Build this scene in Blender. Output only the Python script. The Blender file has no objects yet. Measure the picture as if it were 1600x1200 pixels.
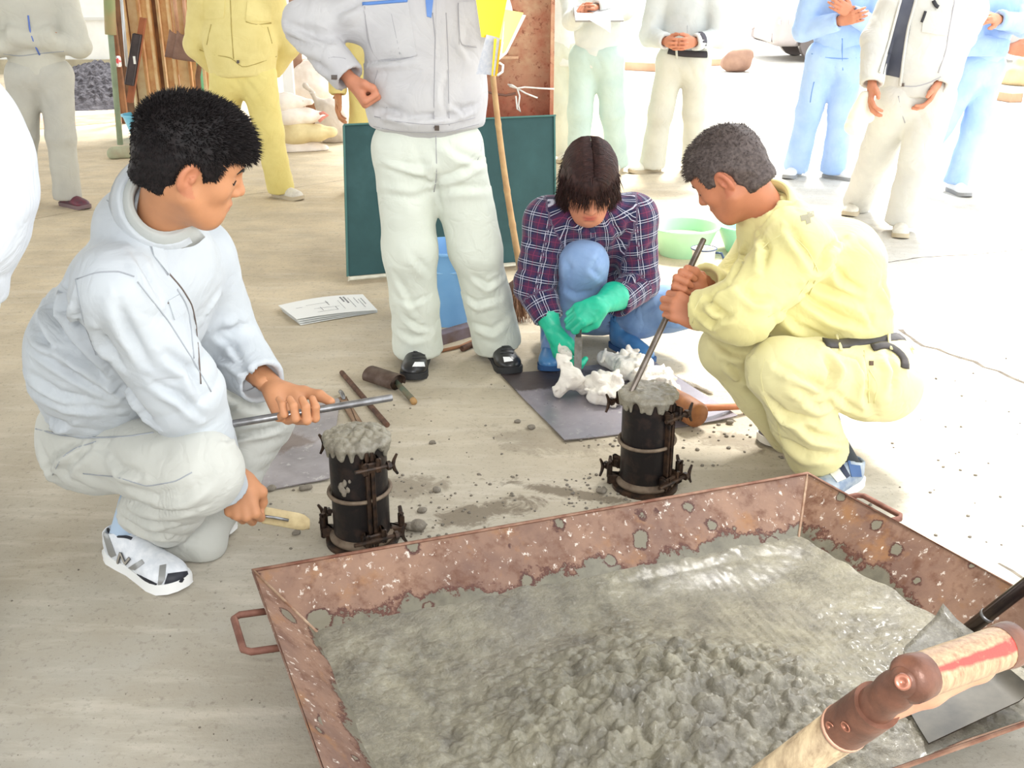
import bpy, math, random
import numpy as np
from mathutils import Vector, Matrix
from mathutils.bvhtree import BVHTree
from math import sin, cos, pi, radians

random.seed(7)
rng = np.random.default_rng(7)
C = bpy.context.scene.collection

# ------------------------------------------------------------------ camera, light, exposure
FPX = 1650.0
PIT = math.atan(650 / 1650)
HC = 1.42
cp, sp = cos(PIT), sin(PIT)
cam_d = bpy.data.cameras.new('camera')
cam_d.sensor_width = 36
cam_d.lens = FPX / 1600 * 36
cam_d.clip_start = 0.05
cam_d.clip_end = 300
cam = bpy.data.objects.new('camera', cam_d)
C.objects.link(cam)
cam.location = (0, 0, HC)
cam.rotation_euler = (pi / 2 - PIT, 0, 0)
bpy.context.scene.camera = cam

sc = bpy.context.scene
sc.view_settings.view_transform = 'Standard'
sc.view_settings.look = 'None'
sc.view_settings.gamma = 1
sc.view_settings.use_curve_mapping = False
sc.view_settings.exposure = 0.12
world = bpy.data.worlds.new('world')
sc.world = world
world.use_nodes = True
bg = world.node_tree.nodes['Background']
bg.inputs[0].default_value = (0.93, 0.97, 1.0, 1)
bg.inputs[1].default_value = 2.6

def light(name, kind, loc, energy, color=(1, 1, 1), rot=None, look=None, **kw):
    d = bpy.data.lights.new(name, kind)
    d.energy = energy
    d.color = color
    for k, v in kw.items():
        setattr(d, k, v)
    o = bpy.data.objects.new(name, d)
    C.objects.link(o)
    o.location = loc
    if look is not None:
        o.rotation_euler = (Vector(look) - Vector(loc)).to_track_quat('-Z', 'Y').to_euler()
    return o

light('sun', 'SUN', (5, 20, 20), 8.0, (1.0, 0.97, 0.92), look=(1.0, 9.0, 0), angle=radians(14))
# the camera's own flash, a little above the lens
light('camera_flash', 'AREA', (0.0, -0.35, 1.75), 30.0, (1.0, 0.98, 0.95), look=(0.0, 3.2, 0.3), shape='DISK', size=0.35)

# ------------------------------------------------------------------ picture <-> place helpers (used once, at build time)
def ray(px, py):
    u = (px - 800) / FPX
    v = (600 - py) / FPX
    return np.array([u, cp + v * sp, -sp + v * cp])

def W(px, py, Y):
    d = ray(px, py)
    return np.array([0, 0, HC]) + d * (Y / d[1])

def G(px, py, z=0.0):
    d = ray(px, py)
    return np.array([0, 0, HC]) + d * ((z - HC) / d[2])

def A(*v):
    return np.array(v, float)

def nrm(v):
    v = np.asarray(v, float)
    return v / (np.linalg.norm(v) + 1e-12)

def lerp(a, b, t):
    return a + (b - a) * t

def perp(v, a):
    """v made perpendicular to unit a"""
    v = np.asarray(v, float)
    return nrm(v - a * np.dot(v, a))

# ------------------------------------------------------------------ materials
def lin(c):
    r = []
    for x in c:
        x = x / 255.0
        r.append(x / 12.92 if x <= 0.04045 else ((x + 0.055) / 1.055) ** 2.4)
    return (*r, 1.0)

class NT:
    """small helper around a material's node tree"""
    def __init__(s, name):
        s.m = bpy.data.materials.new(name)
        s.m.use_nodes = True
        s.t = s.m.node_tree
        s.b = s.t.nodes['Principled BSDF']
        s.co = s.t.nodes.new('ShaderNodeTexCoord')
    def n(s, typ, ins=None, **kw):
        nd = s.t.nodes.new(typ)
        for k, v in kw.items():
            setattr(nd, k, v)
        for k, v in (ins or {}).items():
            s.put(nd.inputs[k], v)
        return nd
    def put(s, sock, v):
        if hasattr(v, 'is_output'):
            s.t.links.new(v, sock)
        elif isinstance(v, (tuple, list)) and len(v) == 3 and sock.type == 'RGBA':
            sock.default_value = (*v, 1)
        else:
            sock.default_value = v
    def noise(s, scale, det=4, rough=.55, vec=None, dist=0):
        return s.n('ShaderNodeTexNoise', {'Vector': vec or s.co.outputs['Object'], 'Scale': scale, 'Detail': det, 'Roughness': rough, 'Distortion': dist}).outputs[0]
    def ramp(s, v, a, b, lo=0., hi=1.):
        return s.n('ShaderNodeMapRange', {0: v, 1: a, 2: b, 3: lo, 4: hi}).outputs[0]
    def mix(s, f, a, b):
        nd = s.n('ShaderNodeMix', data_type='RGBA')
        s.put(nd.inputs[0], f)
        s.put(nd.inputs[6], a)
        s.put(nd.inputs[7], b)
        return nd.outputs[2]
    def math(s, op, a, b=0., c=0.):
        return s.n('ShaderNodeMath', {0: a, 1: b, 2: c}, operation=op).outputs[0]
    def bump(s, h, strength=.3, dist=.01, normal=None):
        nd = s.n('ShaderNodeBump', {'Height': h, 'Strength': strength, 'Distance': dist})
        if normal:
            s.put(nd.inputs['Normal'], normal)
        return nd.outputs[0]
    def out(s, color, rough=.7, metal=0., normal=None, spec=.5, **kw):
        s.put(s.b.inputs['Base Color'], color)
        s.put(s.b.inputs['Roughness'], rough)
        s.put(s.b.inputs['Metallic'], metal)
        s.put(s.b.inputs['Specular IOR Level'], spec)
        if normal:
            s.put(s.b.inputs['Normal'], normal)
        for k, v in kw.items():
            s.put(s.b.inputs[k], v)
        return s.m

MC = {}
def mat(name, c1, c2=None, sc=8, rough=.7, metal=0., bump=0., bsc=80, bd=.003, spec=.4, lo=.35, hi=.65, **kw):
    if name in MC:
        return MC[name]
    t = NT(name)
    col = lin(c1)
    if c2:
        col = t.mix(t.ramp(t.noise(sc, 5), lo, hi), lin(c1), lin(c2))
    nm = t.bump(t.noise(bsc, 4), bump, bd) if bump else None
    MC[name] = t.out(col, rough, metal, nm, spec, **kw)
    return MC[name]

def cloth(name, c, c2=None, wr=.5, rough=.9, fold=9):
    """woven cotton: slight tone change, soft creases and a fine weave"""
    if name in MC:
        return MC[name]
    t = NT(name)
    c2 = c2 or tuple(int(x * .93) for x in c)
    col = t.mix(t.ramp(t.noise(5, 4), .4, .7), lin(c), lin(c2))
    n1 = t.noise(fold, 3, .5, dist=.9)
    ridge = t.math('ABSOLUTE', t.math('SUBTRACT', n1, .5))
    b1 = t.bump(t.ramp(ridge, 0, .12), wr * .4, .006)
    b2 = t.bump(t.noise(420, 2), .12, .0012, b1)
    MC[name] = t.out(col, rough, 0, b2, .2, **{'Sheen Weight': .15})
    return MC[name]

# ------------------------------------------------------------------ object helpers
def link(o, parent=None):
    C.objects.link(o)
    if parent is not None:
        o.parent = parent
    return o

def wloc(o):
    v = np.zeros(3)
    while o is not None:
        v = v + np.array(o.location)
        o = o.parent
    return v

def tag(o, label=None, cat=None, group=None, kind=None):
    if label:
        o['label'] = label
    if cat:
        o['category'] = cat
    if group:
        o['group'] = group
    if kind:
        o['kind'] = kind
    return o

def thing(name, loc, label, cat, group=None):
    o = bpy.data.objects.new(name, None)
    o.empty_display_size = .05
    link(o)
    o.location = tuple(loc)
    return tag(o, label, cat, group)

def mesh_data(name, V, F, mats, smooth=True, mi=None):
    me = bpy.data.meshes.new(name)
    V = np.asarray(V, np.float32)
    if isinstance(F, np.ndarray) and F.ndim == 2:
        k = F.shape[1]
        me.vertices.add(len(V))
        me.vertices.foreach_set('co', V.ravel())
        me.loops.add(F.size)
        me.loops.foreach_set('vertex_index', F.astype(np.int32).ravel())
        me.polygons.add(len(F))
        me.polygons.foreach_set('loop_start', np.arange(0, F.size, k, dtype=np.int32))
        me.update(calc_edges=True)
    else:
        me.from_pydata([tuple(map(float, v)) for v in V], [], [tuple(int(i) for i in f) for f in F])
        me.update()
    for m in (mats if isinstance(mats, (list, tuple)) else [mats]):
        me.materials.append(m)
    me.polygons.foreach_set('use_smooth', [bool(smooth)] * len(me.polygons))
    if mi is not None:
        me.polygons.foreach_set('material_index', np.asarray(mi, np.int32))
    me.update()
    return me

def mk(name, V, F, mats, parent=None, loc=None, smooth=True, mi=None, sharp=None):
    """one mesh object; V in world coordinates"""
    V = np.asarray(V, float)
    base = wloc(parent) if parent is not None else (np.asarray(loc, float) if loc is not None else np.array([V[:, 0].mean(), V[:, 1].mean(), V[:, 2].min()]))
    me = mesh_data(name, V - base, F, mats, smooth, mi)
    if sharp is not None:
        try:
            me.set_sharp_from_angle(angle=radians(sharp))
        except Exception:
            pass
    o = bpy.data.objects.new(name, me)
    link(o, parent)
    if parent is None:
        o.location = tuple(base)
    return o

def frame_from(axis, ref=(0, 0, 1)):
    a = nrm(axis)
    r = np.asarray(ref, float)
    if abs(np.dot(a, r)) > .95:
        r = np.array([1., 0, 0]) if abs(a[0]) < .9 else np.array([0, 1., 0])
    x = nrm(np.cross(r, a))
    y = np.cross(a, x)
    return x, y, a

class MB:
    """collects boxes, tubes, lathes and grids into one mesh"""
    def __init__(s):
        s.V = []
        s.F = []
        s.I = []
        s.cur = 0
    def add(s, V, F):
        b = len(s.V)
        s.V.extend([tuple(map(float, v)) for v in V])
        s.F.extend([tuple(int(i) + b for i in f) for f in F])
        s.I.extend([s.cur] * len(F))
        return s
    def box(s, c, half, X=(1, 0, 0), Y=(0, 1, 0), Z=(0, 0, 1), bev=.0, taper=1.):
        c = np.asarray(c, float)
        X, Y, Z = nrm(X), nrm(Y), nrm(Z)
        hx, hy, hz = half
        if bev <= 0:
            V = [c + X * (i * hx * (taper if k > 0 else 1)) + Y * (j * hy * (taper if k > 0 else 1)) + Z * (k * hz) for k in (-1, 1) for j in (-1, 1) for i in (-1, 1)]
            return s.add(V, [(0, 2, 3, 1), (4, 5, 7, 6), (0, 1, 5, 4), (2, 6, 7, 3), (0, 4, 6, 2), (1, 3, 7, 5)])
        b = min(bev, hx * .9, hy * .9, hz * .9)
        rings = [(-hz, -b), (-hz + b, 0), (hz - b, 0), (hz, -b)]
        V = []
        for z, dd in rings:
            for (i, j) in ((-1, -1), (1, -1), (1, 1), (-1, 1)):
                for (p, q) in (((hx + dd), (hy + dd - b)), ((hx + dd - b), (hy + dd))) if i * j < 0 else (((hx + dd - b), (hy + dd)), ((hx + dd), (hy + dd - b))):
                    V.append(c + X * (i * p) + Y * (j * q) + Z * z)
        F = []
        for r in range(3):
            for k in range(8):
                F.append((r * 8 + k, r * 8 + (k + 1) % 8, (r + 1) * 8 + (k + 1) % 8, (r + 1) * 8 + k))
        F.append(tuple(range(7, -1, -1)))
        F.append(tuple(range(24, 32)))
        return s.add(V, F)
    def tube(s, pts, rs, n=10, caps=True, closed=False, flat=None, ff=1.):
        pts = [np.asarray(p, float) for p in pts]
        m = len(pts)
        if not hasattr(rs, '__len__'):
            rs = [rs] * m
        V = []
        tp = None
        x = None
        for i, p in enumerate(pts):
            if closed:
                t = nrm(pts[(i + 1) % m] - pts[i - 1])
            else:
                t = nrm(pts[min(i + 1, m - 1)] - pts[max(i - 1, 0)])
            if flat is not None:
                y = perp(flat, t)
                x = np.cross(y, t)
            elif x is None:
                x, y, _ = frame_from(t)
            else:
                x = perp(x, t)
                y = np.cross(t, x)
            for k in range(n):
                a = 2 * pi * k / n
                V.append(p + x * (rs[i] * cos(a)) + y * (rs[i] * ff * sin(a)))
        F = []
        for i in range(m if closed else m - 1):
            for k in range(n):
                j = (i + 1) % m
                F.append((i * n + k, i * n + (k + 1) % n, j * n + (k + 1) % n, j * n + k))
        if caps and not closed:
            F.append(tuple(range(n - 1, -1, -1)))
            F.append(tuple((m - 1) * n + k for k in range(n)))
        return s.add(V, F)
    def lathe(s, prof, c, n=32, X=(1, 0, 0), Y=(0, 1, 0), Z=(0, 0, 1), a0=0., a1=2 * pi, close=True):
        """prof: list of (radius, height)"""
        c = np.asarray(c, float)
        X, Y, Z = nrm(X), nrm(Y), nrm(Z)
        full = abs(a1 - a0 - 2 * pi) < 1e-6
        m = n if full else n + 1
        V = []
        for r, z in prof:
            for k in range(m):
                a = a0 + (a1 - a0) * k / n
                V.append(c + X * (r * cos(a)) + Y * (r * sin(a)) + Z * z)
        F = []
        for i in range(len(prof) - 1):
            for k in range(n):
                q = (k + 1) % m
                F.append((i * m + k, i * m + q, (i + 1) * m + q, (i + 1) * m + k))
        if full and close:
            if prof[0][0] > 1e-4:
                F.append(tuple(range(m - 1, -1, -1)))
            if prof[-1][0] > 1e-4:
                F.append(tuple((len(prof) - 1) * m + k for k in range(m)))
        return s.add(V, F)
    def grid(s, P, flip=False):
        """P: array (nu, nv, 3)"""
        nu, nv = P.shape[:2]
        F = []
        for i in range(nu - 1):
            for j in range(nv - 1):
                f = (i * nv + j, (i + 1) * nv + j, (i + 1) * nv + j + 1, i * nv + j + 1)
                F.append(f[::-1] if flip else f)
        return s.add(P.reshape(-1, 3), F)
    def slab(s, P, N, t):
        """grid P thickened by -N*t with closed edges"""
        nu, nv = P.shape[:2]
        Q = P - N * t
        b = len(s.V)
        V = np.concatenate([P.reshape(-1, 3), Q.reshape(-1, 3)])
        o = nu * nv
        F = []
        for i in range(nu - 1):
            for j in range(nv - 1):
                f = (i * nv + j, (i + 1) * nv + j, (i + 1) * nv + j + 1, i * nv + j + 1)
                F.append(f)
                F.append(tuple(k + o for k in f[::-1]))
        per = [(i, 0) for i in range(nu)] + [(nu - 1, j) for j in range(1, nv)] + [(i, nv - 1) for i in range(nu - 2, -1, -1)] + [(0, j) for j in range(nv - 2, 0, -1)]
        ids = [i * nv + j for i, j in per]
        for k in range(len(ids)):
            a_, b_ = ids[k], ids[(k + 1) % len(ids)]
            F.append((b_, a_, a_ + o, b_ + o))
        return s.add(V, F)
    def poly(s, pts, z0, z1, axis=2):
        """vertical prism over a 2-D outline"""
        n = len(pts)
        V = [(p[0], p[1], z0) for p in pts] + [(p[0], p[1], z1) for p in pts]
        F = [tuple(range(n - 1, -1, -1)), tuple(range(n, 2 * n))] + [(i, (i + 1) % n, n + (i + 1) % n, n + i) for i in range(n)]
        return s.add(V, F)
    def build(s, name, m, parent=None, smooth=False, loc=None, sharp=None):
        return mk(name, s.V, s.F, m, parent, loc, smooth, s.I if isinstance(m, (list, tuple)) else None, sharp)

def part(name, mb, m, parent, smooth=False, label=None, sharp=None, kind=None):
    o = mb.build(name, m, parent, smooth, sharp=sharp)
    if label:
        o['label'] = label
    if kind:
        o['kind'] = kind
    return o

def single(name, mb, m, label, cat, smooth=False, group=None, kind=None, sharp=None):
    return tag(mb.build(name, m, None, smooth, sharp=sharp), label, cat, group, kind)

# ------------------------------------------------------------------ noise
def nz(P, scale, seed=0, octv=3, gain=.5):
    """smooth value noise from warped sines, about -1..1"""
    r = np.random.default_rng(seed)
    P = np.asarray(P, np.float32) * scale
    out = np.zeros(len(P), np.float32)
    amp, tot = 1., 0.
    for o in range(octv):
        acc = np.zeros(len(P), np.float32)
        for k in range(5):
            d = r.normal(size=3)
            d = d / np.linalg.norm(d)
            e = r.normal(size=3)
            acc += np.sin(P @ d.astype(np.float32) * 2.1 + r.uniform(0, 6.3) + 1.3 * np.sin(P @ e.astype(np.float32) * .9 + r.uniform(0, 6.3)))
        out += amp * acc / 3.2
        tot += amp
        amp *= gain
        P = P * 2.03
    return out / tot

def cell(x, y, seed=0):
    """2-D cellular noise: distance to nearest jittered point, and that cell's random value"""
    ix, iy = np.floor(x).astype(int), np.floor(y).astype(int)
    best = np.full(x.shape, 9.)
    val = np.zeros(x.shape)
    for dx in (-1, 0, 1):
        for dy in (-1, 0, 1):
            cx, cy = ix + dx, iy + dy
            h = (cx * 374761393 + cy * 668265263 + seed * 974634777) & 0x7fffffff
            h = ((h ^ (h >> 13)) * 1274126177) & 0x7fffffff
            a = (h & 1023) / 1023.
            b = ((h >> 10) & 1023) / 1023.
            d = np.hypot(cx + a - x, cy + b - y)
            w = d < best
            best = np.where(w, d, best)
            val = np.where(w, ((h >> 20) & 255) / 255., val)
    return best, val

# ------------------------------------------------------------------ implicit surfaces
class Sd:
    def __init__(s, h=.008):
        s.h = h
        s.pr = []
    def cap(s, a, ra, b, rb, k=.03, op='u', fd=None, ff=1., fe=False, fs=False):
        s.pr.append(('c', np.asarray(a, float), ra, np.asarray(b, float), rb, k, op, fd, ff, fe, fs))
        return s
    def tube(s, pts, rs, k=.03, op='u', fd=None, ff=1., fe=False, fs=False):
        n = len(pts)
        for i in range(n - 1):
            s.cap(pts[i], rs[i], pts[i + 1], rs[i + 1], k, op, fd, ff, fe and i == n - 2, fs and i == 0)
        return s
    def ell(s, c, r, M=None, k=.02, op='u'):
        s.pr.append(('e', np.asarray(c, float), np.asarray(r, float), M, k, op))
        return s
    def box(s, c, hf, M=None, rd=.01, k=.01, op='u'):
        s.pr.append(('b', np.asarray(c, float), np.asarray(hf, float), M, rd, k, op))
        return s
    def bounds(s):
        lo = np.full(3, 1e9)
        hi = -lo
        for p in s.pr:
            op = p[6] if p[0] != 'e' else p[5]
            if op != 'u':
                continue
            if p[0] == 'c':
                m = max(p[2], p[4])
                l_, h_ = np.minimum(p[1], p[3]) - m, np.maximum(p[1], p[3]) + m
            elif p[0] == 'e':
                m = p[2].max()
                l_, h_ = p[1] - m, p[1] + m
            else:
                m = np.linalg.norm(p[2]) + p[4]
                l_, h_ = p[1] - m, p[1] + m
            lo, hi = np.minimum(lo, l_), np.maximum(hi, h_)
        return lo, hi
    def run(s, smooth=1):
        h = s.h
        lo, hi = s.bounds()
        lo = lo - 3 * h
        n = np.ceil((hi + 3 * h - lo) / h).astype(int) + 1
        D = np.full(n, 1., np.float32)
        ax = [(lo[i] + h * np.arange(n[i])).astype(np.float32) for i in range(3)]
        for p in s.pr:
            if p[0] == 'c':
                _, a, ra, b, rb, k, op, fd, ff, fe, fs = p
                m = max(ra, rb) * max(1, 1. / ff if ff > 1 else 1) * max(1, ff)
                l_, h_ = np.minimum(a, b) - m, np.maximum(a, b) + m
            elif p[0] == 'e':
                _, c, r, M, k, op = p
                m = r.max()
                l_, h_ = c - m, c + m
            else:
                _, c, hf, M, rd, k, op = p
                m = np.linalg.norm(hf) + rd
                l_, h_ = c - m, c + m
            mg = k + 2.5 * h
            i0 = np.clip(np.floor((l_ - mg - lo) / h).astype(int), 0, n)
            i1 = np.clip(np.ceil((h_ + mg - lo) / h).astype(int) + 1, 0, n)
            if (i1 <= i0).any():
                continue
            sl = tuple(slice(i0[i], i1[i]) for i in range(3))
            x = ax[0][sl[0]][:, None, None]
            y = ax[1][sl[1]][None, :, None]
            z = ax[2][sl[2]][None, None, :]
            if p[0] == 'c':
                ab = b - a
                L2 = float(ab @ ab) + 1e-12
                L = math.sqrt(L2)
                px, py, pz = x - a[0], y - a[1], z - a[2]
                t = (px * ab[0] + py * ab[1] + pz * ab[2]) / L2
                tc = np.clip(t, 0, 1)
                tq = t if (fe and fs) else (np.maximum(t, 0) if fe else (np.minimum(t, 1) if fs else tc))
                qx, qy, qz = px - tq * ab[0], py - tq * ab[1], pz - tq * ab[2]
                if fd is not None and ff != 1.:
                    f = perp(fd, ab / L)
                    c_ = (qx * f[0] + qy * f[1] + qz * f[2]) * (1. / ff - 1)
                    qx, qy, qz = qx + f[0] * c_, qy + f[1] * c_, qz + f[2] * c_
                d = np.sqrt(qx * qx + qy * qy + qz * qz) - (ra + (rb - ra) * tc)
                if ff < 1:
                    d = d * (.5 + .5 * ff)
                if fe:
                    d = np.maximum(d, (t - 1) * L)
                if fs:
                    d = np.maximum(d, -t * L)
            elif p[0] == 'e':
                px, py, pz = x - c[0], y - c[1], z - c[2]
                if M is not None:
                    px, py, pz = [px * M[j][0] + py * M[j][1] + pz * M[j][2] for j in range(3)]
                k0 = np.sqrt((px / r[0]) ** 2 + (py / r[1]) ** 2 + (pz / r[2]) ** 2)
                k1 = np.sqrt((px / r[0] ** 2) ** 2 + (py / r[1] ** 2) ** 2 + (pz / r[2] ** 2) ** 2) + 1e-6
                d = k0 * (k0 - 1) / k1
                d = np.where(k0 < .3, -float(r.min()) * .7, d)
            else:
                px, py, pz = x - c[0], y - c[1], z - c[2]
                if M is not None:
                    px, py, pz = [px * M[j][0] + py * M[j][1] + pz * M[j][2] for j in range(3)]
                ex, ey, ez = np.abs(px) - hf[0] + rd, np.abs(py) - hf[1] + rd, np.abs(pz) - hf[2] + rd
                d = np.sqrt(np.maximum(ex, 0) ** 2 + np.maximum(ey, 0) ** 2 + np.maximum(ez, 0) ** 2) + np.minimum(np.maximum(np.maximum(ex, ey), ez), 0) - rd
            d = d.astype(np.float32)
            cur = D[sl]
            if op == 'u':
                hh = np.clip(.5 + .5 * (cur - d) / k, 0, 1)
                D[sl] = cur + (d - cur) * hh - k * hh * (1 - hh)
            elif op == 's':
                d = -d
                hh = np.clip(.5 - .5 * (cur - d) / k, 0, 1)
                D[sl] = cur + (d - cur) * hh + k * hh * (1 - hh)
        V, Fc = nets(D, lo, h)
        if smooth:
            V = relax(V, Fc, smooth)
        return V, Fc

def nets(D, lo, h):
    S = D < 0
    S[0] = S[-1] = False
    S[:, 0] = S[:, -1] = False
    S[:, :, 0] = S[:, :, -1] = False
    cs = [(i, j, k) for i in (0, 1) for j in (0, 1) for k in (0, 1)]
    nx, ny, nz_ = D.shape
    def sub(X, c):
        return X[c[0]:nx - 1 + c[0], c[1]:ny - 1 + c[1], c[2]:nz_ - 1 + c[2]]
    cnt = np.zeros((nx - 1, ny - 1, nz_ - 1), np.int8)
    for c in cs:
        cnt += sub(S, c)
    act = np.argwhere((cnt > 0) & (cnt < 8))
    idx = np.full(cnt.shape, -1, np.int32)
    idx[act[:, 0], act[:, 1], act[:, 2]] = np.arange(len(act))
    P = np.zeros((len(act), 3))
    N = np.zeros(len(act))
    vals = {c: D[act[:, 0] + c[0], act[:, 1] + c[1], act[:, 2] + c[2]] for c in cs}
    sg = {c: S[act[:, 0] + c[0], act[:, 1] + c[1], act[:, 2] + c[2]] for c in cs}
    for a in cs:
        for d in range(3):
            if a[d]:
                continue
            b = list(a)
            b[d] = 1
            b = tuple(b)
            m = sg[a] != sg[b]
            va, vb = vals[a], vals[b]
            t = np.clip(va / np.where(np.abs(va - vb) < 1e-9, 1e-9, va - vb), 0, 1)
            q = np.tile(np.array(a, float), (len(act), 1))
            q[:, d] = t
            P[m] += q[m]
            N[m] += 1
    P = (P / np.maximum(N, 1)[:, None] + act) * h + lo
    F = []
    for d in range(3):
        a, b = (d + 1) % 3, (d + 2) % 3
        s0 = [slice(None)] * 3
        s1 = [slice(None)] * 3
        s0[d] = slice(0, -1)
        s1[d] = slice(1, None)
        e = S[tuple(s0)] != S[tuple(s1)]
        w = np.argwhere(e)
        ok = (w[:, a] > 0) & (w[:, b] > 0) & (w[:, a] < D.shape[a] - 1) & (w[:, b] < D.shape[b] - 1)
        w = w[ok]
        ins = S[w[:, 0], w[:, 1], w[:, 2]]
        def at(da, db):
            q = w.copy()
            q[:, a] += da
            q[:, b] += db
            return idx[q[:, 0], q[:, 1], q[:, 2]]
        Q = np.stack([at(-1, -1), at(0, -1), at(0, 0), at(-1, 0)], 1)
        Q[~ins] = Q[~ins][:, ::-1]
        F.append(Q)
    F = np.concatenate(F)
    F = F[(F >= 0).all(1)]
    return P, F

def relax(V, F, it=1, w=.5):
    for _ in range(it):
        acc = np.zeros_like(V)
        n = np.zeros(len(V))
        for i in range(4):
            a, b = F[:, i], F[:, (i + 1) % 4]
            for k in range(3):
                acc[:, k] += np.bincount(a, V[b, k], len(V)) + np.bincount(b, V[a, k], len(V))
            n += np.bincount(a, minlength=len(V)) + np.bincount(b, minlength=len(V))
        V = V * (1 - w) + w * acc / np.maximum(n, 1)[:, None]
    return V

def vnormals(V, F):
    fn = np.cross(V[F[:, 2]] - V[F[:, 0]], V[F[:, 3]] - V[F[:, 1]])
    N = np.zeros_like(V)
    for i in range(4):
        for k in range(3):
            N[:, k] += np.bincount(F[:, i], fn[:, k], len(V))
    return N / (np.linalg.norm(N, axis=1)[:, None] + 1e-12)

def creases(V, F, amp=.003, sc=9., seed=1, folds=()):
    """push cloth in and out: general rumple and bands of folds around the joints"""
    N = vnormals(V, F)
    d = amp * nz(V, sc, seed, 3)
    r = 1 - np.abs(nz(V, sc * 1.3, seed + 5, 2)) * 1.6
    d += amp * 1.0 * np.clip(r, -1, 1)
    for k, (c, R, ax, am, lam) in enumerate(folds):
        q = V - np.asarray(c)
        m = (q ** 2).sum(1) < (2.4 * R) ** 2
        if not m.any():
            continue
        q, Vm = q[m], V[m]
        w = np.exp(-(q ** 2).sum(1) / R ** 2)
        ph = (q @ nrm(ax)) / (lam * 1.5) * 2 * pi + 3.4 * nz(Vm, 4.5, seed + 9 + k, 2)
        s_ = np.abs(np.sin(ph * .5))
        mod = np.clip(.55 + .9 * nz(Vm, 9., seed + 31 + k, 2), 0, 1.3)
        d[m] += 1.9 * am * w * mod * (1.1 * s_ ** .8 - .75)
    return V + N * d[:, None]

def zl(x0, y0, k, *lines):
    """crease lines measured on an enlarged detail -> picture coordinates"""
    return [[(x / k + x0, y / k + y0) for x, y in ln] for ln in lines]

def press(V, F, lines, w=.011, dp=.009, seed=3):
    """sharp folds: every line presses a valley into the cloth and raises a soft ridge on one side"""
    sf = Surf((V, F))
    N = vnormals(V, F)
    d = np.zeros(len(V))
    r = random.Random(seed)
    for ln in lines:
        P = []
        for (xa, ya), (xb, yb) in zip(ln[:-1], ln[1:]):
            m = max(2, int(math.hypot(xb - xa, yb - ya) / 5))
            P += [(xa + (xb - xa) * i / m, ya + (yb - ya) * i / m) for i in range(m)]
        P.append(ln[-1])
        H_ = [h for h in (sf.hit(*q) for q in P) if h]
        if len(H_) < 3:
            continue
        Q = np.array([h[0] for h in H_])
        nn = nrm(np.mean([h[1] for h in H_], axis=0))
        lo, hi = Q.min(0) - .05, Q.max(0) + .05
        m = ((V > lo) & (V < hi)).all(1) & (N @ nn > -.1)
        if not m.any():
            continue
        Vm = V[m]
        D2 = ((Vm[:, None, :] - Q[None]) ** 2).sum(2)
        j = D2.argmin(1)
        dist = np.sqrt(D2[np.arange(len(Vm)), j])
        t = j / (len(Q) - 1)
        tg = Q[np.minimum(j + 1, len(Q) - 1)] - Q[np.maximum(j - 1, 0)]
        side = np.sign((np.cross(tg, nn) * (Vm - Q[j])).sum(1))
        env = np.sin(np.pi * np.clip(t, .04, .96)) ** .6
        a, ww = dp * r.uniform(.7, 1.25), w * r.uniform(.8, 1.3)
        off = dist * side
        d[m] += env * a * (-np.exp(-(off / ww) ** 2) + .85 * np.exp(-((off - 1.9 * ww) / (1.3 * ww)) ** 2))
    return V + N * d[:, None]

# ------------------------------------------------------------------ seams, pockets and marks laid on a built surface
class Surf:
    """rays from the photograph's viewpoint find where on a built surface a seam or pocket goes; the piece is then real geometry there"""
    def __init__(s, *vf):
        s.t = []
        for V, F in vf:
            s.t.append(BVHTree.FromPolygons([tuple(v) for v in V], [tuple(int(i) for i in f) for f in F]))
    def hit(s, px, py):
        d = Vector(nrm(ray(px, py)))
        best = None
        for t in s.t:
            p, n, i, ds = t.ray_cast(Vector((0, 0, HC)), d)
            if p is not None and (best is None or ds < best[2]):
                best = (np.array(p), np.array(n), ds)
        if best is None:
            return None
        n = best[1]
        if np.dot(n, np.array(d)) > 0:
            n = -n
        return best[0], nrm(n - .25 * np.array(d))

def patch(sf, c4, off=.004, nu=9, nv=9):
    """a thin raised piece (pocket, flap, logo) on the surface inside four picture points"""
    a, b, c, d = [np.array(p, float) for p in c4]
    P = np.full((nu, nv, 3), np.nan)
    N = np.zeros((nu, nv, 3))
    for i in range(nu):
        for j in range(nv):
            u, v = i / (nu - 1), j / (nv - 1)
            q = (a * (1 - u) + b * u) * (1 - v) + (d * (1 - u) + c * u) * v
            r = sf.hit(*q)
            if r:
                P[i, j], N[i, j] = r
    if np.isnan(P).all():
        return None
    # fill misses from neighbours
    for _ in range(nu + nv):
        m = np.isnan(P[..., 0])
        if not m.any():
            break
        for i, j in np.argwhere(m):
            for di, dj in ((1, 0), (-1, 0), (0, 1), (0, -1)):
                ii, jj = i + di, j + dj
                if 0 <= ii < nu and 0 <= jj < nv and not np.isnan(P[ii, jj, 0]):
                    P[i, j], N[i, j] = P[ii, jj] + 1e-4, N[ii, jj]
                    break
    Nm = nrm(np.nanmean(N.reshape(-1, 3), axis=0))
    N = N * .4 + Nm * .6
    N /= np.linalg.norm(N, axis=2)[..., None] + 1e-9
    mb = MB()
    mb.slab((P + N * off)[::-1], N[::-1], off + .004)
    return mb

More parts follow.
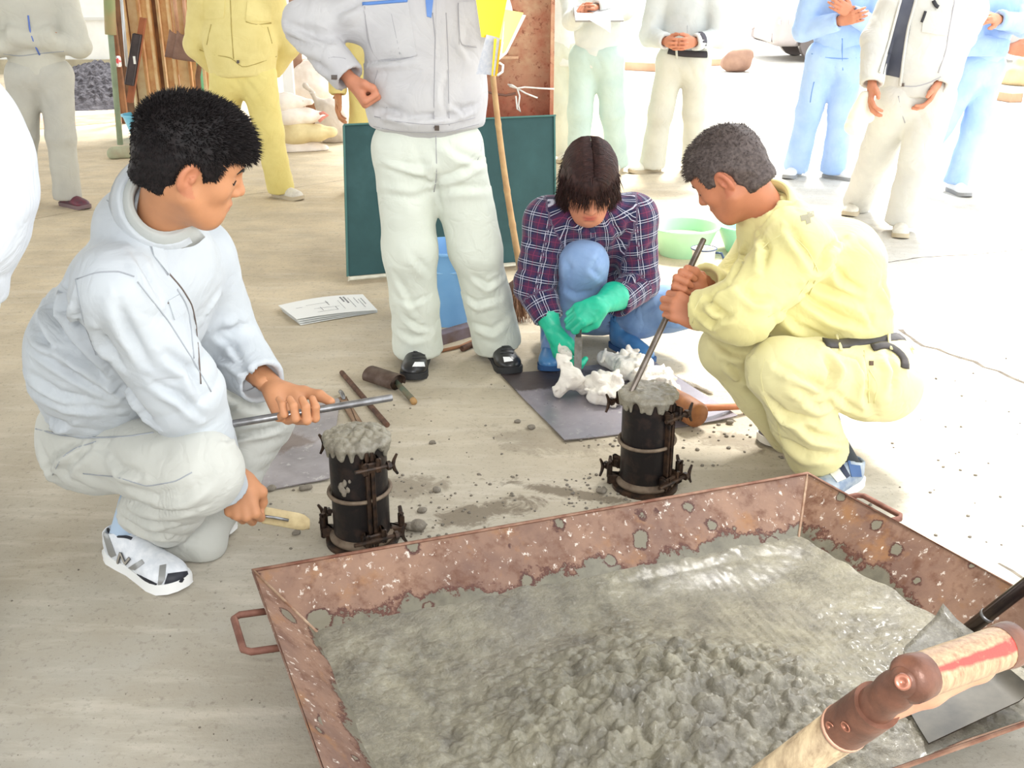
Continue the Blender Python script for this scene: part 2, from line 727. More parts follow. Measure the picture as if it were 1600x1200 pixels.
def seam(sf, pts, w=.003, off=.0005, step=7, n=6, ff=.6):
    """a thin raised line (stitching, zip, belt edge) following picture points over the surface"""
    out = []
    for (x0, y0), (x1, y1) in zip(pts[:-1], pts[1:]):
        m = max(2, int(math.hypot(x1 - x0, y1 - y0) / step))
        for i in range(m):
            out.append((x0 + (x1 - x0) * i / m, y0 + (y1 - y0) * i / m))
    out.append(pts[-1])
    P = []
    for q in out:
        r = sf.hit(*q)
        if r and (not P or np.linalg.norm(r[0] - P[-1][0]) < .12):
            P.append(r)
    if len(P) < 2:
        return MB()
    P3 = [p + n_ * off for p, n_ in P]
    for _ in range(1):
        P3 = [P3[0]] + [(P3[i - 1] + 2 * P3[i] + P3[i + 1]) / 4 for i in range(1, len(P3) - 1)] + [P3[-1]]
    nm = nrm(sum(n_ for _, n_ in P))
    mb = MB()
    mb.tube(P3, w / 2, n, flat=nm, ff=ff)
    return mb
# ------------------------------------------------------------------ people
def skin_mat(name, c, lipc):
    t = NT(name)
    at = t.n('ShaderNodeAttribute', attribute_name='lip').outputs['Fac']
    base = t.mix(t.ramp(t.noise(18, 4), .35, .7), lin(c), lin(tuple(int(x * .94) for x in c)))
    col = t.mix(t.ramp(at, .0, 1.), base, lin(lipc))
    MC[name] = t.out(col, .55, 0, t.bump(t.noise(260, 3), .12, .001), .35, **{'Subsurface Weight': .08, 'Subsurface Radius': (.012, .005, .003), 'Subsurface Scale': 1.})
    return MC[name]

SKIN = skin_mat('skin', (190, 134, 96), (176, 96, 78))
SKIN2 = skin_mat('skin_tanned', (190, 124, 92), (178, 98, 78))
SKIN3 = skin_mat('skin_ruddy', (200, 134, 104), (186, 92, 80))
HAIR_B = mat('hair_black', (20, 17, 18), (34, 28, 28), 90, .6, 0, 0, spec=.22)
HAIR_G = mat('hair_greying', (58, 47, 44), (92, 80, 76), 110, .6, 0, 0, spec=.4)
HAIR_R = mat('hair_dark_brown', (42, 27, 26), (64, 40, 36), 60, .55, 0, 0, spec=.25)

class Head:
    """centre c, f = where the face looks, u = up through the crown"""
    def __init__(s, c, f, u, S=1.):
        s.c = np.asarray(c, float)
        s.f = nrm(f)
        s.u = perp(u, s.f)
        s.l = np.cross(s.u, s.f)          # local x
        s.R = np.stack([s.l, s.f, s.u])   # rows: local axes
        s.S = S
    def p(s, x, y, z):
        return s.c + s.S * (s.l * x + s.f * y + s.u * z)
    def loc(s, V):
        return ((np.asarray(V) - s.c) @ s.R.T) / s.S

def rotx(R, ang, ax=0):
    c_, s_ = cos(ang), sin(ang)
    M = {0: np.array([[1, 0, 0], [0, c_, s_], [0, -s_, c_]]), 1: np.array([[c_, 0, -s_], [0, 1, 0], [s_, 0, c_]]), 2: np.array([[c_, s_, 0], [-s_, c_, 0], [0, 0, 1]])}[ax]
    return M @ R

def head_mesh(H, neck, h=.0036, nr=.056, female=False, eyes=True):
    S = H.S
    R = H.R
    s = Sd(h)
    E = lambda x, y, z, a, b, c, k=.02, op='u', M=None: s.ell(H.p(x, y, z), np.array([a, b, c]) * S, R if M is None else M, k * S, op)
    K = lambda p, ra, q, rb, k=.02, op='u': s.cap(H.p(*p), ra * S, H.p(*q), rb * S, k * S, op)
    E(0, -.014, .030, .076, .096, .084)
    E(0, .028, .030, .064, .062, .062, .03)
    E(0, .022, -.030, .062, .066, .086, .03)
    jw = .054 if female else .060
    for q in (-1, 1):
        K((q * jw, .002, -.052), .019, (q * .026, .056, -.094), .018, .03)
        E(q * .041, .056, -.022, .023, .022, .026, .02)
        K((q * .008, .078, .024), .011, (q * .042, .062, .028), .010, .015)
    E(0, .058, -.075, .040, .034, .034, .03)
    E(0, .066, -.100, .020, .017, .016, .02)
    # eye sockets and lids
    for q in (-1, 1):
        E(q * .031, .092, .006, .017, .017, .010, .012, 's')
        E(q * .031, .068, .004, .0165, .0145, .0125, .006)
    # nose
    K((0, .080, .016), .0075, (0, .103, -.020), .0105, .012)
    E(0, .103, -.026, .0105, .0105, .009, .008)
    for q in (-1, 1):
        E(q * .0125, .094, -.029, .0075, .010, .0075, .006)
        E(q * .006, .104, -.036, .003, .004, .003, .002, 's')
    # mouth
    E(0, .084, -.054, .024, .010, .010, .012)
    E(0, .091, -.0535, .019, .0085, .0055, .004)
    E(0, .089, -.0655, .017, .0085, .0062, .004)
    K((-.021, .092, -.0595), .0016, (.021, .092, -.0595), .0016, .002, 's')
    E(0, .096, -.078, .014, .006, .004, .008, 's')
    # ears
    for q in (-1, 1):
        M = rotx(rotx(R, radians(-12), 0), radians(q * 26), 2)
        E(q * .077, -.010, -.006, .0085, .019, .033, .006, 'u', M)
        E(q * .0850, -.005, -.004, .0075, .0115, .021, .002, 's', M)
        E(q * .079, .000, -.010, .004, .006, .009, .003, 'u', M)
        E(q * .073, .0, -.034, .006, .009, .011, .005, 'u', M)
    # neck
    a = H.p(0, -.022, -.045)
    s.cap(a, nr * S, np.asarray(neck, float), nr * S * 1.06, .03)
    V, F = s.run(1)
    L = H.loc(V)
    lip = np.exp(-(((L[:, 0]) / .021) ** 4 + ((L[:, 2] + .0595) / .0115) ** 4)) * (L[:, 1] > .078)
    ear = ((np.abs(L[:, 0]) > .076) & (L[:, 1] < .02) & (np.abs(L[:, 2]) < .045)) * .35
    return V, F, np.clip(lip * (.9 if female else .55) + ear, 0, 1)

def eye_parts(H, parent, brow_m, lash_m, VF):
    """brows and closed-lid lashes laid on the face"""
    t = BVHTree.FromPolygons([tuple(v) for v in VF[0]], [tuple(int(i) for i in f) for f in VF[1]])
    def on(x, z, o):
        p, n, _, _ = t.ray_cast(Vector(H.p(x, .20, z)), Vector(-H.f))
        return (np.array(p) + H.f * o * H.S) if p is not None else H.p(x, .08, z)
    for q in (-1, 1):
        mb = MB()
        mb.tube([on(q * x, z, .0006) for x, z in ((.012, .0215), (.020, .0255), (.029, .0275), (.038, .0265), (.047, .021))], [.0026 * H.S, .0038 * H.S, .0038 * H.S, .003 * H.S, .0014 * H.S], 6, flat=H.f, ff=.5)
        part('eyebrow', mb, brow_m, parent, True)
        mb = MB()
        mb.tube([on(q * x, z, .0004) for x, z in ((.017, -.001), (.023, -.0038), (.030, -.0050), (.037, -.0044), (.043, -.0022), (.048, .0012))], [.0010 * H.S, .0017 * H.S, .0019 * H.S, .0018 * H.S, .0014 * H.S, .0008 * H.S], 5)
        part('eyelashes', mb, lash_m, parent, True)

def strands(V, F, H, n, ln, wd, rule, seed=3):
    """thin tapered locks grown from the scalp mesh; rule(local point, local normal) -> local direction, length factor"""
    r = np.random.default_rng(seed)
    N = vnormals(V, F)
    ids = r.integers(0, len(V), n)
    mb = MB()
    for i in ids:
        p, nn = V[i], N[i]
        L = H.loc([p])[0]
        ln_ = H.R @ nn
        d, lf = rule(L, ln_, r)
        if lf <= 0:
            continue
        d = nrm(d) @ H.R
        lgt = ln * lf * r.uniform(.7, 1.2) * H.S
        x, y, _ = frame_from(d)
        w = wd * r.uniform(.7, 1.3)
        b = p - nn * .0015
        mid = b + d * lgt * .55 + nn * .001
        tip = b + d * lgt + A(0, 0, -1) * lgt * .06
        vs = [b + x * w, b - x * w * .5 + y * w * .8, b - x * w * .5 - y * w * .8, mid + x * w * .7, mid - x * w * .35 + y * w * .6, mid - x * w * .35 - y * w * .6, tip]
        mb.add(vs, [(0, 1, 4, 3), (1, 2, 5, 4), (2, 0, 3, 5), (3, 4, 6), (4, 5, 6), (5, 3, 6)])
    return mb

def hair_short(H, parent, m, h=.0042, n=5200, ln=.016, low=-.04, fringe=.045, spike=.6, seed=3, thick=.012):
    s = Sd(h)
    S, R = H.S, H.R
    E = lambda x, y, z, a, b, c, k=.02, op='u': s.ell(H.p(x, y, z), np.array([a, b, c]) * S, R, k * S, op)
    E(0, -.014, .032, .078 + thick * .5, .098 + thick * .8, .085 + thick)
    E(0, .026, .038, .067 + thick * .4, .062 + thick, .062 + thick, .03)
    s.cap(H.p(0, -.045, -.02), .066 * S, H.p(0, -.050, low), .058 * S, .02 * S)
    # face, temples, ears
    s.box(H.p(0, .120, fringe - .115), np.array([.12, .075, .115]) * S, R, .012, .006, 's')
    s.box(H.p(0, .074, -.105), np.array([.12, .055, .10]) * S, R, .012, .006, 's')
    for q in (-1, 1):
        E(q * .080, -.006, -.018, .030, .025, .042, .006, 's')
        s.box(H.p(q * .10, .0, -.105), np.array([.07, .03, .07]) * S, R, .01, .006, 's')
    s.box(H.p(0, -.06, low - .105), np.array([.12, .12, .08]) * S, R, .015, .008, 's')
    V, F = s.run(1)
    V = V + vnormals(V, F) * (nz(V, 70, seed, 2) * .0018)[:, None]
    def rule(L, nn, r):
        top = np.clip((L[2] + .0) / .07, 0, 1)
        front = np.clip(L[1] / .07, 0, 1)
        d = nn * (.25 + spike * top) + A(0, .35 + .5 * front, -.55 * (1 - top)) + r.normal(size=3) * .22
        if abs(L[0]) < .1 and L[1] > .05 and L[2] < fringe - .005:
            return d, 0
        return d, (.35 + .65 * top) * (1 + .35 * front)
    mb = strands(V, F, H, n, ln, .0011, rule, seed)
    b = len(V)
    me_V = np.concatenate([V, np.array(mb.V).reshape(-1, 3)])
    fs = [tuple(f) for f in F] + [tuple(i + b for i in f) for f in mb.F]
    return mk('hair', me_V, fs, m, parent)

def finger(s, p, T, Y, Z, lens, rs, curl, splay=0., k=.006):
    """finger chain from p: T thumb side, Y forward, Z back of hand"""
    a = 0.
    p = np.asarray(p, float)
    out = [p]
    for L, c_ in zip(lens, curl):
        a += radians(c_)
        d = (Y * cos(a) - Z * sin(a)) + T * splay
        p = p + nrm(d) * L
        out.append(p)
    for i in range(len(out) - 1):
        s.cap(out[i], rs[i], out[i + 1], rs[i + 1], k)
    return out

TH = {'relax': [(.022, .012, -.006), (.044, .042, -.016), (.056, .070, -.024), (.060, .095, -.028)],
      'grip': [(.022, .012, -.008), (.042, .042, -.026), (.036, .068, -.048), (.016, .084, -.060)],
      'along': [(.022, .012, -.006), (.046, .040, -.018), (.052, .072, -.030), (.048, .100, -.036)],
      'fist': [(.022, .012, -.008), (.042, .042, -.024), (.038, .066, -.042), (.014, .074, -.050)]}

def hand_mesh(O, T, Y, Z, curl, thumb='relax', elbow=None, sz=1., fat=1., h=.0026, fr=.024, flen=.10, nails=False, bump=0):
    """O = wrist centre. T, Y, Z: thumb side, finger direction, back of the hand"""
    Y = nrm(Y)
    Z = perp(Z, Y)
    T = nrm(T - Y * np.dot(T, Y) - Z * np.dot(T, Z))
    s = Sd(h)
    P = lambda x, y, z: O + sz * (T * x + Y * y + Z * z)
    f = fat * sz
    mc = [(.030, .090, 0), (.0085, .095, .002), (-.0125, .090, .001), (-.031, .080, -.003)]
    lens = [(.044, .026, .021), (.049, .030, .022), (.045, .028, .021), (.035, .021, .019)]
    rr = [.0098, .0100, .0094, .0084]
    for i, m in enumerate(mc):
        s.cap(P(m[0] * .55, .006, -.002), .0155 * f, P(m[0], m[1] - .004, m[2]), .0118 * f, .012)
    s.ell(P(.026, .035, -.012), np.array([.018, .028, .015]) * f, np.stack([T, Y, Z]), .012)
    s.ell(P(-.024, .032, -.010), np.array([.014, .030, .013]) * f, np.stack([T, Y, Z]), .012)
    if not isinstance(curl[0], (tuple, list)):
        curl = [curl] * 4
    tips = []
    for i, m in enumerate(mc):
        sl = (.10, .02, -.05, -.12)[i] * (1 - min(1, curl[i][0] / 60.))
        ch = finger(s, P(*m), T, Y, Z, [x * sz for x in lens[i]], [rr[i] * f * q for q in (1.06, .98, .92, .80)], curl[i], sl, .004)
        tips.append(ch)
    tj = TH[thumb] if isinstance(thumb, str) else thumb
    pts = [P(*q) for q in tj]
    s.tube(pts, [.0155 * f, .0135 * f, .0118 * f, .0098 * f], .008)
    # wrist and forearm
    if elbow is None:
        elbow = O - Y * .2
    d = nrm(np.asarray(elbow, float) - O)
    s.cap(P(0, .004, -.002), .024 * f, O + d * flen, fr * f * 1.25, .02, fd=Z, ff=.8)
    V, F = s.run(1)
    return V, F, tips

def join_meshes(parts):
    """parts: (V, F, lip or None)"""
    Vs, Fs, Ls = [], [], []
    b = 0
    for p in parts:
        V, F = p[0], p[1]
        Vs.append(V)
        Fs.append(F + b)
        Ls.append(p[2] if len(p) > 2 and p[2] is not None else np.zeros(len(V)))
        b += len(V)
    return np.concatenate(Vs), np.concatenate(Fs), np.concatenate(Ls)

def body(name, parts, skinm, base, label, cat='person', group=None):
    V, F, L = join_meshes(parts)
    o = mk(name, V, F, skinm, None, base)
    at = o.data.attributes.new('lip', 'FLOAT', 'POINT')
    at.data.foreach_set('value', L.astype(np.float32))
    return tag(o, label, cat, group)

def core_mesh(J, h=.022, r=1.):
    """the body under the clothes"""
    s = Sd(h)
    pel = (J['hipN'] + J['hipF']) / 2
    ch = (J['shN'] + J['shF']) / 2
    f = J['fwd']
    s.tube([pel, lerp(pel, ch, .5), ch - nrm(ch - pel) * .04], [.10 * r, .095 * r, .10 * r], .05, fd=f, ff=.8)
    s.cap(J['shN'], .045 * r, J['shF'], .045 * r, .05)
    s.cap(ch, .05, J['neck'], .045, .03)
    for q in 'NF':
        s.cap(J['sh' + q], .04 * r, J['el' + q], .034 * r, .02)
        s.cap(J['el' + q], .034 * r, J['wr' + q], .024 * r, .02)
        s.tube([J['hip' + q], J['kn' + q], J['an' + q]], [.062 * r, .048 * r, .034 * r], .02)
    V, F = s.run(1)
    return V, F, None

def spine(J):
    pel = (J['hipN'] + J['hipF']) / 2
    ch = (J['shN'] + J['shF']) / 2
    return pel, ch, nrm(ch - pel)

def jacket_sd(J, h, g=1., hem=-.02, bend=.0, rt=(.155, .160, .165, .120), ff=.68, arm=(.078, .062, .054), puff=0., cuff=True, kk=.05, sleeveN=True, sleeveF=True):
    s = Sd(h)
    pel, ch, up = spine(J)
    f = perp(J['fwd'], up)
    mid = lerp(pel, ch, .45) - f * bend
    upc = lerp(pel, ch, .82) - f * bend * .6
    p0 = pel + up * (-hem)
    s.cap(p0, rt[0] * g, mid, rt[1] * g, kk, fd=f, ff=ff, fs=True)
    s.cap(mid, rt[1] * g, upc, rt[2] * g * .96, kk, fd=f, ff=ff)
    s.cap(upc, rt[2] * g * .9, ch + up * .02, rt[3] * g, kk, fd=f, ff=ff)
    s.cap(J['shN'], arm[0] * g, J['shF'], arm[0] * g, .06)
    s.cap(ch + up * .01, .082 * g, lerp(ch, J['neck'], .8), .066 * g, .05)
    for q in 'NF':
        if (q == 'N' and not sleeveN) or (q == 'F' and not sleeveF):
            continue
        sh, el, wr = J['sh' + q], J['el' + q], J['wr' + q]
        s.cap(sh, arm[0] * g, el, arm[1] * g * 1.04, .035)
        d = nrm(wr - el)
        w0 = wr - d * J.get('cuff' + q, .0)
        s.cap(el, arm[1] * g, w0, arm[2] * g, .02, fe=True)
        tk = max(.009, 1.7 * h)
        if J.get('solid') is None:
            s.cap(w0 - d * .02, (arm[2] * g - tk), w0 + d * .05, (arm[2] * g - tk), .004, 's')
    return s

def trousers_sd(J, h, g=1., leg=(.096, .080, .070, .078), kk=.045, hipr=.105, top=.07, butt=None, cuffs=(0, 0)):
    s = Sd(h)
    pel, ch, up = spine(J)
    f = perp(J['fwd'], up)
    s.cap(J['hipN'], hipr * g, J['hipF'], hipr * g, kk)
    s.cap(pel, .13 * g, pel + up * top, .135 * g, kk, fd=f, ff=.74, fe=True)
    if butt is not None:
        for b in butt:
            s.ell(b[0], b[1], None, .05)
    for q in 'NF':
        hp, kn, an = J['hip' + q], J['kn' + q], J['an' + q]
        s.cap(hp, leg[0] * g, kn, leg[1] * g, .04)
        d = nrm(an - kn)
        c_ = J.get('hem' + q, an)
        s.cap(kn, leg[1] * g * .98, lerp(kn, c_, .5), leg[2] * g, .03)
        s.cap(lerp(kn, c_, .5), leg[2] * g, c_, leg[3] * g, .02, fe=True)
        d = nrm(c_ - kn)
        tk = max(.010, 1.7 * h)
        s.cap(c_ - d * .02, leg[3] * g - tk, c_ + d * .06, leg[3] * g - tk, .004, 's')
    return s

def shoe(prefix, heel, toe, upv=(0, 0, 1), L=None, Wd=.048, upper=None, sole=None, parent=None, ankle=None, h=.005, sole_t=.026, high=.095, collar=None, name='shoe', laces=None, boot=0, label=None):
    """heel, toe: points on the ground line under the back and the tip of the sole"""
    heel, toe = np.asarray(heel, float), np.asarray(toe, float)
    Y = nrm(toe - heel)
    L = L or np.linalg.norm(toe - heel)
    Z = perp(upv, Y)
    X = np.cross(Y, Z)
    P = lambda x, y, z: heel + X * x + Y * (y * L) + Z * z
    k = L / .28
    R = np.stack([X, Y, Z])
    s = Sd(h)
    s.ell(P(0, .16, .045 * k), np.array([.036, .052, .050]) * k, R, .02)
    s.ell(P(0, .45, .042 * k), np.array([.040, .085, .040]) * k, R, .03)
    s.ell(P(0, .76, .032 * k), np.array([.047, .066, .034]) * k, R, .03)
    s.cap(P(0, .42, .062 * k), .030 * k, P(0, .20, .075 * k), .034 * k, .02)
    an = P(0, .17, high * k) if ankle is None else np.asarray(ankle, float)
    if boot:
        s.cap(P(0, .18, .06), .040, P(0, .17, boot), .052, .02, fe=True)
        s.cap(P(0, .17, boot - .03), .044, P(0, .17, boot + .04), .046, .004, 's')
    else:
        s.cap(P(0, .19, .06 * k), .035 * k, P(0, .17, high * k), .038 * k, .015, fe=True)
        s.cap(P(0, .18, high * k - .03), .030 * k, P(0, .17, high * k + .03), .032 * k, .004, 's')
    s.box(P(0, .5, -.06 + sole_t * .6), np.array([.1, L, .06]), R, .004, .004, 's')
    V, F = s.run(1)
    so = mk(name, V, F, upper, parent)
    if label:
        so['label'] = label
    mb = MB()
    prof = [(-.030, .02), (-.036, .10), (-.037, .25), (-.036, .40), (-.041, .58), (-.049, .74), (-.047, .86), (-.034, .96), (-.014, 1.0), (.012, 1.0), (.032, .96), (.045, .86), (.048, .74), (.042, .58), (.036, .40), (.037, .25), (.036, .10), (.028, .02), (.012, -.015), (-.012, -.015)]
    rings = []
    for z, e in ((0, -.002), (.004, .001), (sole_t * .75, .002), (sole_t, -.001)):
        rings.append([P((x + math.copysign(e, x)) * k, y, z + (.010 * k * max(0, (y - .85)) / .15 if y > .85 else 0)) for x, y in prof])
    n = len(prof)
    V = [p for r in rings for p in r]
    F = [(i * n + j, (i + 1) * n + j, (i + 1) * n + (j + 1) % n, i * n + (j + 1) % n) for i in range(3) for j in range(n)] + [tuple(range(n)), tuple(range(4 * n - 1, 3 * n - 1, -1))]
    mb.add(V, F)
    so2 = mb.build('sole', sole, so, True, sharp=40)
    if laces is not None:
        for i in range(4):
            y = .42 + .075 * i
            z = (.094 - .012 * i) * k
            mb = MB()
            mb.tube([P(-.022 * k, y, z - .012 * k), P(0, y + .015, z), P(.022 * k, y, z - .012 * k)], .0028, 6)
            mb.build('lace', laces, so, True)
    return so, P, k

def ring_band(c, up, f, r, ff, hgt, th, n=36, a0=0., a1=2 * pi, dr=0.):
    """an elliptical band (belt, hem, cuff) around axis up"""
    up = nrm(up)
    f = perp(f, up)
    x = np.cross(f, up)
    full = abs(a1 - a0 - 2 * pi) < 1e-6
    m = n if full else n + 1
    V = []
    for (rr, z) in ((r, -hgt / 2), (r + th, -hgt / 2), (r + th + dr, hgt / 2), (r + dr, hgt / 2)):
        for k in range(m):
            a = a0 + (a1 - a0) * k / n
            V.append(c + x * (rr * sin(a)) + f * (rr * ff * cos(a)) + up * z)
    F = []
    for i in range(4):
        j = (i + 1) % 4
        for k in range(n):
            q = (k + 1) % m
            F.append((i * m + k, i * m + q, j * m + q, j * m + k))
    if not full:
        F += [(0, m, 2 * m, 3 * m), (m - 1, 4 * m - 1, 3 * m - 1, 2 * m - 1)]
    return MB().add(V, F)

def collar_mesh(c, up, f, r=.066, hgt=.045, flap=.055, gap=38, point=.035, ff=.95, th=.004, n=28, tilt=0.):
    """a turned-down shirt collar open at the front"""
    up = nrm(up)
    f = perp(f, up)
    x = np.cross(f, up)
    rows = 6
    P = np.zeros((n + 1, rows, 3))
    N = np.zeros((n + 1, rows, 3))
    for i in range(n + 1):
        a = radians(gap) + (2 * pi - 2 * radians(gap)) * i / n
        e = abs(i / n - .5) * 2            # 1 at the front ends
        o = x * sin(a) + f * (cos(a) * ff)
        low = flap + point * max(0, e - .6) / .4
        drop = -.030 * e ** 1.5
        prof = [(r * .97, -.012), (r * .96, hgt * .5), (r * .98, hgt), (r * 1.10, hgt * .97), (r * 1.24 + .006 * e, hgt - low * .5), (r * 1.36 + .012 * e, hgt - low)]
        for j, (rr, z) in enumerate(prof):
            P[i, j] = c + o * rr + up * (z + drop) + f * (.006 * e)
            N[i, j] = nrm(o + up * .3) * (-1 if j < 2 else 1)
    mb = MB()
    mb.slab(P, N * 0 + (P - c) / np.linalg.norm(P - c, axis=2)[..., None], th)
    return mb
# ------------------------------------------------------------------ the setting
def floor_mat():
    t = NT('concrete_floor')
    P = t.co.outputs['Object']
    big = t.noise(.55, 4, .6)
    med = t.noise(3.5, 6, .62)
    fine = t.noise(46, 4, .7)
    sepx = t.n('ShaderNodeSeparateXYZ', {0: P})
    X, Y = sepx.outputs[0], sepx.outputs[1]
    # grey in front, warm beige behind; brighter light towards the back is painted in
    warm = t.ramp(t.math('ADD', Y, t.math('MULTIPLY', big, 2.4)), 3.2, 6.0)
    base = t.mix(warm, lin((174, 168, 156)), lin((212, 196, 168)))
    right = t.ramp(t.math('ADD', X, t.math('MULTIPLY', big, .8)), 1.3, 2.3)
    base = t.mix(right, base, lin((206, 203, 195)))
    base = t.mix(t.ramp(med, .38, .70, 0, .55), base, lin((160, 148, 128)))
    # streaky scouring
    mp = t.n('ShaderNodeMapping', {0: P, 2: (0, 0, .5), 3: (1.2, 6.0, 1)})
    st = t.noise(2.2, 6, .65, mp.outputs[0])
    base = t.mix(t.ramp(st, .5, .72, 0, .42), base, lin((222, 214, 200)))
    base = t.mix(t.ramp(fine, .56, .72, 0, .55), base, lin((128, 120, 108)))
    base = t.mix(t.ramp(t.noise(110, 3, .6), .62, .72, 0, .5), base, lin((96, 90, 84)))
    # damp cement stains on the ground between the moulds and along the pan
    def blot(cx, cy, rx, ry, rot, sh, amt):
        m_ = t.n('ShaderNodeMapping', {0: P, 1: (0, 0, 0)}, vector_type='POINT')
        d = t.n('ShaderNodeVectorMath', {0: P, 1: (cx, cy, 0)}, operation='SUBTRACT').outputs[0]
        r_ = t.n('ShaderNodeVectorRotate', {'Vector': d, 'Angle': rot}, rotation_type='Z_AXIS').outputs[0]
        sc_ = t.n('ShaderNodeVectorMath', {0: r_, 1: (1 / rx, 1 / ry, 0)}, operation='MULTIPLY').outputs[0]
        ln_ = t.n('ShaderNodeVectorMath', {0: sc_}, operation='LENGTH').outputs['Value']
        v = t.math('ADD', ln_, t.math('MULTIPLY', t.math('SUBTRACT', t.noise(sh, 6, .75, dist=1.), .5), 2.6))
        return t.ramp(v, .9, .55, 0, amt)
    dark = lin((112, 100, 84))
    g1 = G(760, 800)
    g2 = G(890, 770)
    g3 = G(640, 760)
    g4 = G(1150, 690)
    g5 = G(860, 690)
    for g, rx, ry, ro, sh, am in ((g1, .22, .07, -.5, 12, .75), (g2, .26, .035, .35, 14, .8), (g3, .12, .10, 0, 16, .5), (g4, .18, .08, .3, 14, .5), (g5, .3, .12, .4, 9, .35)):
        base = t.mix(blot(g[0], g[1], rx, ry, ro, sh, am), base, dark)
    b1 = t.bump(fine, .5, .003)
    b2 = t.bump(med, .35, .012, b1)
    return t.out(base, .85, 0, b2, .25)

FM = floor_mat()
mb = MB()
n = 2
mb.add([(-14, -3, 0), (34, -3, 0), (34, 75, 0), (-40, 75, 0), (-40, -3, 0)], [(0, 1, 2, 3, 4)])
mb.add([(-40, -3, -.2), (34, -3, -.2), (34, 75, -.2), (-40, 75, -.2)], [(3, 2, 1, 0)])
fl = tag(mb.build('floor', FM, loc=(0, 0, 0)), kind='structure')
dk = mat('joint_dirt', (92, 84, 76), (120, 112, 100), 30, .95)
def crack(pts, w, name='trim_1', m=dk, z=.0006):
    """a narrow joint filled with dirt, lying flush in the floor"""
    P = []
    r = random.Random(len(pts) * 7 + int(pts[0][0]))
    g = [G(*p)[:2] for p in pts]
    out = []
    for a, b in zip(g[:-1], g[1:]):
        L = np.linalg.norm(b - a)
        k = max(2, int(L / .05))
        for i in range(k):
            q = lerp(a, b, i / k)
            d = nrm(b - a)
            q = q + A(-d[1], d[0]) * r.uniform(-.35, .35) * w * 1.6
            out.append((q, d, w * r.uniform(.6, 1.2)))
    out.append((g[-1], nrm(g[-1] - g[-2]), w))
    V = []
    for q, d, ww in out:
        nn = A(-d[1], d[0]) * ww / 2
        V += [(*(q + nn), z), (*(q - nn), z)]
    F = [(2 * i, 2 * i + 1, 2 * i + 3, 2 * i + 2) for i in range(len(out) - 1)]
    o = tag(MB().add(V, F).build(name, m), kind='structure')
    return o
crack([(1405, 515), (1445, 540), (1520, 566), (1640, 612)], .022, 'trim_1')
crack([(1380, 411), (1440, 402), (1520, 398), (1600, 390)], .010, 'trim_2')
crack([(0, 352), (120, 330), (260, 320), (420, 300), (545, 280)], .006, 'trim_3')
crack([(1560, 880), (1600, 905)], .01, 'trim_4')

# unseen shed roof, its edges cut to shape the daylight, rear wall on the left, and the painted strip on the ground
roofm = mat('roof_sheet', (190, 192, 190), (150, 150, 148), 3, .7)
mb = MB()
mb.poly([(-14, -6), (1.7, -6), (1.7, 5.2), (-.6, 12.2), (-14, 12.6)], 4.6, 4.72)
tag(mb.build('ceiling', roofm), kind='structure')
wallm = mat('wall_sheet', (226, 226, 222), (214, 214, 210), 4, .7)
ww = MB().box((-9.2, 15.9, 2.25), (5.0, .08, 2.25))
wall = tag(ww.build('wall_back', wallm), kind='structure')
part('panel_joint', MB().box((-9.2, 15.81, .75), (5.0, .012, .02)), mat('wall_joint', (196, 196, 192)), wall)
wb = MB().box((-9.2, 15.78, .10), (5.0, .05, .10))
tag(wb.build('baseboard_back', mat('concrete_kerb', (150, 142, 122), (170, 162, 140), 6, .9)), kind='structure')
g0, g1, g2, g3 = G(40, 186), G(238, 174), G(238, 186), G(40, 204)
P = [g0, g1, g2, g3]
V = [(p[0], p[1], .003) for p in P]
tag(MB().add(V, [(0, 1, 2, 3)]).build('trim_5', mat('orange_mark', (226, 150, 112), (206, 170, 140), 6, .9)), kind='structure')

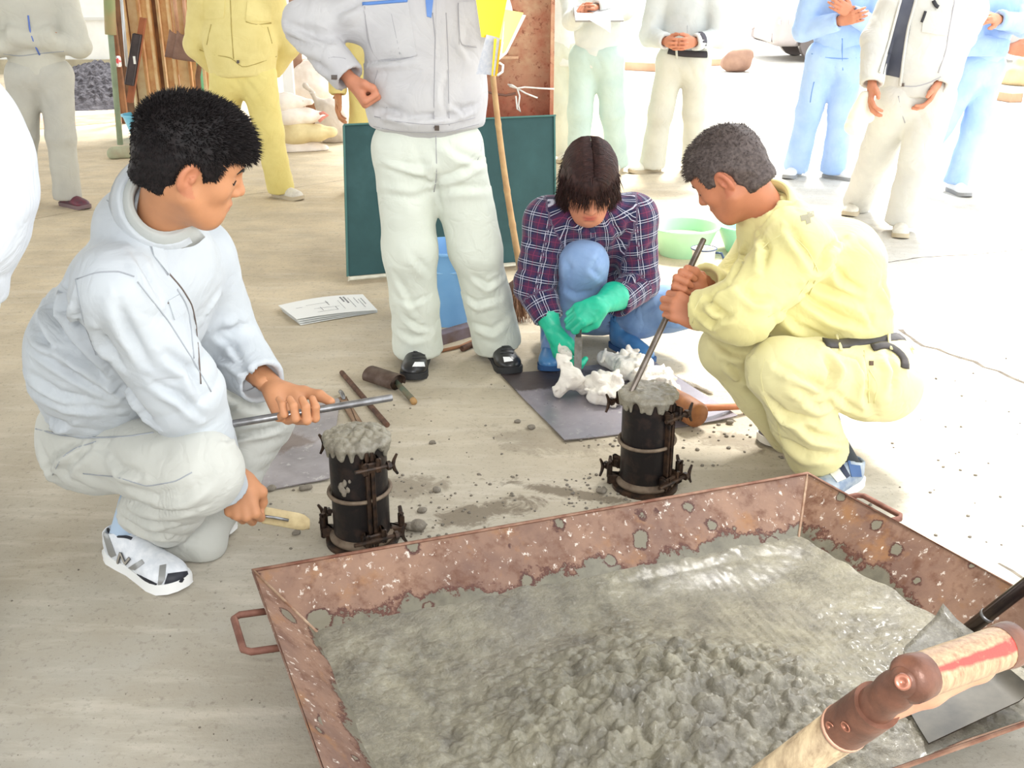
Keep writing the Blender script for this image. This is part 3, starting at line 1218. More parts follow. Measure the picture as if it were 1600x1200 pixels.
# ------------------------------------------------------------------ materials used by things
def rust_steel(name='rusty_steel', pan=True):
    t = NT(name)
    P = t.co.outputs['Object']
    a = t.noise(5, 6, .65)
    b = t.noise(22, 5, .7)
    col = t.mix(t.ramp(a, .35, .65), lin((112, 85, 73)), lin((146, 114, 94)))
    col = t.mix(t.ramp(b, .5, .68, 0, .8), col, lin((96, 60, 42)))
    col = t.mix(t.ramp(t.noise(9, 5, .6), .56, .68, 0, .7), col, lin((150, 106, 66)))
    mp = t.n('ShaderNodeMapping', {0: P, 3: (26, 26, 9)})
    col = t.mix(t.ramp(t.noise(2.2, 5, .7, mp.outputs[0]), .60, .66, 0, .85), col, lin((216, 204, 192)))
    rough = .62
    if pan:
        z = t.n('ShaderNodeSeparateXYZ', {0: P}).outputs[2]
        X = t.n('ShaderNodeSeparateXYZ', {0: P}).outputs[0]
        # pan turns darker brown towards its right end
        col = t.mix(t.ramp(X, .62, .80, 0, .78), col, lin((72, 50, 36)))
        e = t.math('ADD', z, t.math('MULTIPLY', t.math('SUBTRACT', t.noise(7, 6, .72), .5), -.15))
        ring = t.ramp(e, .108, .102)
        col = t.mix(ring, col, lin((84, 50, 40)))
        con = t.ramp(e, .100, .0965)
        col = t.mix(con, col, t.mix(t.ramp(b, .3, .7), lin((122, 117, 101)), lin((96, 91, 79))))
        vo = t.n('ShaderNodeTexVoronoi', {'Vector': P, 'Scale': 15., 'Randomness': 1.})
        dn = t.math('ADD', vo.outputs['Distance'], t.math('ADD', t.math('MULTIPLY', t.math('SUBTRACT', b, .5), .5), t.math('MULTIPLY', t.math('SUBTRACT', a, .5), .9)))
        hue = t.n('ShaderNodeSeparateColor', {0: vo.outputs['Color']}).outputs[0]
        r_ = t.math('MULTIPLY', t.ramp(hue, .30, 1., 0, .40), 1.)
        dd = t.math('SUBTRACT', dn, r_)
        col = t.mix(t.ramp(dd, .075, .03), col, lin((78, 48, 40)))
        col = t.mix(t.ramp(dd, .0, -.02), col, lin((118, 112, 96)))
        rough = t.ramp(con, 0, 1, .55, .3)
    bmp = t.bump(b, .35, .003, t.bump(a, .3, .006))
    return t.out(col, rough, .12, bmp, .4)

RUSTPAN = rust_steel('pan_steel')
RUST = rust_steel('plain_rusty_steel', False)
RUSTROD = mat('rust_rod', (112, 82, 66), (78, 56, 46), 40, .8, .2, .4, 120)
BLACKM = mat('mould_black', (30, 26, 26), (60, 46, 40), 26, .42, .35, .35, 60, .003, lo=.5, hi=.75)
BLACKC = mat('clamp_black', (34, 28, 26), (78, 58, 44), 40, .45, .4, .3, 90)
RING = mat('ring_dusty', (132, 116, 98), (100, 84, 70), 30, .7, .2, .3)
STEEL = mat('bar_steel', (150, 150, 152), (118, 116, 116), 30, .32, .8, .1, 90)
SHEET = mat('wet_steel_sheet', (140, 134, 140), (116, 108, 112), 5, .3, .55, .2, 20, .004)
WOOD = mat('ash_wood', (206, 180, 142), (178, 148, 110), 22, .55, 0, .2, 60)
PLYW = mat('bare_wood', (166, 118, 84), (140, 96, 66), 18, .7)
BAMB = mat('bamboo', (202, 164, 112), (176, 134, 88), 12, .5)
WHITE = mat('white_plastic', (236, 236, 232), None, rough=.5)
BROWNM = mat('brown_coat', (120, 80, 63), (90, 60, 48), 40, .42, .2, .2, 160)

def wet_concrete(name='wet_concrete', c1=(144, 138, 118), c2=(90, 85, 73), dry=False):
    t = NT(name)
    a = t.noise(14, 6, .7)
    b = t.noise(90, 5, .7)
    c_ = t.noise(3.0, 3, .5)
    col = t.mix(t.ramp(a, .32, .68), lin(c1), lin(c2))
    col = t.mix(t.ramp(b, .5, .8, 0, .45), col, lin((166, 161, 145)))
    col = t.mix(t.ramp(c_, .45, .65, 0, .35), col, lin((124, 119, 112)))
    vo = t.n('ShaderNodeTexVoronoi', {'Vector': t.co.outputs['Object'], 'Scale': 120.}).outputs['Distance']
    bmp = t.bump(b, .7, .006, t.bump(a, .5, .012, t.bump(vo, .25, .003)))
    rg = t.ramp(t.noise(60, 3, .6), .35, .65, .32, .7) if not dry else .7
    return t.out(col, rg, 0, bmp, .6, **({} if dry else {'Coat Weight': .22, 'Coat Roughness': .2}))
WETC = wet_concrete()
WETL = wet_concrete('pale_wet_concrete', (150, 143, 124), (112, 105, 90))
DRYC = wet_concrete('crumb_concrete', (138, 128, 112), (106, 98, 88), True)

# ------------------------------------------------------------------ the mixing pan
ZR, ZB = .19, .012
R0, R1 = G(395, 892, ZR), G(1262, 740, ZR)
ra, rb = G(1262, 740, ZR), G(1600, 925, ZR)
na, nb = G(1407, 1200, ZR), G(1600, 1132, ZR)
la, lb = G(395, 892, ZR), G(505, 1200, ZR)
def isect(p, q, a, b):
    d1, d2 = (q - p)[:2], (b - a)[:2]
    t_ = np.linalg.solve(np.array([d1, -d2]).T, (a - p)[:2])[0]
    return np.array([*(p[:2] + d1 * t_), ZR])
R2 = isect(ra, rb, na, nb)
R3 = isect(la, lb, na, nb)
RIM = [R0, R1, R2, R3]
e1 = nrm(R1 - R0)
e2 = A(e1[1], -e1[0], 0)              # from the far edge towards the camera
B = [R0 + e1 * .19 + e2 * .215, R1 - e1 * .17 + e2 * .215, R2 - e1 * .20 - e2 * .16, R3 + e1 * .19 - e2 * .16]
B = [A(b[0], b[1], ZB) for b in B]
cen = sum(RIM) / 4
pan = thing('mixing_pan', (cen[0], cen[1], 0), 'large rusty steel mixing pan with sloping sides full of wet concrete', 'pan')
mb = MB()
Pb = np.array([[lerp(lerp(B[0], B[1], i / 12), lerp(B[3], B[2], i / 12), j / 8) for j in range(9)] for i in range(13)])
mb.slab(Pb[:, ::-1], np.tile(A(0, 0, 1), (13, 9, 1)), .005)
part('bottom_plate', mb, RUSTPAN, pan)
for i in range(4):
    j = (i + 1) % 4
    nu, nv = 40, 10
    Pg = np.zeros((nu, nv, 3))
    for a_ in range(nu):
        for b_ in range(nv):
            p = lerp(lerp(RIM[i], RIM[j], a_ / (nu - 1)), lerp(B[i], B[j], a_ / (nu - 1)), b_ / (nv - 1))
            w_ = sin(pi * b_ / (nv - 1)) * sin(pi * a_ / (nu - 1))
            Pg[a_, b_] = p + A(0, 0, .004 * w_ * sin(a_ * .7 + i))
    inw = perp(cen - (RIM[i] + RIM[j]) / 2, nrm(RIM[j] - RIM[i]))
    nrm_ = nrm(np.cross(RIM[j] - RIM[i], B[i] - RIM[i]))
    if nrm_[2] < 0:
        nrm_ = -nrm_
    mb = MB()
    mb.slab(Pg, np.tile(nrm_, (nu, nv, 1)), .004)
    part('side_plate', mb, RUSTPAN, pan, True, sharp=30)
mb = MB()
mb.tube([r + A(0, 0, .001) for r in RIM], .0045, 8, closed=True)
part('rim', mb, mat('rim_rust', (120, 78, 62), (158, 124, 104), 24, .6, .2), pan, True)
for i in range(4):
    mb = MB()
    mb.tube([lerp(RIM[i], B[i], t_) + A(0, 0, .002) for t_ in (0.01, .5, 1.)], .0035, 6)
    part('corner_weld', mb, mat('weld', (176, 152, 128), (140, 104, 82), 40, .6), pan, True)
def pan_handle(p0, p1, out, drop=.02):
    o_ = nrm(out)
    a_ = p0 + A(0, 0, -drop)
    b_ = p1 + A(0, 0, -drop)
    c_, d_ = a_ + o_ * .065 + A(0, 0, .0), b_ + o_ * .065
    pts = [a_ - o_ * .012, lerp(a_, c_, .8), lerp(c_, d_, .08) , lerp(c_, d_, .92), lerp(b_, d_, .8), b_ - o_ * .012]
    mb = MB()
    mb.tube(pts, .0075, 8)
    part('handle', mb, mat('handle_rust', (132, 92, 78), (104, 66, 54), 30, .7, .2, .2), pan, True)
dl = nrm(R3 - R0)
h0 = G(402, 958, .17); h1 = G(428, 1000, .17)
t0 = np.dot(h0 - R0, dl); t1 = np.dot(h1 - R0, dl)
pan_handle(R0 + dl * max(.09, t0), R0 + dl * max(.20, t1 + .03), A(-1, -.25, 0) )
dr = nrm(R2 - R1)
pan_handle(R1 + dr * .12, R1 + dr * .26, A(1, .45, 0))

# ------------------------------------------------------------------ the concrete in the pan: one field of lumps
NU, NV = 420, 300
u = np.linspace(0, 1, NU)[:, None] * np.ones(NV)[None]
v = np.linspace(0, 1, NV)[None] * np.ones(NU)[:, None]
def at_h(hh):
    k = (hh - ZB) / (ZR - ZB)
    return [lerp(B[i], RIM[i], k) for i in range(4)]
Cn = at_h(.088)
Cm_ = sum(Cn) / 4
Cn = [Cm_ + (q - Cm_) * 1.035 for q in Cn]
bx = [[(1 - u) * (1 - v) * Cn[0][k] + u * (1 - v) * Cn[1][k] + u * v * Cn[2][k] + (1 - u) * v * Cn[3][k]][0] for k in range(2)]
X_, Y_ = bx
S1 = (X_ - R0[0]) * e1[0] + (Y_ - R0[1]) * e1[1]
S2 = (X_ - R0[0]) * e2[0] + (Y_ - R0[1]) * e2[1]
_ea, _eb = np.minimum(u, 1 - u) * 1.25, np.minimum(v, 1 - v)
edge = np.clip(-np.log(np.exp(-_ea * 22) + np.exp(-_eb * 22)) / 22, 0, 1)
flat = np.column_stack([X_.ravel(), Y_.ravel(), np.zeros(X_.size)])
n1 = nz(flat, 6, 3, 3).reshape(X_.shape)
n2 = nz(flat, 26, 4, 3).reshape(X_.shape)
# lumpy shovelled heap in the centre-left; smoother smeared part on the right
mnd = np.exp(-(((S1 - .66) / .34) ** 2 + ((S2 - .62) / .24) ** 2))
mnd2 = np.exp(-(((S1 - .95) / .30) ** 2 + ((S2 - .72) / .22) ** 2)) * .6
rough_ = np.clip(mnd * 1.35 + mnd2 + .22 * n1 + .02, 0.02, 1)
sm = np.exp(-(((S1 - 1.02) / .14) ** 2 + ((S2 - .40) / .12) ** 2)) + np.exp(-(((S1 - 1.12) / .10) ** 2 + ((S2 - .56) / .14) ** 2))
rough_ = rough_ * (1 - .8 * np.clip(sm, 0, 1))
c1, cv1 = cell(X_ * 24, Y_ * 24, 1)
c2, cv2 = cell(X_ * 52 + 3, Y_ * 52, 2)
c3, _ = cell(X_ * 95 + 1, Y_ * 95, 5)
lump = (1 - np.clip(c1, 0, 1) ** 1.5) * .027 * (.45 + cv1) + (1 - np.clip(c2, 0, 1) ** 1.3) * .014 * (.4 + cv2) + (1 - np.clip(c3, 0, 1)) * .006
Z_ = .085 - .028 * (lambda q: q * q * (3 - 2 * q))(np.clip(edge * 4, 0, 1)) + .060 * mnd + .02 * mnd2 + rough_ * (lump - .014) + .004 * n2 * (.12 + rough_) + .006 * n1
Z_ += .0015 * np.sin(S1 * 260 + 5 * n1) * np.clip(sm, 0, 1)
ee = (lambda q: q * q * (3 - 2 * q))(np.clip(edge * 14, 0, 1))
Z_ = Z_ * ee + (.090 + .004 * n2) * (1 - ee)
Z_[1:-1, 1:-1] = .5 * Z_[1:-1, 1:-1] + .125 * (Z_[2:, 1:-1] + Z_[:-2, 1:-1] + Z_[1:-1, 2:] + Z_[1:-1, :-2])
Pc = np.stack([X_, Y_, Z_], -1)
idx = np.arange(NU * NV).reshape(NU, NV)
Fq = np.stack([idx[:-1, :-1], idx[:-1, 1:], idx[1:, 1:], idx[1:, :-1]], -1).reshape(-1, 4)
tag(mk('wet_concrete', Pc.reshape(-1, 3), Fq, WETC, None), 'wet grey lumpy concrete heaped inside the rusty mixing pan', 'concrete', kind='stuff')

# ------------------------------------------------------------------ cylinder moulds
def mould(px, py, R=.076, Hh=.29, ang=0., label='', splat=True):
    c = G(px, py)
    c[1] += R
    c = A(c[0], c[1], 0)
    t = thing('cylinder_mould', c, label, 'mould')
    def at(a, r, z):
        a = radians(a) + ang
        return c + A(cos(a) * r, sin(a) * r, z)
    mb = MB()
    mb.lathe([(R - .006, .012), (R, .012), (R, Hh), (R - .006, Hh), (R - .006, .014)], c, 40)
    body_ = part('mould_body', mb, BLACKM, t, True, sharp=40)
    # base plate with ears
    mb = MB()
    mb.lathe([(.001, 0), (R + .022, 0), (R + .022, .010), (R + .014, .013), (.001, .013)], c, 36)
    part('base_plate', mb, BLACKC, t, True, sharp=40)
    # rim collar at the foot
    mb = MB()
    mb.lathe([(R - .001, .014), (R + .010, .014), (R + .012, .022), (R + .006, .032), (R - .001, .034)], c, 36)
    part('foot_ring', mb, RING, t, True)
    mb = MB()
    mb.tube([c + A(cos(a) * (R + .006), sin(a) * (R + .006), Hh * .52 + .004 * sin(a + 1)) for a in np.linspace(0, 2 * pi, 40, endpoint=False)], .0055, 8, closed=True)
    part('wire_ring', mb, RING, t, True, label='dusty steel ring round the middle')
    # the joint where the two halves meet, front and back
    for a in (-62, 118):
        rad = A(cos(radians(a) + ang), sin(radians(a) + ang), 0)
        tan = A(-rad[1], rad[0], 0)
        for q in (-1, 1):
            mb = MB()
            mb.box(c + rad * (R + .006) + tan * (q * .007) + A(0, 0, Hh * .52), (.010, .0055, Hh * .47), rad, tan, bev=.002)
            part('joint_flange', mb, BLACKC, t)
        for z, w_ in ((Hh * .86, 1.), (Hh * .17, 1.3)):
            cl = MB()
            o_ = c + rad * (R + .016) + A(0, 0, z)
            cl.box(o_, (.012, .026 * w_, .014), rad, tan, bev=.003)
            cl.box(o_ + tan * .018 * w_ + A(0, 0, .006), (.016, .007, .020), rad, tan, bev=.003)
            cl.box(o_ - tan * .016 * w_, (.015, .008, .018), rad, tan, bev=.003)
            k_ = cl.build('clamp', BLACKC, t)
            b_ = MB()
            b_.tube([o_ + rad * .012 - tan * .045 * w_, o_ + rad * .012 + tan * .058 * w_], .0055, 8)
            b_.lathe([(.001, 0), (.012, 0), (.012, .010), (.001, .010)], o_ + rad * .012 + tan * .040 * w_, 6, X=rad, Y=(0, 0, 1), Z=tan)
            b_.build('bolt', BLACKC, k_)
            wn = MB()
            e_ = o_ + rad * .012 + tan * .056 * w_
            for q in (-1, 1):
                wn.tube([e_, e_ + A(0, 0, q * .014) + tan * .004, e_ + A(0, 0, q * .028) + tan * .012], [.006, .005, .0035], 6)
            wn.build('wing_nut', BLACKC, k_)
    # foot clamps sticking out at both sides
    for a in (172, 12):
        rad = A(cos(radians(a)), sin(radians(a)), 0)
        tan = A(-rad[1], rad[0], 0)
        cl = MB()
        cl.box(c + rad * (R + .016) + A(0, 0, .020), (.020, .018, .016), rad, tan, bev=.004)
        cl.box(c + rad * (R + .030) + A(0, 0, .045), (.008, .014, .022), rad, tan, bev=.003)
        k_ = cl.build('foot_clamp', BLACKC, t)
        wn = MB()
        e_ = c + rad * (R + .030) + A(0, 0, .060)
        wn.tube([e_ - A(0, 0, .02), e_ + A(0, 0, .012)], .0055, 8)
        for q in (-1, 1):
            wn.tube([e_ + A(0, 0, .004), e_ + tan * q * .014 + A(0, 0, .010), e_ + tan * q * .022 + A(0, 0, .020)], [.006, .006, .004], 6)
        wn.build('wing_nut', BLACKC, k_)
    if splat:
        r_ = random.Random(4)
        s = Sd(.0032)
        for (a, z, q) in ((-118, .19, .010), (-113, .175, .008), (-110, .205, .007), (-104, .185, .006), (-100, .21, .005)):
            p = at(a, R, z)
            s.ell(p, np.array([q, .003, q * 1.6]), None, .004)
        V, F = s.run(1)
        mk('cement_splash', V, F, DRYC, body_)
    return t, c, R, Hh

def heap(c, R, z, label, name='concrete_heap', m=None, smooth_top=False, seed=1, up=.03):
    s = Sd(.0034)
    r = random.Random(seed)
    s.cap(c + A(0, 0, z - .03), R - .010, c + A(0, 0, z + .006), R - .004, .01, fe=True, fs=True)
    s.ell(c + A(0, 0, z + .004), np.array([R + .010, R + .010, .011 if smooth_top else .016]), None, .012)
    k = 30 if smooth_top else 150
    for i in range(k):
        a, q = r.uniform(0, 2 * pi), math.sqrt(r.random()) * (R + .004)
        hh = (.006 if smooth_top else up) * (1 - (q / (R + .012)) ** 2)
        w_ = r.uniform(.005, .011)
        s.ell(c + A(cos(a) * q, sin(a) * q, z + hh + r.uniform(0, .006)), np.array([w_ * r.uniform(.8, 1.4), w_ * r.uniform(.8, 1.4), w_]), None, .003 if not smooth_top else .01)
    for i in range(22):
        a = r.uniform(pi, 2 * pi) if i < 16 else r.uniform(0, pi)
        L = r.uniform(.010, .034)
        w_ = r.uniform(.005, .009)
        p = c + A(cos(a) * (R + .003), sin(a) * (R + .003), z)
        s.cap(p, w_ * 1.4, p - A(0, 0, L), w_ * .7, .008)
    V, F = s.run(0)
    return tag(mk(name, V, F, m or WETL, None), label, 'concrete')

mL, cL, RL, HL = mould(561, 866, .0745, .295, 0., 'black steel cylinder mould nearest the squatting man in pale grey, beside the pan corner')
heap(cL, RL, HL, 'glistening bubbly concrete heaped on top of the left mould', up=.018)
mR, cR, RR, HR = mould(1012, 777, .0745, .290, .25, 'black steel cylinder mould being rodded, in front of the kneeling man in yellow', False)
heap(cR, RR, HR, 'smooth wet concrete topping the mould under the tamping rod', smooth_top=True, seed=5)

# crumbs and lumps on the floor
r = random.Random(11)
mb = MB()
def crumb(mb, p, q, rr):
    V = []
    n_ = 6
    for j, (zz, k_) in enumerate(((0, .9), (.45, 1.), (.9, .6))):
        for i in range(n_):
            a = 2 * pi * i / n_
            w_ = q * k_ * rr.uniform(.75, 1.2)
            V.append((p[0] + cos(a) * w_, p[1] + sin(a) * w_, p[2] + zz * q * rr.uniform(.8, 1.1)))
    F = [(j * n_ + i, j * n_ + (i + 1) % n_, (j + 1) * n_ + (i + 1) % n_, (j + 1) * n_ + i) for j in range(2) for i in range(n_)]
    F += [tuple(range(n_ - 1, -1, -1)), tuple(range(2 * n_, 3 * n_))]
    mb.add(V, F)
zones = [((620, 870), (740, 850), 90, .003), ((880, 1000), (640, 700), 50, .003), ((1060, 1240), (640, 730), 60, .004), ((880, 1010), (740, 800), 90, .003), ((400, 700), (740, 860), 50, .0025), ((0, 420), (820, 1180), 36, .0014), ((560, 800), (600, 720), 30, .0025), ((1350, 1600), (560, 860), 40, .003)]
for (xa, xb), (ya, yb), nn, q in zones:
    for i in range(nn):
        crumb(mb, G(r.uniform(xa, xb), r.uniform(ya, yb)), q * r.uniform(.6, 2.0), r)
tag(mb.build('concrete_crumbs', DRYC, loc=(0, 0, 0), smooth=True), 'small dried concrete crumbs scattered over the floor', 'debris', kind='stuff')
for i, (px, py, q, lb_) in enumerate([(463, 835, .011, 'small concrete lump beside the tan scoop on the floor'), (645, 828, .026, 'largest fist-sized concrete lump beside the left mould'), (478, 765, .014, 'grey concrete lump at the edge of the left wet sheet'),
                                  (660, 800, .012, 'small concrete lump behind the left mould foot'), (682, 768, .012, 'little concrete lump on bare floor right of the left mould'), (676, 693, .009, 'lone pebble-sized lump between the moulds, behind the left one'),
                                  (808, 660, .010, 'small lump near the left edge of the right steel sheet'), (830, 670, .012, 'lump closest to the near corner of the right steel sheet'), (940, 770, .013, 'concrete lump left of the right mould foot'), (1140, 662, .012, 'lump at the right tip of the steel sheet'), (1195, 650, .013, 'lump at the end of the mallet handle'), (425, 766, .012, 'flat grey lump under the left wet sheet edge')]):
    p = G(px, py)
    s = Sd(.003)
    for k in range(6):
        s.ell(p + A(r.uniform(-1, 1) * q * .7, r.uniform(-1, 1) * q * .5, q * r.uniform(.3, .75)), np.array([q, q * .9, q * .7]) * r.uniform(.5, .8), None, .006)
    V, F = s.run(1)
    V[:, 2] = np.maximum(V[:, 2], 0)
    tag(mk('concrete_lump', V, F, DRYC), lb_, 'lump', 'concrete lumps on the floor')

# ------------------------------------------------------------------ squatting man in pale grey (left)
def joints(**k):
    d = {}
    for n_, v in k.items():
        d[n_] = np.asarray(v, float) if not np.isscalar(v) else v
    return d

def limbfold(J, amp=.006, lam=.045, knee=True, elbow=True):
    f = []
    for q in 'NF':
        if elbow:
            f.append((J['el' + q], .11, J['wr' + q] - J['sh' + q], amp, lam))
        if knee:
            f.append((J['kn' + q] + (J['hip' + q] + J['an' + q] - 2 * J['kn' + q]) * .22, .13, J['an' + q] - J['hip' + q] + 1e-3, amp, lam))
    return f

def garment(name, s, m, parent, amp=.003, sc=9., seed=1, folds=(), sm=1, label=None, lines=None, w=.011, dp=.010):
    V, F = s.run(sm)
    V = creases(V, F, amp, sc, seed, folds)
    if lines:
        V = press(V, F, lines, w, dp, seed)
    V[:, 2] = np.maximum(V[:, 2], .004)
    o = mk(name, V, F, m, parent)
    if label:
        o['label'] = label
    return o, V, F

def addpatch(name, sf, c4, m, parent, off=.004, nu=9, nv=9, label=None):
    mb = patch(sf, c4, off, nu, nv)
    if mb is None:
        return None
    return part(name, mb, m, parent, True, label, sharp=40)

def addseam(name, sf, pts, m, parent, w=.003, off=.0005, label=None, ff=.6):
    mb = seam(sf, pts, w, off, ff=ff)
    if not mb.V:
        return None
    return part(name, mb, m, parent, True, label)

def person_base(J):
    p = (J['anN'] + J['anF'] + J['hipN']) / 3
    return A(p[0], p[1], 0)

J = joints(neck=W(256, 322, 2.2), shN=W(182, 452, 2.10), elN=W(283, 612, 2.17), wrN=W(352, 768, 2.27), shF=W(305, 405, 2.42), elF=W(350, 538, 2.5), wrF=W(410, 598, 2.35),
           hipN=W(155, 700, 2.35), hipF=W(215, 655, 2.6), knN=W(312, 738, 2.12), anN=W(198, 812, 2.36), knF=W(408, 650, 2.60), anF=W(300, 845, 2.42),
           fwd=A(.9, -.1, -.4))
J['hemN'] = W(222, 800, 2.34)
HDL = Head(W(300, 254, 2.12), (.86, .34, -.40), (.35, -.05, .93), 1.02)
c_jl = cloth('pale_grey_cotton', (186, 191, 195), (176, 181, 187), .6)
c_tl = cloth('light_warm_grey_cotton', (190, 190, 183), (180, 180, 173), .6)
c_in = cloth('inner_grey_cotton', (178, 181, 178), None, .3)
SEAML = mat('seam_cool_grey', (154, 158, 164), None, rough=.9)  # seam lines slightly darker than the cloth
ZIPM = mat('zip_dark', (96, 84, 78), None, rough=.6)

hV, hF, hL = head_mesh(HDL, J['neck'] - A(0, 0, .03), .0033)
# right hand (near): fist on the scoop handle
gripN = W(384, 800, 2.29)
T1, Y1, Z1 = nrm(A(1, .05, -.06)), nrm(A(.12, -.35, -.9)), nrm(A(0, -.9, .35))
O1 = gripN - 1.0 * (Y1 * .088 - perp(Z1, Y1) * .030)
h1 = hand_mesh(O1, T1, Y1, Z1, (72, 92, 40), 'grip', J['elN'], 1.04, 1.04, flen=.13)
# left hand (far): palm up, fingers curled over the bar, thumb along it
gripF = W(462, 643, 2.26)
T2, Y2, Z2 = nrm(A(.86, .30, -.02)), nrm(A(.50, -.72, -.42)), nrm(A(-.25, .30, -.95))
Z2 = perp(Z2, Y2)
O2 = gripF - 1.0 * (Y2 * .098 - Z2 * .026)
th2 = [(.020, .012, -.006), (.046, .034, -.016), (.068, .066, -.030), (.082, .094, -.034)]
h2 = hand_mesh(O2, T2, Y2, Z2, [(38, 74, 50), (44, 78, 50), (50, 80, 50), (56, 80, 46)], th2, J['elF'], 1.06, 1.05, flen=.10)
manL = body('person', [(hV, hF, hL), core_mesh(J), h1[:2], h2[:2]], SKIN, person_base(J),
            'squatting young man with short black hair in pale grey work clothes, holding a steel bar')
hair_short(HDL, manL, HAIR_B, .0036, 11000, .017, -.042, .050, .75, 3, .013)
eye_parts(HDL, manL, HAIR_B, HAIR_B, (hV, hF))

s = jacket_sd(J, .0062, 1., .035,   .045, (.150, .166, .172, .125), .92, (.088, .086, .058))
s.ell(W(132, 560, 2.33), np.array([.118, .16, .16]), None, .08)
s.ell(W(215, 350, 2.25), np.array([.09, .10, .08]), None, .06)
fo = limbfold(J, .007, .05, knee=False) + [(W(110, 640, 2.3), .15, (.4, 0, 1), .007, .045), (W(235, 480, 2.1), .10, (1, 0, .6), .005, .05), (W(70, 560, 2.35), .16, (1, 0, .3), .006, .05)]
s.cap(HDL.p(0, -.03, -.10), .050, J['neck'] + A(0, 0, -.02), .052, .006, 's')
LJ = zl(20, 240, 3.636, [(200, 640), (165, 760), (150, 900)], [(240, 700), (215, 860), (240, 1000), (300, 1150)], [(310, 720), (290, 880), (370, 1000)], [(120, 960), (180, 1060), (260, 1150)], [(690, 560), (760, 680), (840, 820)], [(600, 850), (660, 1000), (760, 1180)],
        [(1170, 820), (1130, 870), (1100, 930)], [(1290, 980), (1240, 1010), (1180, 1010)], [(360, 850), (370, 960), (420, 1060)], [(500, 1020), (540, 1100), (600, 1180)], [(170, 800), (230, 950), (330, 1100)]) + \
     zl(20, 500, 2.5, [(60, 100), (250, 220), (400, 300)], [(80, 60), (300, 170), (420, 280)], [(200, 0), (370, 180), (440, 300)], [(40, 260), (200, 330), (400, 350)], [(50, 200), (180, 290), (330, 320)], [(420, 230), (490, 330), (550, 400)], [(600, 130), (690, 190), (740, 300)], [(560, 250), (660, 300), (740, 380)],
        [(60, 330), (120, 390), (200, 400)], [(130, 40), (260, 130), (360, 240)], [(800, 60), (860, 100), (900, 180)], [(780, 140), (850, 160), (930, 220)])
jk, jV, jF = garment('jacket', s, c_jl, manL, .0032, 8, 11, fo, lines=LJ, w=.009, dp=.016)
s = trousers_sd(J, .0062, 1., (.098, .084, .080, .062), .05, .104, .10)
s.ell(W(132, 680, 2.42), np.array([.112, .13, .12]), None, .06)
s.cap(J['knN'], .088, lerp(J['knN'], J['hipN'], .4), .096, .03)
s.cap(lerp(J['knN'], J['anN'], .25) + A(.02, 0, 0), .074, W(262, 822, 2.33), .058, .03)
s.tube([lerp(J['knF'], J['anF'], .5), W(285, 838, 2.42), W(320, 850, 2.40)], [.07, .065, .055], .03)
fo = limbfold(J, .007, .04, elbow=False) + [(W(240, 800, 2.2), .12, (.2, 0, 1), .006, .035), (W(400, 680, 2.6), .12, (.4, 0, 1), .005, .03), (W(130, 730, 2.3), .09, (1, 0, 1), .006, .04)]
LT = zl(20, 500, 2.5, [(390, 540), (420, 580), (500, 600)], [(130, 590), (170, 530), (260, 480)], [(200, 620), (230, 560), (300, 500)], [(560, 720), (660, 690), (760, 620)], [(400, 760), (520, 830), (700, 850)], [(430, 700), (560, 750), (700, 740)], [(420, 730), (520, 790), (680, 800)],
        [(110, 500), (140, 580), (220, 680)], [(460, 660), (560, 690), (660, 650)], [(780, 240), (860, 300), (960, 330)], [(800, 420), (900, 400), (1000, 380)], [(830, 470), (930, 440), (1040, 420)], [(820, 350), (880, 330), (980, 350)])
tr, tV, tF = garment('trousers', s, c_tl, manL, .0032, 8, 12, fo, lines=LT, w=.009, dp=.015)
sf = Surf((jV, jF), (tV, tF))
# collars
nk = J['neck']
upn = nrm(HDL.p(0, -.03, -.09) - nk)
part('inner_collar', collar_mesh(nk + upn * .042, upn, (.95, .05, -.2), .066, .040, .036, 26, .03), c_in, manL, True)
part('collar', collar_mesh(nk + upn * .022 - A(.004, 0, 0), upn, (.95, .05, -.2), .082, .046, .078, 42, .06), c_jl, jk, True)
# seams: shoulder, armhole, placket zip, chest pocket, hem band
for pts in (((120, 436), (150, 426), (185, 424), (210, 432)), ((118, 436), (130, 500), (150, 555)), ((215, 440), (262, 500), (300, 560), (330, 612)), ((150, 300), (190, 330), (222, 345), (240, 400), (262, 430))):
    addseam('seam', sf, pts, SEAML, jk, .003)
addpatch('lapel', sf, ((222, 322), (246, 345), (264, 430), (240, 400)), c_jl, jk, .004, 8, 12)
addseam('zip', sf, ((262, 425), (284, 450), (300, 476), (306, 505), (311, 560), (314, 600)), ZIPM, jk, .004)
addseam('zip_edge', sf, ((277, 452), (291, 474), (297, 500), (303, 560)), SEAML, jk, .004)
addpatch('chest_pocket', sf, ((262, 470), (279, 460), (290, 486), (272, 500)), c_jl, jk, .003, 6, 6)
addseam('pocket_edge', sf, ((262, 474), (270, 468), (277, 463), (281, 474)), ZIPM, jk, .0035)
addseam('hem_seam', sf, ((50, 645), (95, 655), (150, 660), (200, 664), (250, 668)), SEAML, jk, .004)
addseam('hem_seam', sf, ((56, 670), (95, 680), (150, 684), (200, 682), (240, 676)), SEAML, jk, .004)
addseam('cuff_seam', sf, ((372, 607), (386, 612), (402, 602), (418, 590)), SEAML, jk, .003)
addseam('seam', sf, ((82, 742), (96, 715), (118, 700), (150, 690)), SEAML, tr, .003)
addseam('seam', sf, ((130, 740), (180, 745), (230, 760), (275, 752), (300, 738)), SEAML, tr, .003)
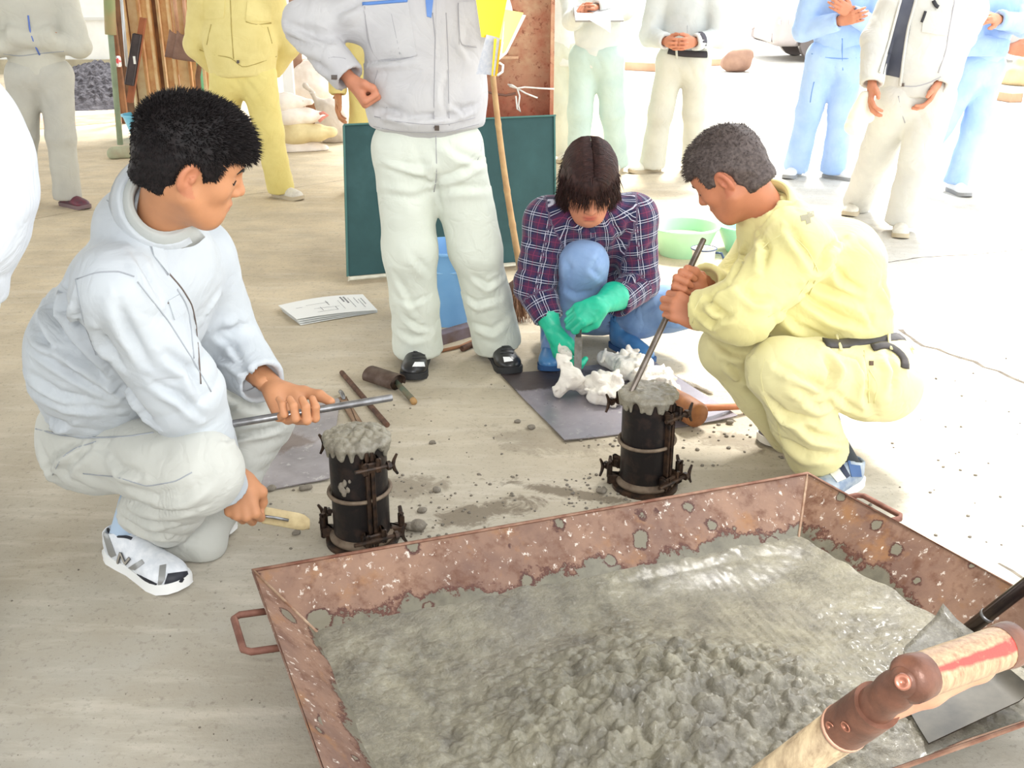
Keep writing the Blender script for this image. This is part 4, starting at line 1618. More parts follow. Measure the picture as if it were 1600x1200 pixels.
# sock and running shoes
SOCKB = cloth('pale_blue_sock', (172, 192, 214), None, .2)
hl, te = G(176, 866), G(287, 926)
shw = mat('shoe_white', (226, 228, 232), (206, 210, 216), 50, .5)
shoeN, PN, kN = shoe('run', hl, te, (0, 0, 1), None, .048, shw, mat('sole_white', (232, 232, 230), None, rough=.6), manL, None, .004, .028, .085, laces=mat('lace_white', (222, 228, 230)), label='white running shoe with black toe and grey trim')
s = Sd(.005)
s.cap(PN(0, .19, .06), .036, J['hemN'] + A(-.01, 0, .03), .042, .02)
V, F = s.run(1)
mk('sock', V, F, SOCKB, manL)
sV, sF = np.array([v.co for v in shoeN.data.vertices]) + wloc(shoeN), np.array([list(p.vertices) for p in shoeN.data.polygons])
ss = Surf((sV, sF))
GREYT = mat('shoe_silver', (150, 150, 148), None, rough=.35, metal=.3)
BLKT = mat('shoe_black', (34, 36, 44), None, rough=.5)
addpatch('toe_cap', ss, ((262, 896), (292, 892), (298, 914), (252, 926)), BLKT, shoeN, .003, 8, 8, 'black toe cap')
addpatch('toe_stripe', ss, ((250, 884), (260, 882), (258, 905), (246, 924)), GREYT, shoeN, .0035, 6, 8, 'silver stripe')
addpatch('side_trim', ss, ((200, 898), (212, 895), (246, 912), (238, 924)), BLKT, shoeN, .0025, 8, 5, 'black side trim')
addpatch('side_stripe', ss, ((196, 890), (222, 874), (226, 880), (204, 896)), GREYT, shoeN, .0025, 7, 4, 'silver stripe')
addpatch('heel_trim', ss, ((160, 830), (170, 836), (182, 868), (172, 872)), GREYT, shoeN, .0025, 5, 8, 'silver heel trim')
NK = mat('n_outline', (52, 52, 56), None, rough=.5)
for o_, m_, w_ in ((.0038, NK, .0095), (.0052, mat('n_fill', (156, 150, 140), None, rough=.4), .0055)):
    mb = MB()
    for p0, p1 in (((183, 884), (190, 864)), ((190, 864), (197, 880)), ((197, 880), (204, 872))):
        sm_ = seam(ss, [p0, p1], w_, o_, 3, 6, .35)
        mb.add(sm_.V, sm_.F)
    if mb.V:
        part('letter_n', mb, m_, shoeN, False)
addseam('collar_lining', ss, ((158, 800), (163, 820), (176, 838), (196, 838), (206, 842)), BLKT, shoeN, .008, .001, 'dark ankle lining')
hl2 = G(292, 866); te2 = G(345, 880) + A(.10, .05, 0)
shoe('run', A(J['anF'][0] - .17, J['anF'][1] + .16, 0), A(J['anF'][0] + .09, J['anF'][1] + .08, 0), (0, 0, 1), None, .048, shw, MC['sole_white'], manL, None, .007, .028, .085)

# the steel bar across his open hand
b0, b1 = W(352, 667, 2.22), W(613, 624, 2.33)
d_ = nrm(b1 - b0)
gm = gripF
off = gm - (b0 + d_ * np.dot(gm - b0, d_))
b0, b1 = b0 + off * .5, b1 + off * .5
mb = MB()
mb.tube([b0, b0 + d_ * .004, lerp(b0, b1, .5), b1 - d_ * .003, b1], [.0068, .0088, .0088, .0088, .0075], 16)
single('tamping_bar', mb, STEEL, 'smooth steel bar lying across the open palm of the left squatting man', 'bar', True, sharp=50)
# his tan scoop
t0_ = gripN - T1 * .05
t1_ = W(424, 808, 2.32)
tip_ = W(478, 818, 2.33)
sc_ = thing('hand_scoop', A(t1_[0], t1_[1], 0), 'small tan scoop held near the floor by the left squatting man', 'scoop')
mb = MB()
mb.tube([t0_, lerp(t0_, t1_, .6)], [.0075, .0065], 10)
part('handle', mb, WOOD, sc_, True)
mb = MB()
mb.tube([lerp(t0_, t1_, .55), t1_, lerp(t1_, tip_, .5)], .004, 8)
part('shank', mb, STEEL, sc_, True)
dd = nrm(tip_ - t1_)
zz = A(0, -.25, .97)
xx = nrm(np.cross(dd, zz))
Pp = np.zeros((9, 13, 3))
for i in range(9):
    for j in range(13):
        u_ = i / 8
        a_ = radians(-70 + 140 * j / 12)
        ln = (u_ * .115 - .02)
        w_ = .028 * (1 if u_ < .75 else math.sqrt(max(0.05, 1 - ((u_ - .75) / .25) ** 2 * .8)))
        Pp[i, j] = t1_ + dd * ln + xx * (sin(a_) * w_) + A(0, 0, -1) * (cos(a_) * .020 - .012)
mb = MB()
mb.slab(Pp, np.tile(A(0, 0, 1), (9, 13, 1)), .004)
part('scoop_blade', mb, mat('tan_blade', (196, 178, 136), (170, 150, 112), 30, .6), sc_, True, sharp=50)

# ------------------------------------------------------------------ kneeling man in yellow (right)
J = joints(neck=W(1196, 336, 3.0), shN=W(1248, 388, 2.83), elN=W(1158, 486, 2.78), wrN=W(1080, 486, 2.86), shF=W(1200, 392, 3.2), elF=W(1135, 478, 3.14), wrF=W(1092, 432, 2.99),
           hipN=W(1358, 592, 2.85), hipF=W(1325, 560, 3.1), knN=W(1222, 580, 2.72), anN=W(1296, 712, 2.80), knF=W(1140, 545, 3.0), anF=W(1222, 690, 3.04),
           fwd=A(-.8, 0, -.6))
J['hemN'] = W(1280, 712, 2.79)
J['hemF'] = W(1246, 676, 3.03)
HDR = Head(W(1138, 271, 2.97), (-.66, .40, -.62), (-.45, .1, .85), 1.06)
hV, hF, hL = head_mesh(HDR, J['neck'] + A(.03, 0, -.03), .0038, .054)
# tamping rod
rb0, rb1 = W(991, 602, cR[1] + .005), W(1100, 373, 2.97)
rd = nrm(rb1 - rb0)
def onrod(py):
    lo_, hi_ = 0., 1.
    for _ in range(30):
        m_ = (lo_ + hi_) / 2
        q = lerp(rb0, rb1, m_) - A(0, 0, HC)
        fy = 600 - FPX * (q @ A(0, sp, cp)) / (q @ A(0, cp, -sp))
        if fy > py:
            lo_ = m_
        else:
            hi_ = m_
    return lerp(rb0, rb1, lo_)
gN, gF = onrod(478), onrod(446)
Yn, Zn = nrm(A(-.95, -.1, -.15)), nrm(A(-.2, -.95, .25))
Yn = perp(Yn, rd); Zn = nrm(np.cross(Yn, rd)); Zn = Zn if Zn[1] < 0 else -Zn
O1 = gN - (Yn * .094 - Zn * .030)
h1 = hand_mesh(O1, rd, Yn, Zn, (62, 88, 50), 'grip', J['elN'], 1.03, 1.08, flen=.06)
Yf = perp(A(-.95, -.35, 0), rd); Zf = -nrm(np.cross(Yf, rd)); Zf = Zf if Zf[1] > 0 else -Zf
O2 = gF - (Yf * .092 - Zf * .030)
h2 = hand_mesh(O2, rd, Yf, Zf, (60, 88, 50), 'along', J['elF'], 1.03, 1.08, flen=.06)
manR = body('person', [(hV, hF, hL), core_mesh(J), h1[:2], h2[:2]], SKIN2, person_base(J),
            'squatting older man in pale yellow work clothes and dark belt, rodding concrete with both hands')
hair_short(HDR, manR, HAIR_G, .004, 5200, .010, -.050, .048, .12, 9, .008)
eye_parts(HDR, manR, HAIR_G, HAIR_B, (hV, hF))
c_jy = cloth('pale_yellow_cotton', (220, 212, 152), (210, 200, 140), .6)
c_ty = cloth('sand_yellow_cotton', (214, 206, 156), (204, 194, 144), .6)
SEAMY = mat('seam_yellow', (214, 206, 152), None, rough=.9)
BELT = mat('dark_belt', (72, 66, 64), (54, 50, 48), 30, .5)
J['wrN'] = W(1084, 484, 2.84)
J['wrF'] = W(1098, 438, 3.0)
s = jacket_sd(J, .0066, 1., -.055, .045, (.140, .158, .160, .120), .88, (.092, .088, .054))
s.ell(W(1215, 345, 2.98), np.array([.09, .12, .07]), None, .06)
s.ell(W(1320, 400, 2.97), np.array([.11, .15, .10]), None, .07)
s.ell(W(1230, 480, 2.95), np.array([.10, .13, .09]), None, .06)
s.cap(HDR.p(0, -.03, -.10), .050, J['neck'] + A(.02, 0, -.02), .050, .006, 's')
fo = limbfold(J, .008, .045, knee=False) + [(W(1230, 500, 2.8), .12, (1, 0, 1.3), .007, .05), (W(1270, 450, 2.8), .13, (.3, 0, 1), .005, .06), (W(1240, 330, 2.85), .06, (1, 0, 1), .004, .03), (W(1390, 470, 2.9), .09, (.3, 0, 1), .004, .03)]
RJ = zl(1000, 180, 3.333, [(880, 870), (1050, 930), (1200, 1000)], [(740, 1020), (830, 1100), (960, 1160)], [(870, 950), (1000, 1040), (1180, 1100)], [(920, 800), (980, 700), (1060, 640)], [(660, 470), (740, 410), (820, 370)], [(690, 380), (750, 355), (810, 360)],
        [(340, 980), (400, 910), (480, 880)], [(300, 1020), (380, 1080), (470, 1040)], [(350, 950), (400, 1010), (460, 1050)], [(560, 680), (530, 760), (480, 850)], [(780, 590), (860, 700), (920, 800)], [(1260, 860), (1300, 980), (1380, 1060)], [(1160, 1000), (1200, 1050), (1215, 1100)],
        [(640, 560), (700, 500), (790, 470)], [(620, 620), (660, 700), (640, 800)], [(820, 900), (900, 980), (1060, 1060)], [(700, 430), (780, 440), (860, 460)], [(520, 900), (600, 960), (700, 960)], [(1000, 760), (1060, 860), (1160, 920)])
jk, jV, jF = garment('shirt', s, c_jy, manR, .0032, 8, 21, fo, lines=RJ, w=.010, dp=.016)
s = trousers_sd(J, .0066, 1., (.105, .084, .084, .088), .05, .118, .115)
s.ell(W(1385, 590, 2.93), np.array([.10, .14, .12]), None, .06)
s.cap(J['knN'] + A(0, 0, .0), .090, lerp(J['knN'], J['hipN'], .35), .10, .03)
fo = limbfold(J, .008, .045, elbow=False) + [(W(1260, 650, 2.8), .14, (1, 0, .5), .006, .05), (W(1330, 600, 2.8), .10, (1, 0, -1), .006, .045), (W(1280, 600, 2.75), .1, (1, 0, 1), .006, .04)]
RT = zl(1020, 440, 3.53, [(690, 460), (780, 500), (960, 600)], [(820, 480), (920, 560), (1010, 640)], [(1000, 600), (1080, 680), (1180, 720)], [(960, 600), (1000, 500), (940, 400)], [(640, 640), (740, 740), (900, 760)], [(760, 740), (900, 850), (1060, 880)], [(700, 860), (850, 950), (1000, 960)],
        [(1200, 480), (1180, 620), (1230, 740)], [(1000, 380), (1120, 430), (1180, 560)], [(350, 330), (440, 390), (540, 400)], [(400, 430), (460, 490), (520, 550)], [(820, 640), (920, 680), (1000, 660)], [(780, 560), (880, 620), (980, 640)], [(1300, 400), (1340, 500), (1320, 620)])
tr, tV, tF = garment('trousers', s, c_ty, manR, .0034, 8, 22, fo, lines=RT, w=.011, dp=.016)
sf = Surf((jV, jF), (tV, tF))
nk = J['neck']
upn = nrm(HDR.p(0, -.03, -.10) - nk)
part('collar', collar_mesh(nk + upn * .032 + A(.012, 0, .0), upn + A(-.1, 0, .1), (-.85, -.1, -.5), .072, .046, .066, 36, .05), c_jy, jk, True)
addseam('belt', sf, ((1288, 536), (1310, 538), (1340, 536), (1370, 530), (1400, 527), (1424, 527)), BELT, tr, .040, .002, ff=.25)
addseam('belt_tail', sf, ((1362, 545), (1385, 540), (1402, 550), (1412, 562), (1412, 576)), BELT, tr, .026, .006, 'loose end of the belt', ff=.3)
for x in (1310, 1389, 1422):
    addseam('belt_loop', sf, ((x - 3, 520), (x - 1, 535), (x + 2, 548)), c_ty, tr, .010, .008, ff=.4)
addseam('seam', sf, ((1350, 548), (1356, 575), (1372, 600), (1366, 630)), SEAMY, tr, .004)
addseam('pocket_welt', sf, ((1350, 555), (1358, 590), (1358, 630)), SEAMY, tr, .006)
addpatch('button', sf, ((1358, 564), (1364, 564), (1364, 571), (1358, 571)), mat('button_brown', (96, 76, 60)), tr, .005, 4, 4)
addseam('seam', sf, ((1180, 400), (1205, 375), (1232, 362), (1262, 390), (1280, 425), (1264, 460)), SEAMY, jk, .0035)
addseam('seam', sf, ((1200, 495), (1235, 480), (1264, 440), (1276, 412)), SEAMY, jk, .003)
addseam('cuff_seam', sf, ((1098, 462), (1086, 480), (1082, 505)), SEAMY, jk, .004)
for i, (x, y, w_) in enumerate(((1256, 341, 6), (1266, 336, 5), (1262, 346, 4))):
    addpatch('printed_mark', sf, ((x - w_, y - 4), (x + w_, y - 6), (x + w_ + 1, y + 2), (x - w_ + 2, y + 5)), mat('print_grey', (142, 136, 112)), jk, .001, 4, 4, 'faded dark print on the shoulder')
addseam('seam', sf, ((1196, 560), (1188, 585), (1194, 620), (1215, 660), (1222, 700)), SEAMY, tr, .003)
sh2 = mat('shoe_blue_grey', (176, 184, 190), (120, 136, 158), 30, .6)
hl = G(1338, 752); te = hl + A(-.20, -.19, 0)
shN_, PN, kN = shoe('low', hl, te, (0, 0, 1), None, .048, sh2, MC['sole_white'], manR, None, .0045, .028, .088, laces=MC['lace_white'], label='blue, grey and white trainer')
s = Sd(.006)
s.cap(PN(0, .19, .06), .036, J['hemN'] + A(.03, 0, .04), .046, .02)
V, F = s.run(1)
mk('sock', V, F, mat('sock_dark', (36, 42, 46)), manR)
sV, sF = np.array([v.co for v in shN_.data.vertices]) + wloc(shN_), np.array([list(p.vertices) for p in shN_.data.polygons])
ss = Surf((sV, sF))
BLUET = mat('shoe_blue', (70, 98, 142)); CRM = mat('shoe_cream', (222, 220, 206)); NAVT = mat('shoe_navy', (44, 50, 70))
addpatch('side_panel', ss, ((1322, 712), (1342, 716), (1346, 745), (1330, 745)), BLUET, shN_, .003, 6, 6, 'blue heel panel')
addpatch('side_stripe', ss, ((1286, 728), (1302, 722), (1322, 748), (1308, 754)), CRM, shN_, .0035, 6, 6, 'cream stripe')
addpatch('side_stripe', ss, ((1304, 718), (1312, 716), (1328, 744), (1322, 748)), NAVT, shN_, .003, 6, 6, 'navy stripe')
te = G(1184, 692); hl = te + A(.27, .06, 0)
shoe('low', hl, te, (0, 0, 1), None, .048, mat('shoe_dusty_navy', (92, 88, 94), (110, 106, 108), 20, .8), mat('sole_offwhite', (206, 200, 188)), manR, None, .006, .024, .085, label='dusty dark shoe with pale sole')
mb = MB()
mb.tube([rb0 - rd * .02, rb0 + rd * .02, rb1 - rd * .004, rb1], [.0088, .0088, .0088, .0072], 16)
single('tamping_rod', mb, mat('rod_steel', (132, 122, 114), (104, 94, 86), 30, .34, .7), 'long slanted steel rod pushed into the right mould by the man in yellow', 'rod', True, sharp=50)
# ------------------------------------------------------------------ squatting person in plaid (centre)
def plaid_mat():
    t = NT('plaid_flannel')
    at = t.n('ShaderNodeAttribute', attribute_name='pl').outputs['Vector']
    sx = t.n('ShaderNodeSeparateXYZ', {0: at})
    U, Vv = sx.outputs[0], sx.outputs[1]
    def band(c, per, cen, w):
        f = t.math('FRACT', t.math('ADD', t.math('DIVIDE', c, per), 100 - cen + .5))
        d = t.math('ABSOLUTE', t.math('SUBTRACT', f, .5))
        return t.ramp(d, w / per + .006, w / per - .006)
    def mx(a, b):
        return t.math('MAXIMUM', a, b)
    red = t.math('MULTIPLY', t.math('ADD', band(U, .058, .5, .013), band(Vv, .058, .5, .013)), .16)
    col = t.mix(red, lin((44, 48, 82)), lin((128, 32, 56)))
    dk_ = t.math('MULTIPLY', mx(band(U, .058, .0, .010), band(Vv, .058, .0, .010)), .5)
    col = t.mix(dk_, col, lin((24, 26, 52)))
    wl = mx(mx(band(U, .058, -.075, .0010), band(U, .058, .075, .0010)), mx(band(Vv, .058, -.075, .0010), band(Vv, .058, .075, .0010)))
    col = t.mix(t.math('MULTIPLY', wl, .85), col, lin((206, 206, 222)))
    tw = t.math('MULTIPLY', mx(band(U, .058, .5, .0012), band(Vv, .058, .5, .0012)), .45)
    col = t.mix(tw, col, lin((150, 60, 90)))
    n1 = t.noise(11, 3, .5, dist=.8)
    b1 = t.bump(t.ramp(t.math('ABSOLUTE', t.math('SUBTRACT', n1, .5)), 0, .12), .2, .006)
    MC['plaid'] = t.out(col, .9, 0, b1, .15, **{'Sheen Weight': .2})
    return MC['plaid']

def add_cloth_coords(o, V, segs):
    """per-vertex cloth coordinates: length along and way round the nearest limb"""
    best = np.full(len(V), 1e9)
    UV = np.zeros((len(V), 3), np.float32)
    for k, (a, b, ref, rr) in enumerate(segs):
        ax = nrm(b - a)
        L = np.linalg.norm(b - a)
        q = V - a
        t_ = q @ ax
        tc = np.clip(t_, 0, L)
        rd_ = q - np.outer(tc, ax)
        d = np.linalg.norm(rd_, axis=1) - rr
        x = perp(ref, ax)
        y = np.cross(ax, x)
        ang = np.arctan2(q @ y, q @ x)
        m = d < best
        best = np.where(m, d, best)
        UV[m, 0] = (ang * max(rr, .05) + .003)[m]
        UV[m, 1] = (t_ + k * .02)[m]
    at = o.data.attributes.new('pl', 'FLOAT_VECTOR', 'POINT')
    at.data.foreach_set('vector', UV.ravel())

J = joints(neck=W(925, 335, 3.80), shN=W(856, 345, 3.78), elN=W(836, 448, 3.74), wrN=W(858, 500, 3.66), shF=W(990, 340, 3.82), elF=W(1000, 440, 3.82), wrF=W(962, 474, 3.66),
           hipN=W(890, 480, 4.08), hipF=W(970, 480, 4.10), knN=W(912, 412, 3.72), anN=W(868, 548, 3.86), knF=W(1040, 482, 3.92), anF=W(972, 505, 4.02), fwd=A(-.02, -.75, -.45))
J['hemF'] = W(968, 492, 4.02)
HDW = Head(W(920, 287, 3.68), (.03, -.84, -.53), (0, -.5, .8), 1.10)
hV, hF, hL = head_mesh(HDW, J['neck'], .0042, .048, True)
manW = body('person', [(hV, hF, hL), core_mesh(J, .022, .85)], SKIN3, person_base(J),
            'squatting person with dark brown bob in plaid shirt, jeans and green rubber gloves')
eye_parts(HDW, manW, HAIR_B, HAIR_B, (hV, hF))
# hair: bob with a parting and a fringe
H_ = HDW
S_, R_ = H_.S, H_.R
s = Sd(.0045)
E_ = lambda x, y, z, a, b, c, k=.02, op='u': s.ell(H_.p(x, y, z), np.array([a, b, c]) * S_, R_, k * S_, op)
E_(0, -.016, .030, .082, .106, .096)
E_(0, .026, .042, .070, .066, .062, .03)
for q in (-1, 1):
    s.tube([H_.p(q * .064, -.005, .03), H_.p(q * .074, .008, -.03), H_.p(q * .066, .018, -.080)], [.026 * S_, .022 * S_, .014 * S_], .02)
s.tube([H_.p(0, -.07, .0), H_.p(0, -.085, -.07), H_.p(0, -.075, -.10)], [.07 * S_, .055 * S_, .035 * S_], .03)
s.box(H_.p(0, .145, -.085), np.array([.060, .10, .098]) * S_, R_, .02, .010, 's')
V, F = s.run(1)
Lc = H_.loc(V)
V = V + vnormals(V, F) * (nz(np.column_stack([Lc[:, 0] * 3.2, Lc[:, 1] * .7, Lc[:, 2] * .7]), 42, 5, 2) * .0028)[:, None]
def rule(L, nn, r_):
    side = 1 if L[0] > .004 else -1
    d = A(side * (.12 + 2 * max(0, .05 - abs(L[0]))), .35 if L[1] > 0 else -.5, -1.0) + nn * .12 + r_.normal(size=3) * .12
    return d, (1.2 if L[2] > -.02 else .8)
mb = strands(V, F, H_, 5200, .040, .0012, rule, 4)
# locks combed from the parting, then hanging to the jaw
r = random.Random(6)
for i in range(2600):
    y0 = r.uniform(-.115, .085)
    sd = r.choice((-1, 1))
    k_ = math.sqrt(max(.05, 1 - ((y0 + .016) / .125) ** 2))
    drop = r.uniform(.02, .105) if y0 < .045 else r.uniform(.0, .03)
    pts = []
    rr = 1.0 + r.uniform(0, .045)
    for q in range(5):
        a_ = radians(lerp(r.uniform(0, 10), 92, q / 4))
        pts.append(H_.p(.004 + sd * .086 * k_ * sin(a_) * rr, y0 - .003 * q, .030 + .101 * k_ * cos(a_) * rr))
    e_ = pts[-1]
    pts.append(e_ + (H_.p(0, 0, -drop * .6) - H_.c) + A(sd * .004, 0, 0))
    pts.append(e_ + (H_.p(-sd * .010, 0, -drop) - H_.c))
    w_ = r.uniform(.0010, .0022)
    mb.tube(pts, [w_ * .5, w_, w_, w_, w_, w_, w_ * .3], 4)
# fringe
r = random.Random(3)
for i in range(420):
    x = r.uniform(-.056, .056)
    a0_ = H_.p(x * .55, .082 - abs(x) * .25, .085 + r.uniform(-.02, .015))
    a1_ = H_.p(x * .9, .105 - abs(x) * .4, .050)
    a2_ = H_.p(x * 1.08, .100 - abs(x) * .5, .044 - r.uniform(0, .026) + abs(x) * .1)
    mb.tube([a0_, a1_, a2_], [.0024, .0022, .0005], 4)
b = len(V)
hairW = mk('hair', np.concatenate([V, np.array(mb.V)]), [tuple(f) for f in F] + [tuple(i + b for i in f) for f in mb.F], HAIR_R, manW)

PL = plaid_mat()
s = jacket_sd(J, .0075, .92, .02, .03, (.150, .160, .170, .120), .72, (.088, .078, .058))
s.cap(HDW.p(0, -.03, -.10), .045, J['neck'] + A(0, 0, -.02), .046, .006, 's')
fo = limbfold(J, .007, .04, knee=False)
WJ = zl(750, 180, 4, [(380, 640), (420, 740), (470, 800)], [(300, 780), (360, 840), (480, 880)], [(290, 980), (380, 1020), (480, 1010)], [(950, 640), (900, 760), (830, 800)], [(1080, 800), (1000, 900), (900, 930)], [(1060, 1000), (960, 1040), (880, 1020)], [(560, 560), (600, 660), (700, 720)], [(800, 640), (860, 720), (860, 800)])
sh_, pV, pF = garment('plaid_shirt', s, PL, manW, .003, 8, 31, fo, lines=WJ, w=.011, dp=.014)
pel, ch, up = spine(J)
add_cloth_coords(sh_, pV, [(pel, ch + up * .06, A(0, 1, 0), .15), (J['shN'], J['elN'], A(0, 1, 0), .075), (J['elN'], J['wrN'], A(0, 1, 0), .06), (J['shF'], J['elF'], A(0, 1, 0), .075), (J['elF'], J['wrF'], A(0, 1, 0), .06)])
nk = J['neck']
cm = collar_mesh(nk - A(0, -.01, .02), nrm(HDW.p(0, -.03, -.10) - nk), (0, -.9, -.3), .060, .036, .05, 36, .03)
co = part('collar', cm, PL, sh_, True)
cv = np.array(cm.V)
at = co.data.attributes.new('pl', 'FLOAT_VECTOR', 'POINT')
at.data.foreach_set('vector', np.column_stack([cv[:, 0] + cv[:, 2] * .7, cv[:, 2] * .8 - cv[:, 0] * .6, cv[:, 1] * 0]).astype(np.float32).ravel())
sf = Surf((pV, pF))
addseam('placket', sf, ((925, 352), (926, 372), (925, 392)), mat('placket_navy', (40, 44, 78)), sh_, .022, .001, ff=.15)
DEN = cloth('blue_denim', (138, 166, 206), (104, 136, 182), .6)
s = trousers_sd(J, .0075, .95, (.088, .078, .068, .062), .045, .11, .05)
s.cap(J['knN'] + A(0, 0, .0), .086, W(912, 440, 3.80), .085, .03)
s.tube([J['knF'], lerp(J['knF'], J['anF'], .6), W(1000, 500, 3.96)], [.088, .075, .065], .03)
s.ell(W(1058, 500, 3.86), np.array([.07, .07, .035]), None, .04)
fo = limbfold(J, .005, .04, elbow=False)
jn, jV, jF = garment('jeans', s, DEN, manW, .003, 9, 33, fo, lines=zl(750, 180, 4, [(520, 880), (560, 960), (540, 1060)], [(760, 860), (700, 960), (760, 1020)], [(520, 1080), (600, 1120), (700, 1100)], [(1100, 1060), (1060, 1120), (980, 1160)], [(1160, 1100), (1100, 1180), (1020, 1220)]), dp=.008)
# boots
BOOT = mat('rubber_blue', (84, 138, 190), (66, 116, 168), 10, .28, spec=.5)
shoe('boot', W(960, 505, 4.04) * A(1, 1, 0), W(1000, 533, 3.94) * A(1, 1, 0) + A(.0, -.17, 0) * 0 + A(.03, -.15, 0), (0, 0, 1), .27, .048, BOOT, mat('boot_sole', (44, 82, 130)), manW, None, .006, .02, .1, name='rubber_boot', boot=.17)
shoe('boot', A(J['anN'][0] - .01, 3.98, 0), A(J['anN'][0] - .03, 3.70, 0), (0, 0, 1), .27, .048, BOOT, MC['boot_sole'], manW, None, .006, .02, .1, name='rubber_boot', boot=.17)
# gloves
GLV = mat('rubber_green', (34, 190, 152), (24, 168, 134), 14, .38, 0, .25, 50, .004, spec=.5)
kn0 = W(903, 512, 3.55)
Yg, Zg = nrm(A(-.80, -.45, -.25)), nrm(A(0, -.75, .6))
Zg = perp(Zg, Yg)
Tg = nrm(np.cross(Yg, Zg)); Tg = Tg if Tg[2] < 0 else -Tg
kax = nrm(W(904, 505, 3.56) - W(903, 590, 3.56))
V, F, _t = hand_mesh(kn0 + A(0, 0, .035) - (Yg * .088 - Zg * .026), Tg, Yg, Zg, (55, 80, 45), 'grip', J['elF'], 1.05, 1.22, .0034, .036, .11)
V = creases(V, F, .0012, 30, 3)
g1_ = mk('rubber_glove', V, F, GLV, manW)
Yg, Zg = nrm(A(.30, -.25, -.95)), nrm(A(-.85, -.5, .05))
Zg = perp(Zg, Yg)
Tg = nrm(np.cross(Yg, Zg)); Tg = Tg if Tg[0] > 0 else -Tg
V, F, _t = hand_mesh(W(866, 520, 3.62), Tg, Yg, Zg, (35, 50, 30), 'relax', J['elN'], 1.05, 1.22, .0034, .032, .07)
V = creases(V, F, .0012, 30, 4)
g2_ = mk('rubber_glove', V, F, GLV, manW)
# knife-like scraper in the right-hand glove
sk = thing('scraper', A(kn0[0], kn0[1], 0), 'thin flat steel scraper held upright in a green glove above the rags', 'scraper')
ka, kb = W(905, 497, 3.555), W(902, 590, 3.50)
dk_ = nrm(kb - ka)
mb = MB()
mb.tube([ka, lerp(ka, kb, .32)], [.011, .010], 10)
part('handle', mb, mat('dark_handle', (70, 70, 70)), sk, True)
mb = MB()
x_ = perp(A(1, .3, 0), dk_)
mb.box(lerp(ka, kb, .66), (.014, .0012, np.linalg.norm(kb - ka) * .36), x_, np.cross(dk_, x_), dk_)
part('blade', mb, STEEL, sk)

# ------------------------------------------------------------------ rags, sheets and tools on the floor
def sheet(pxs, z, lift, label, m, nu=24, nv=16, th=.003, seed=1, amp=.003):
    q = [G(*p) for p in pxs]
    P = np.zeros((nu, nv, 3))
    for i in range(nu):
        for j in range(nv):
            a_, b_ = i / (nu - 1), j / (nv - 1)
            P[i, j] = lerp(lerp(q[0], q[1], a_), lerp(q[3], q[2], a_), b_)
            P[i, j, 2] = z + lift * (abs(a_ - .5) * 2) ** 4 * (1 if a_ > .5 else .3)
    P[..., 2] += (nz(P.reshape(-1, 3), 6, seed, 2).reshape(nu, nv) + 1) * amp
    mb = MB()
    mb.slab(P[:, ::-1], np.tile(A(0, 0, 1), (nu, nv, 1)), th)
    return single('steel_sheet', mb, m, label, 'sheet', True, sharp=40)
def sheet_mat(name, dark=(60, 50, 46), base=(150, 144, 150), cx=.1, cy=3.55, rx=.28, ry=.16):
    t = NT(name)
    P = t.co.outputs['Object']
    a = t.noise(6, 5, .6)
    col = t.mix(t.ramp(a, .35, .68), lin(base), lin(tuple(int(c * .85) for c in base)))
    col = t.mix(t.ramp(t.noise(26, 5, .7), .60, .68, 0, .6), col, lin((196, 192, 190)))
    d = t.n('ShaderNodeVectorMath', {0: P, 1: (cx, cy, 0)}, operation='SUBTRACT').outputs[0]
    d = t.n('ShaderNodeVectorMath', {0: d, 1: (1 / rx, 1 / ry, 0)}, operation='MULTIPLY').outputs[0]
    l_ = t.n('ShaderNodeVectorMath', {0: d}, operation='LENGTH').outputs['Value']
    v = t.math('ADD', l_, t.math('MULTIPLY', t.math('SUBTRACT', t.noise(9, 5, .7), .5), 1.6))
    col = t.mix(t.ramp(v, 1.05, .8, 0, .9), col, lin(dark))
    return t.out(col, t.ramp(a, .3, .7, .25, .5), .35, t.bump(a, .3, .006), .5)
q_ = [G(*p) for p in ((782, 588), (1010, 562), (1152, 657), (882, 692))]
cen_ = sum(q_) / 4
shR = sheet(((782, 588), (1010, 564), (1152, 657), (882, 692)), .003, .012, 'grey steel sheet under the rags and mallet, tar-stained at its far left', sheet_mat('stained_sheet', (58, 46, 42), (152, 146, 154), -.32, .20, .26, .16))
shL = sheet(((400, 660), (532, 625), (515, 752), (372, 776)), .003, .004, 'wet grey steel sheet between the left squatting man and his mould', sheet_mat('wet_sheet', (104, 88, 82), (150, 144, 148), -.1, .02, .16, .10), seed=4, amp=.004)

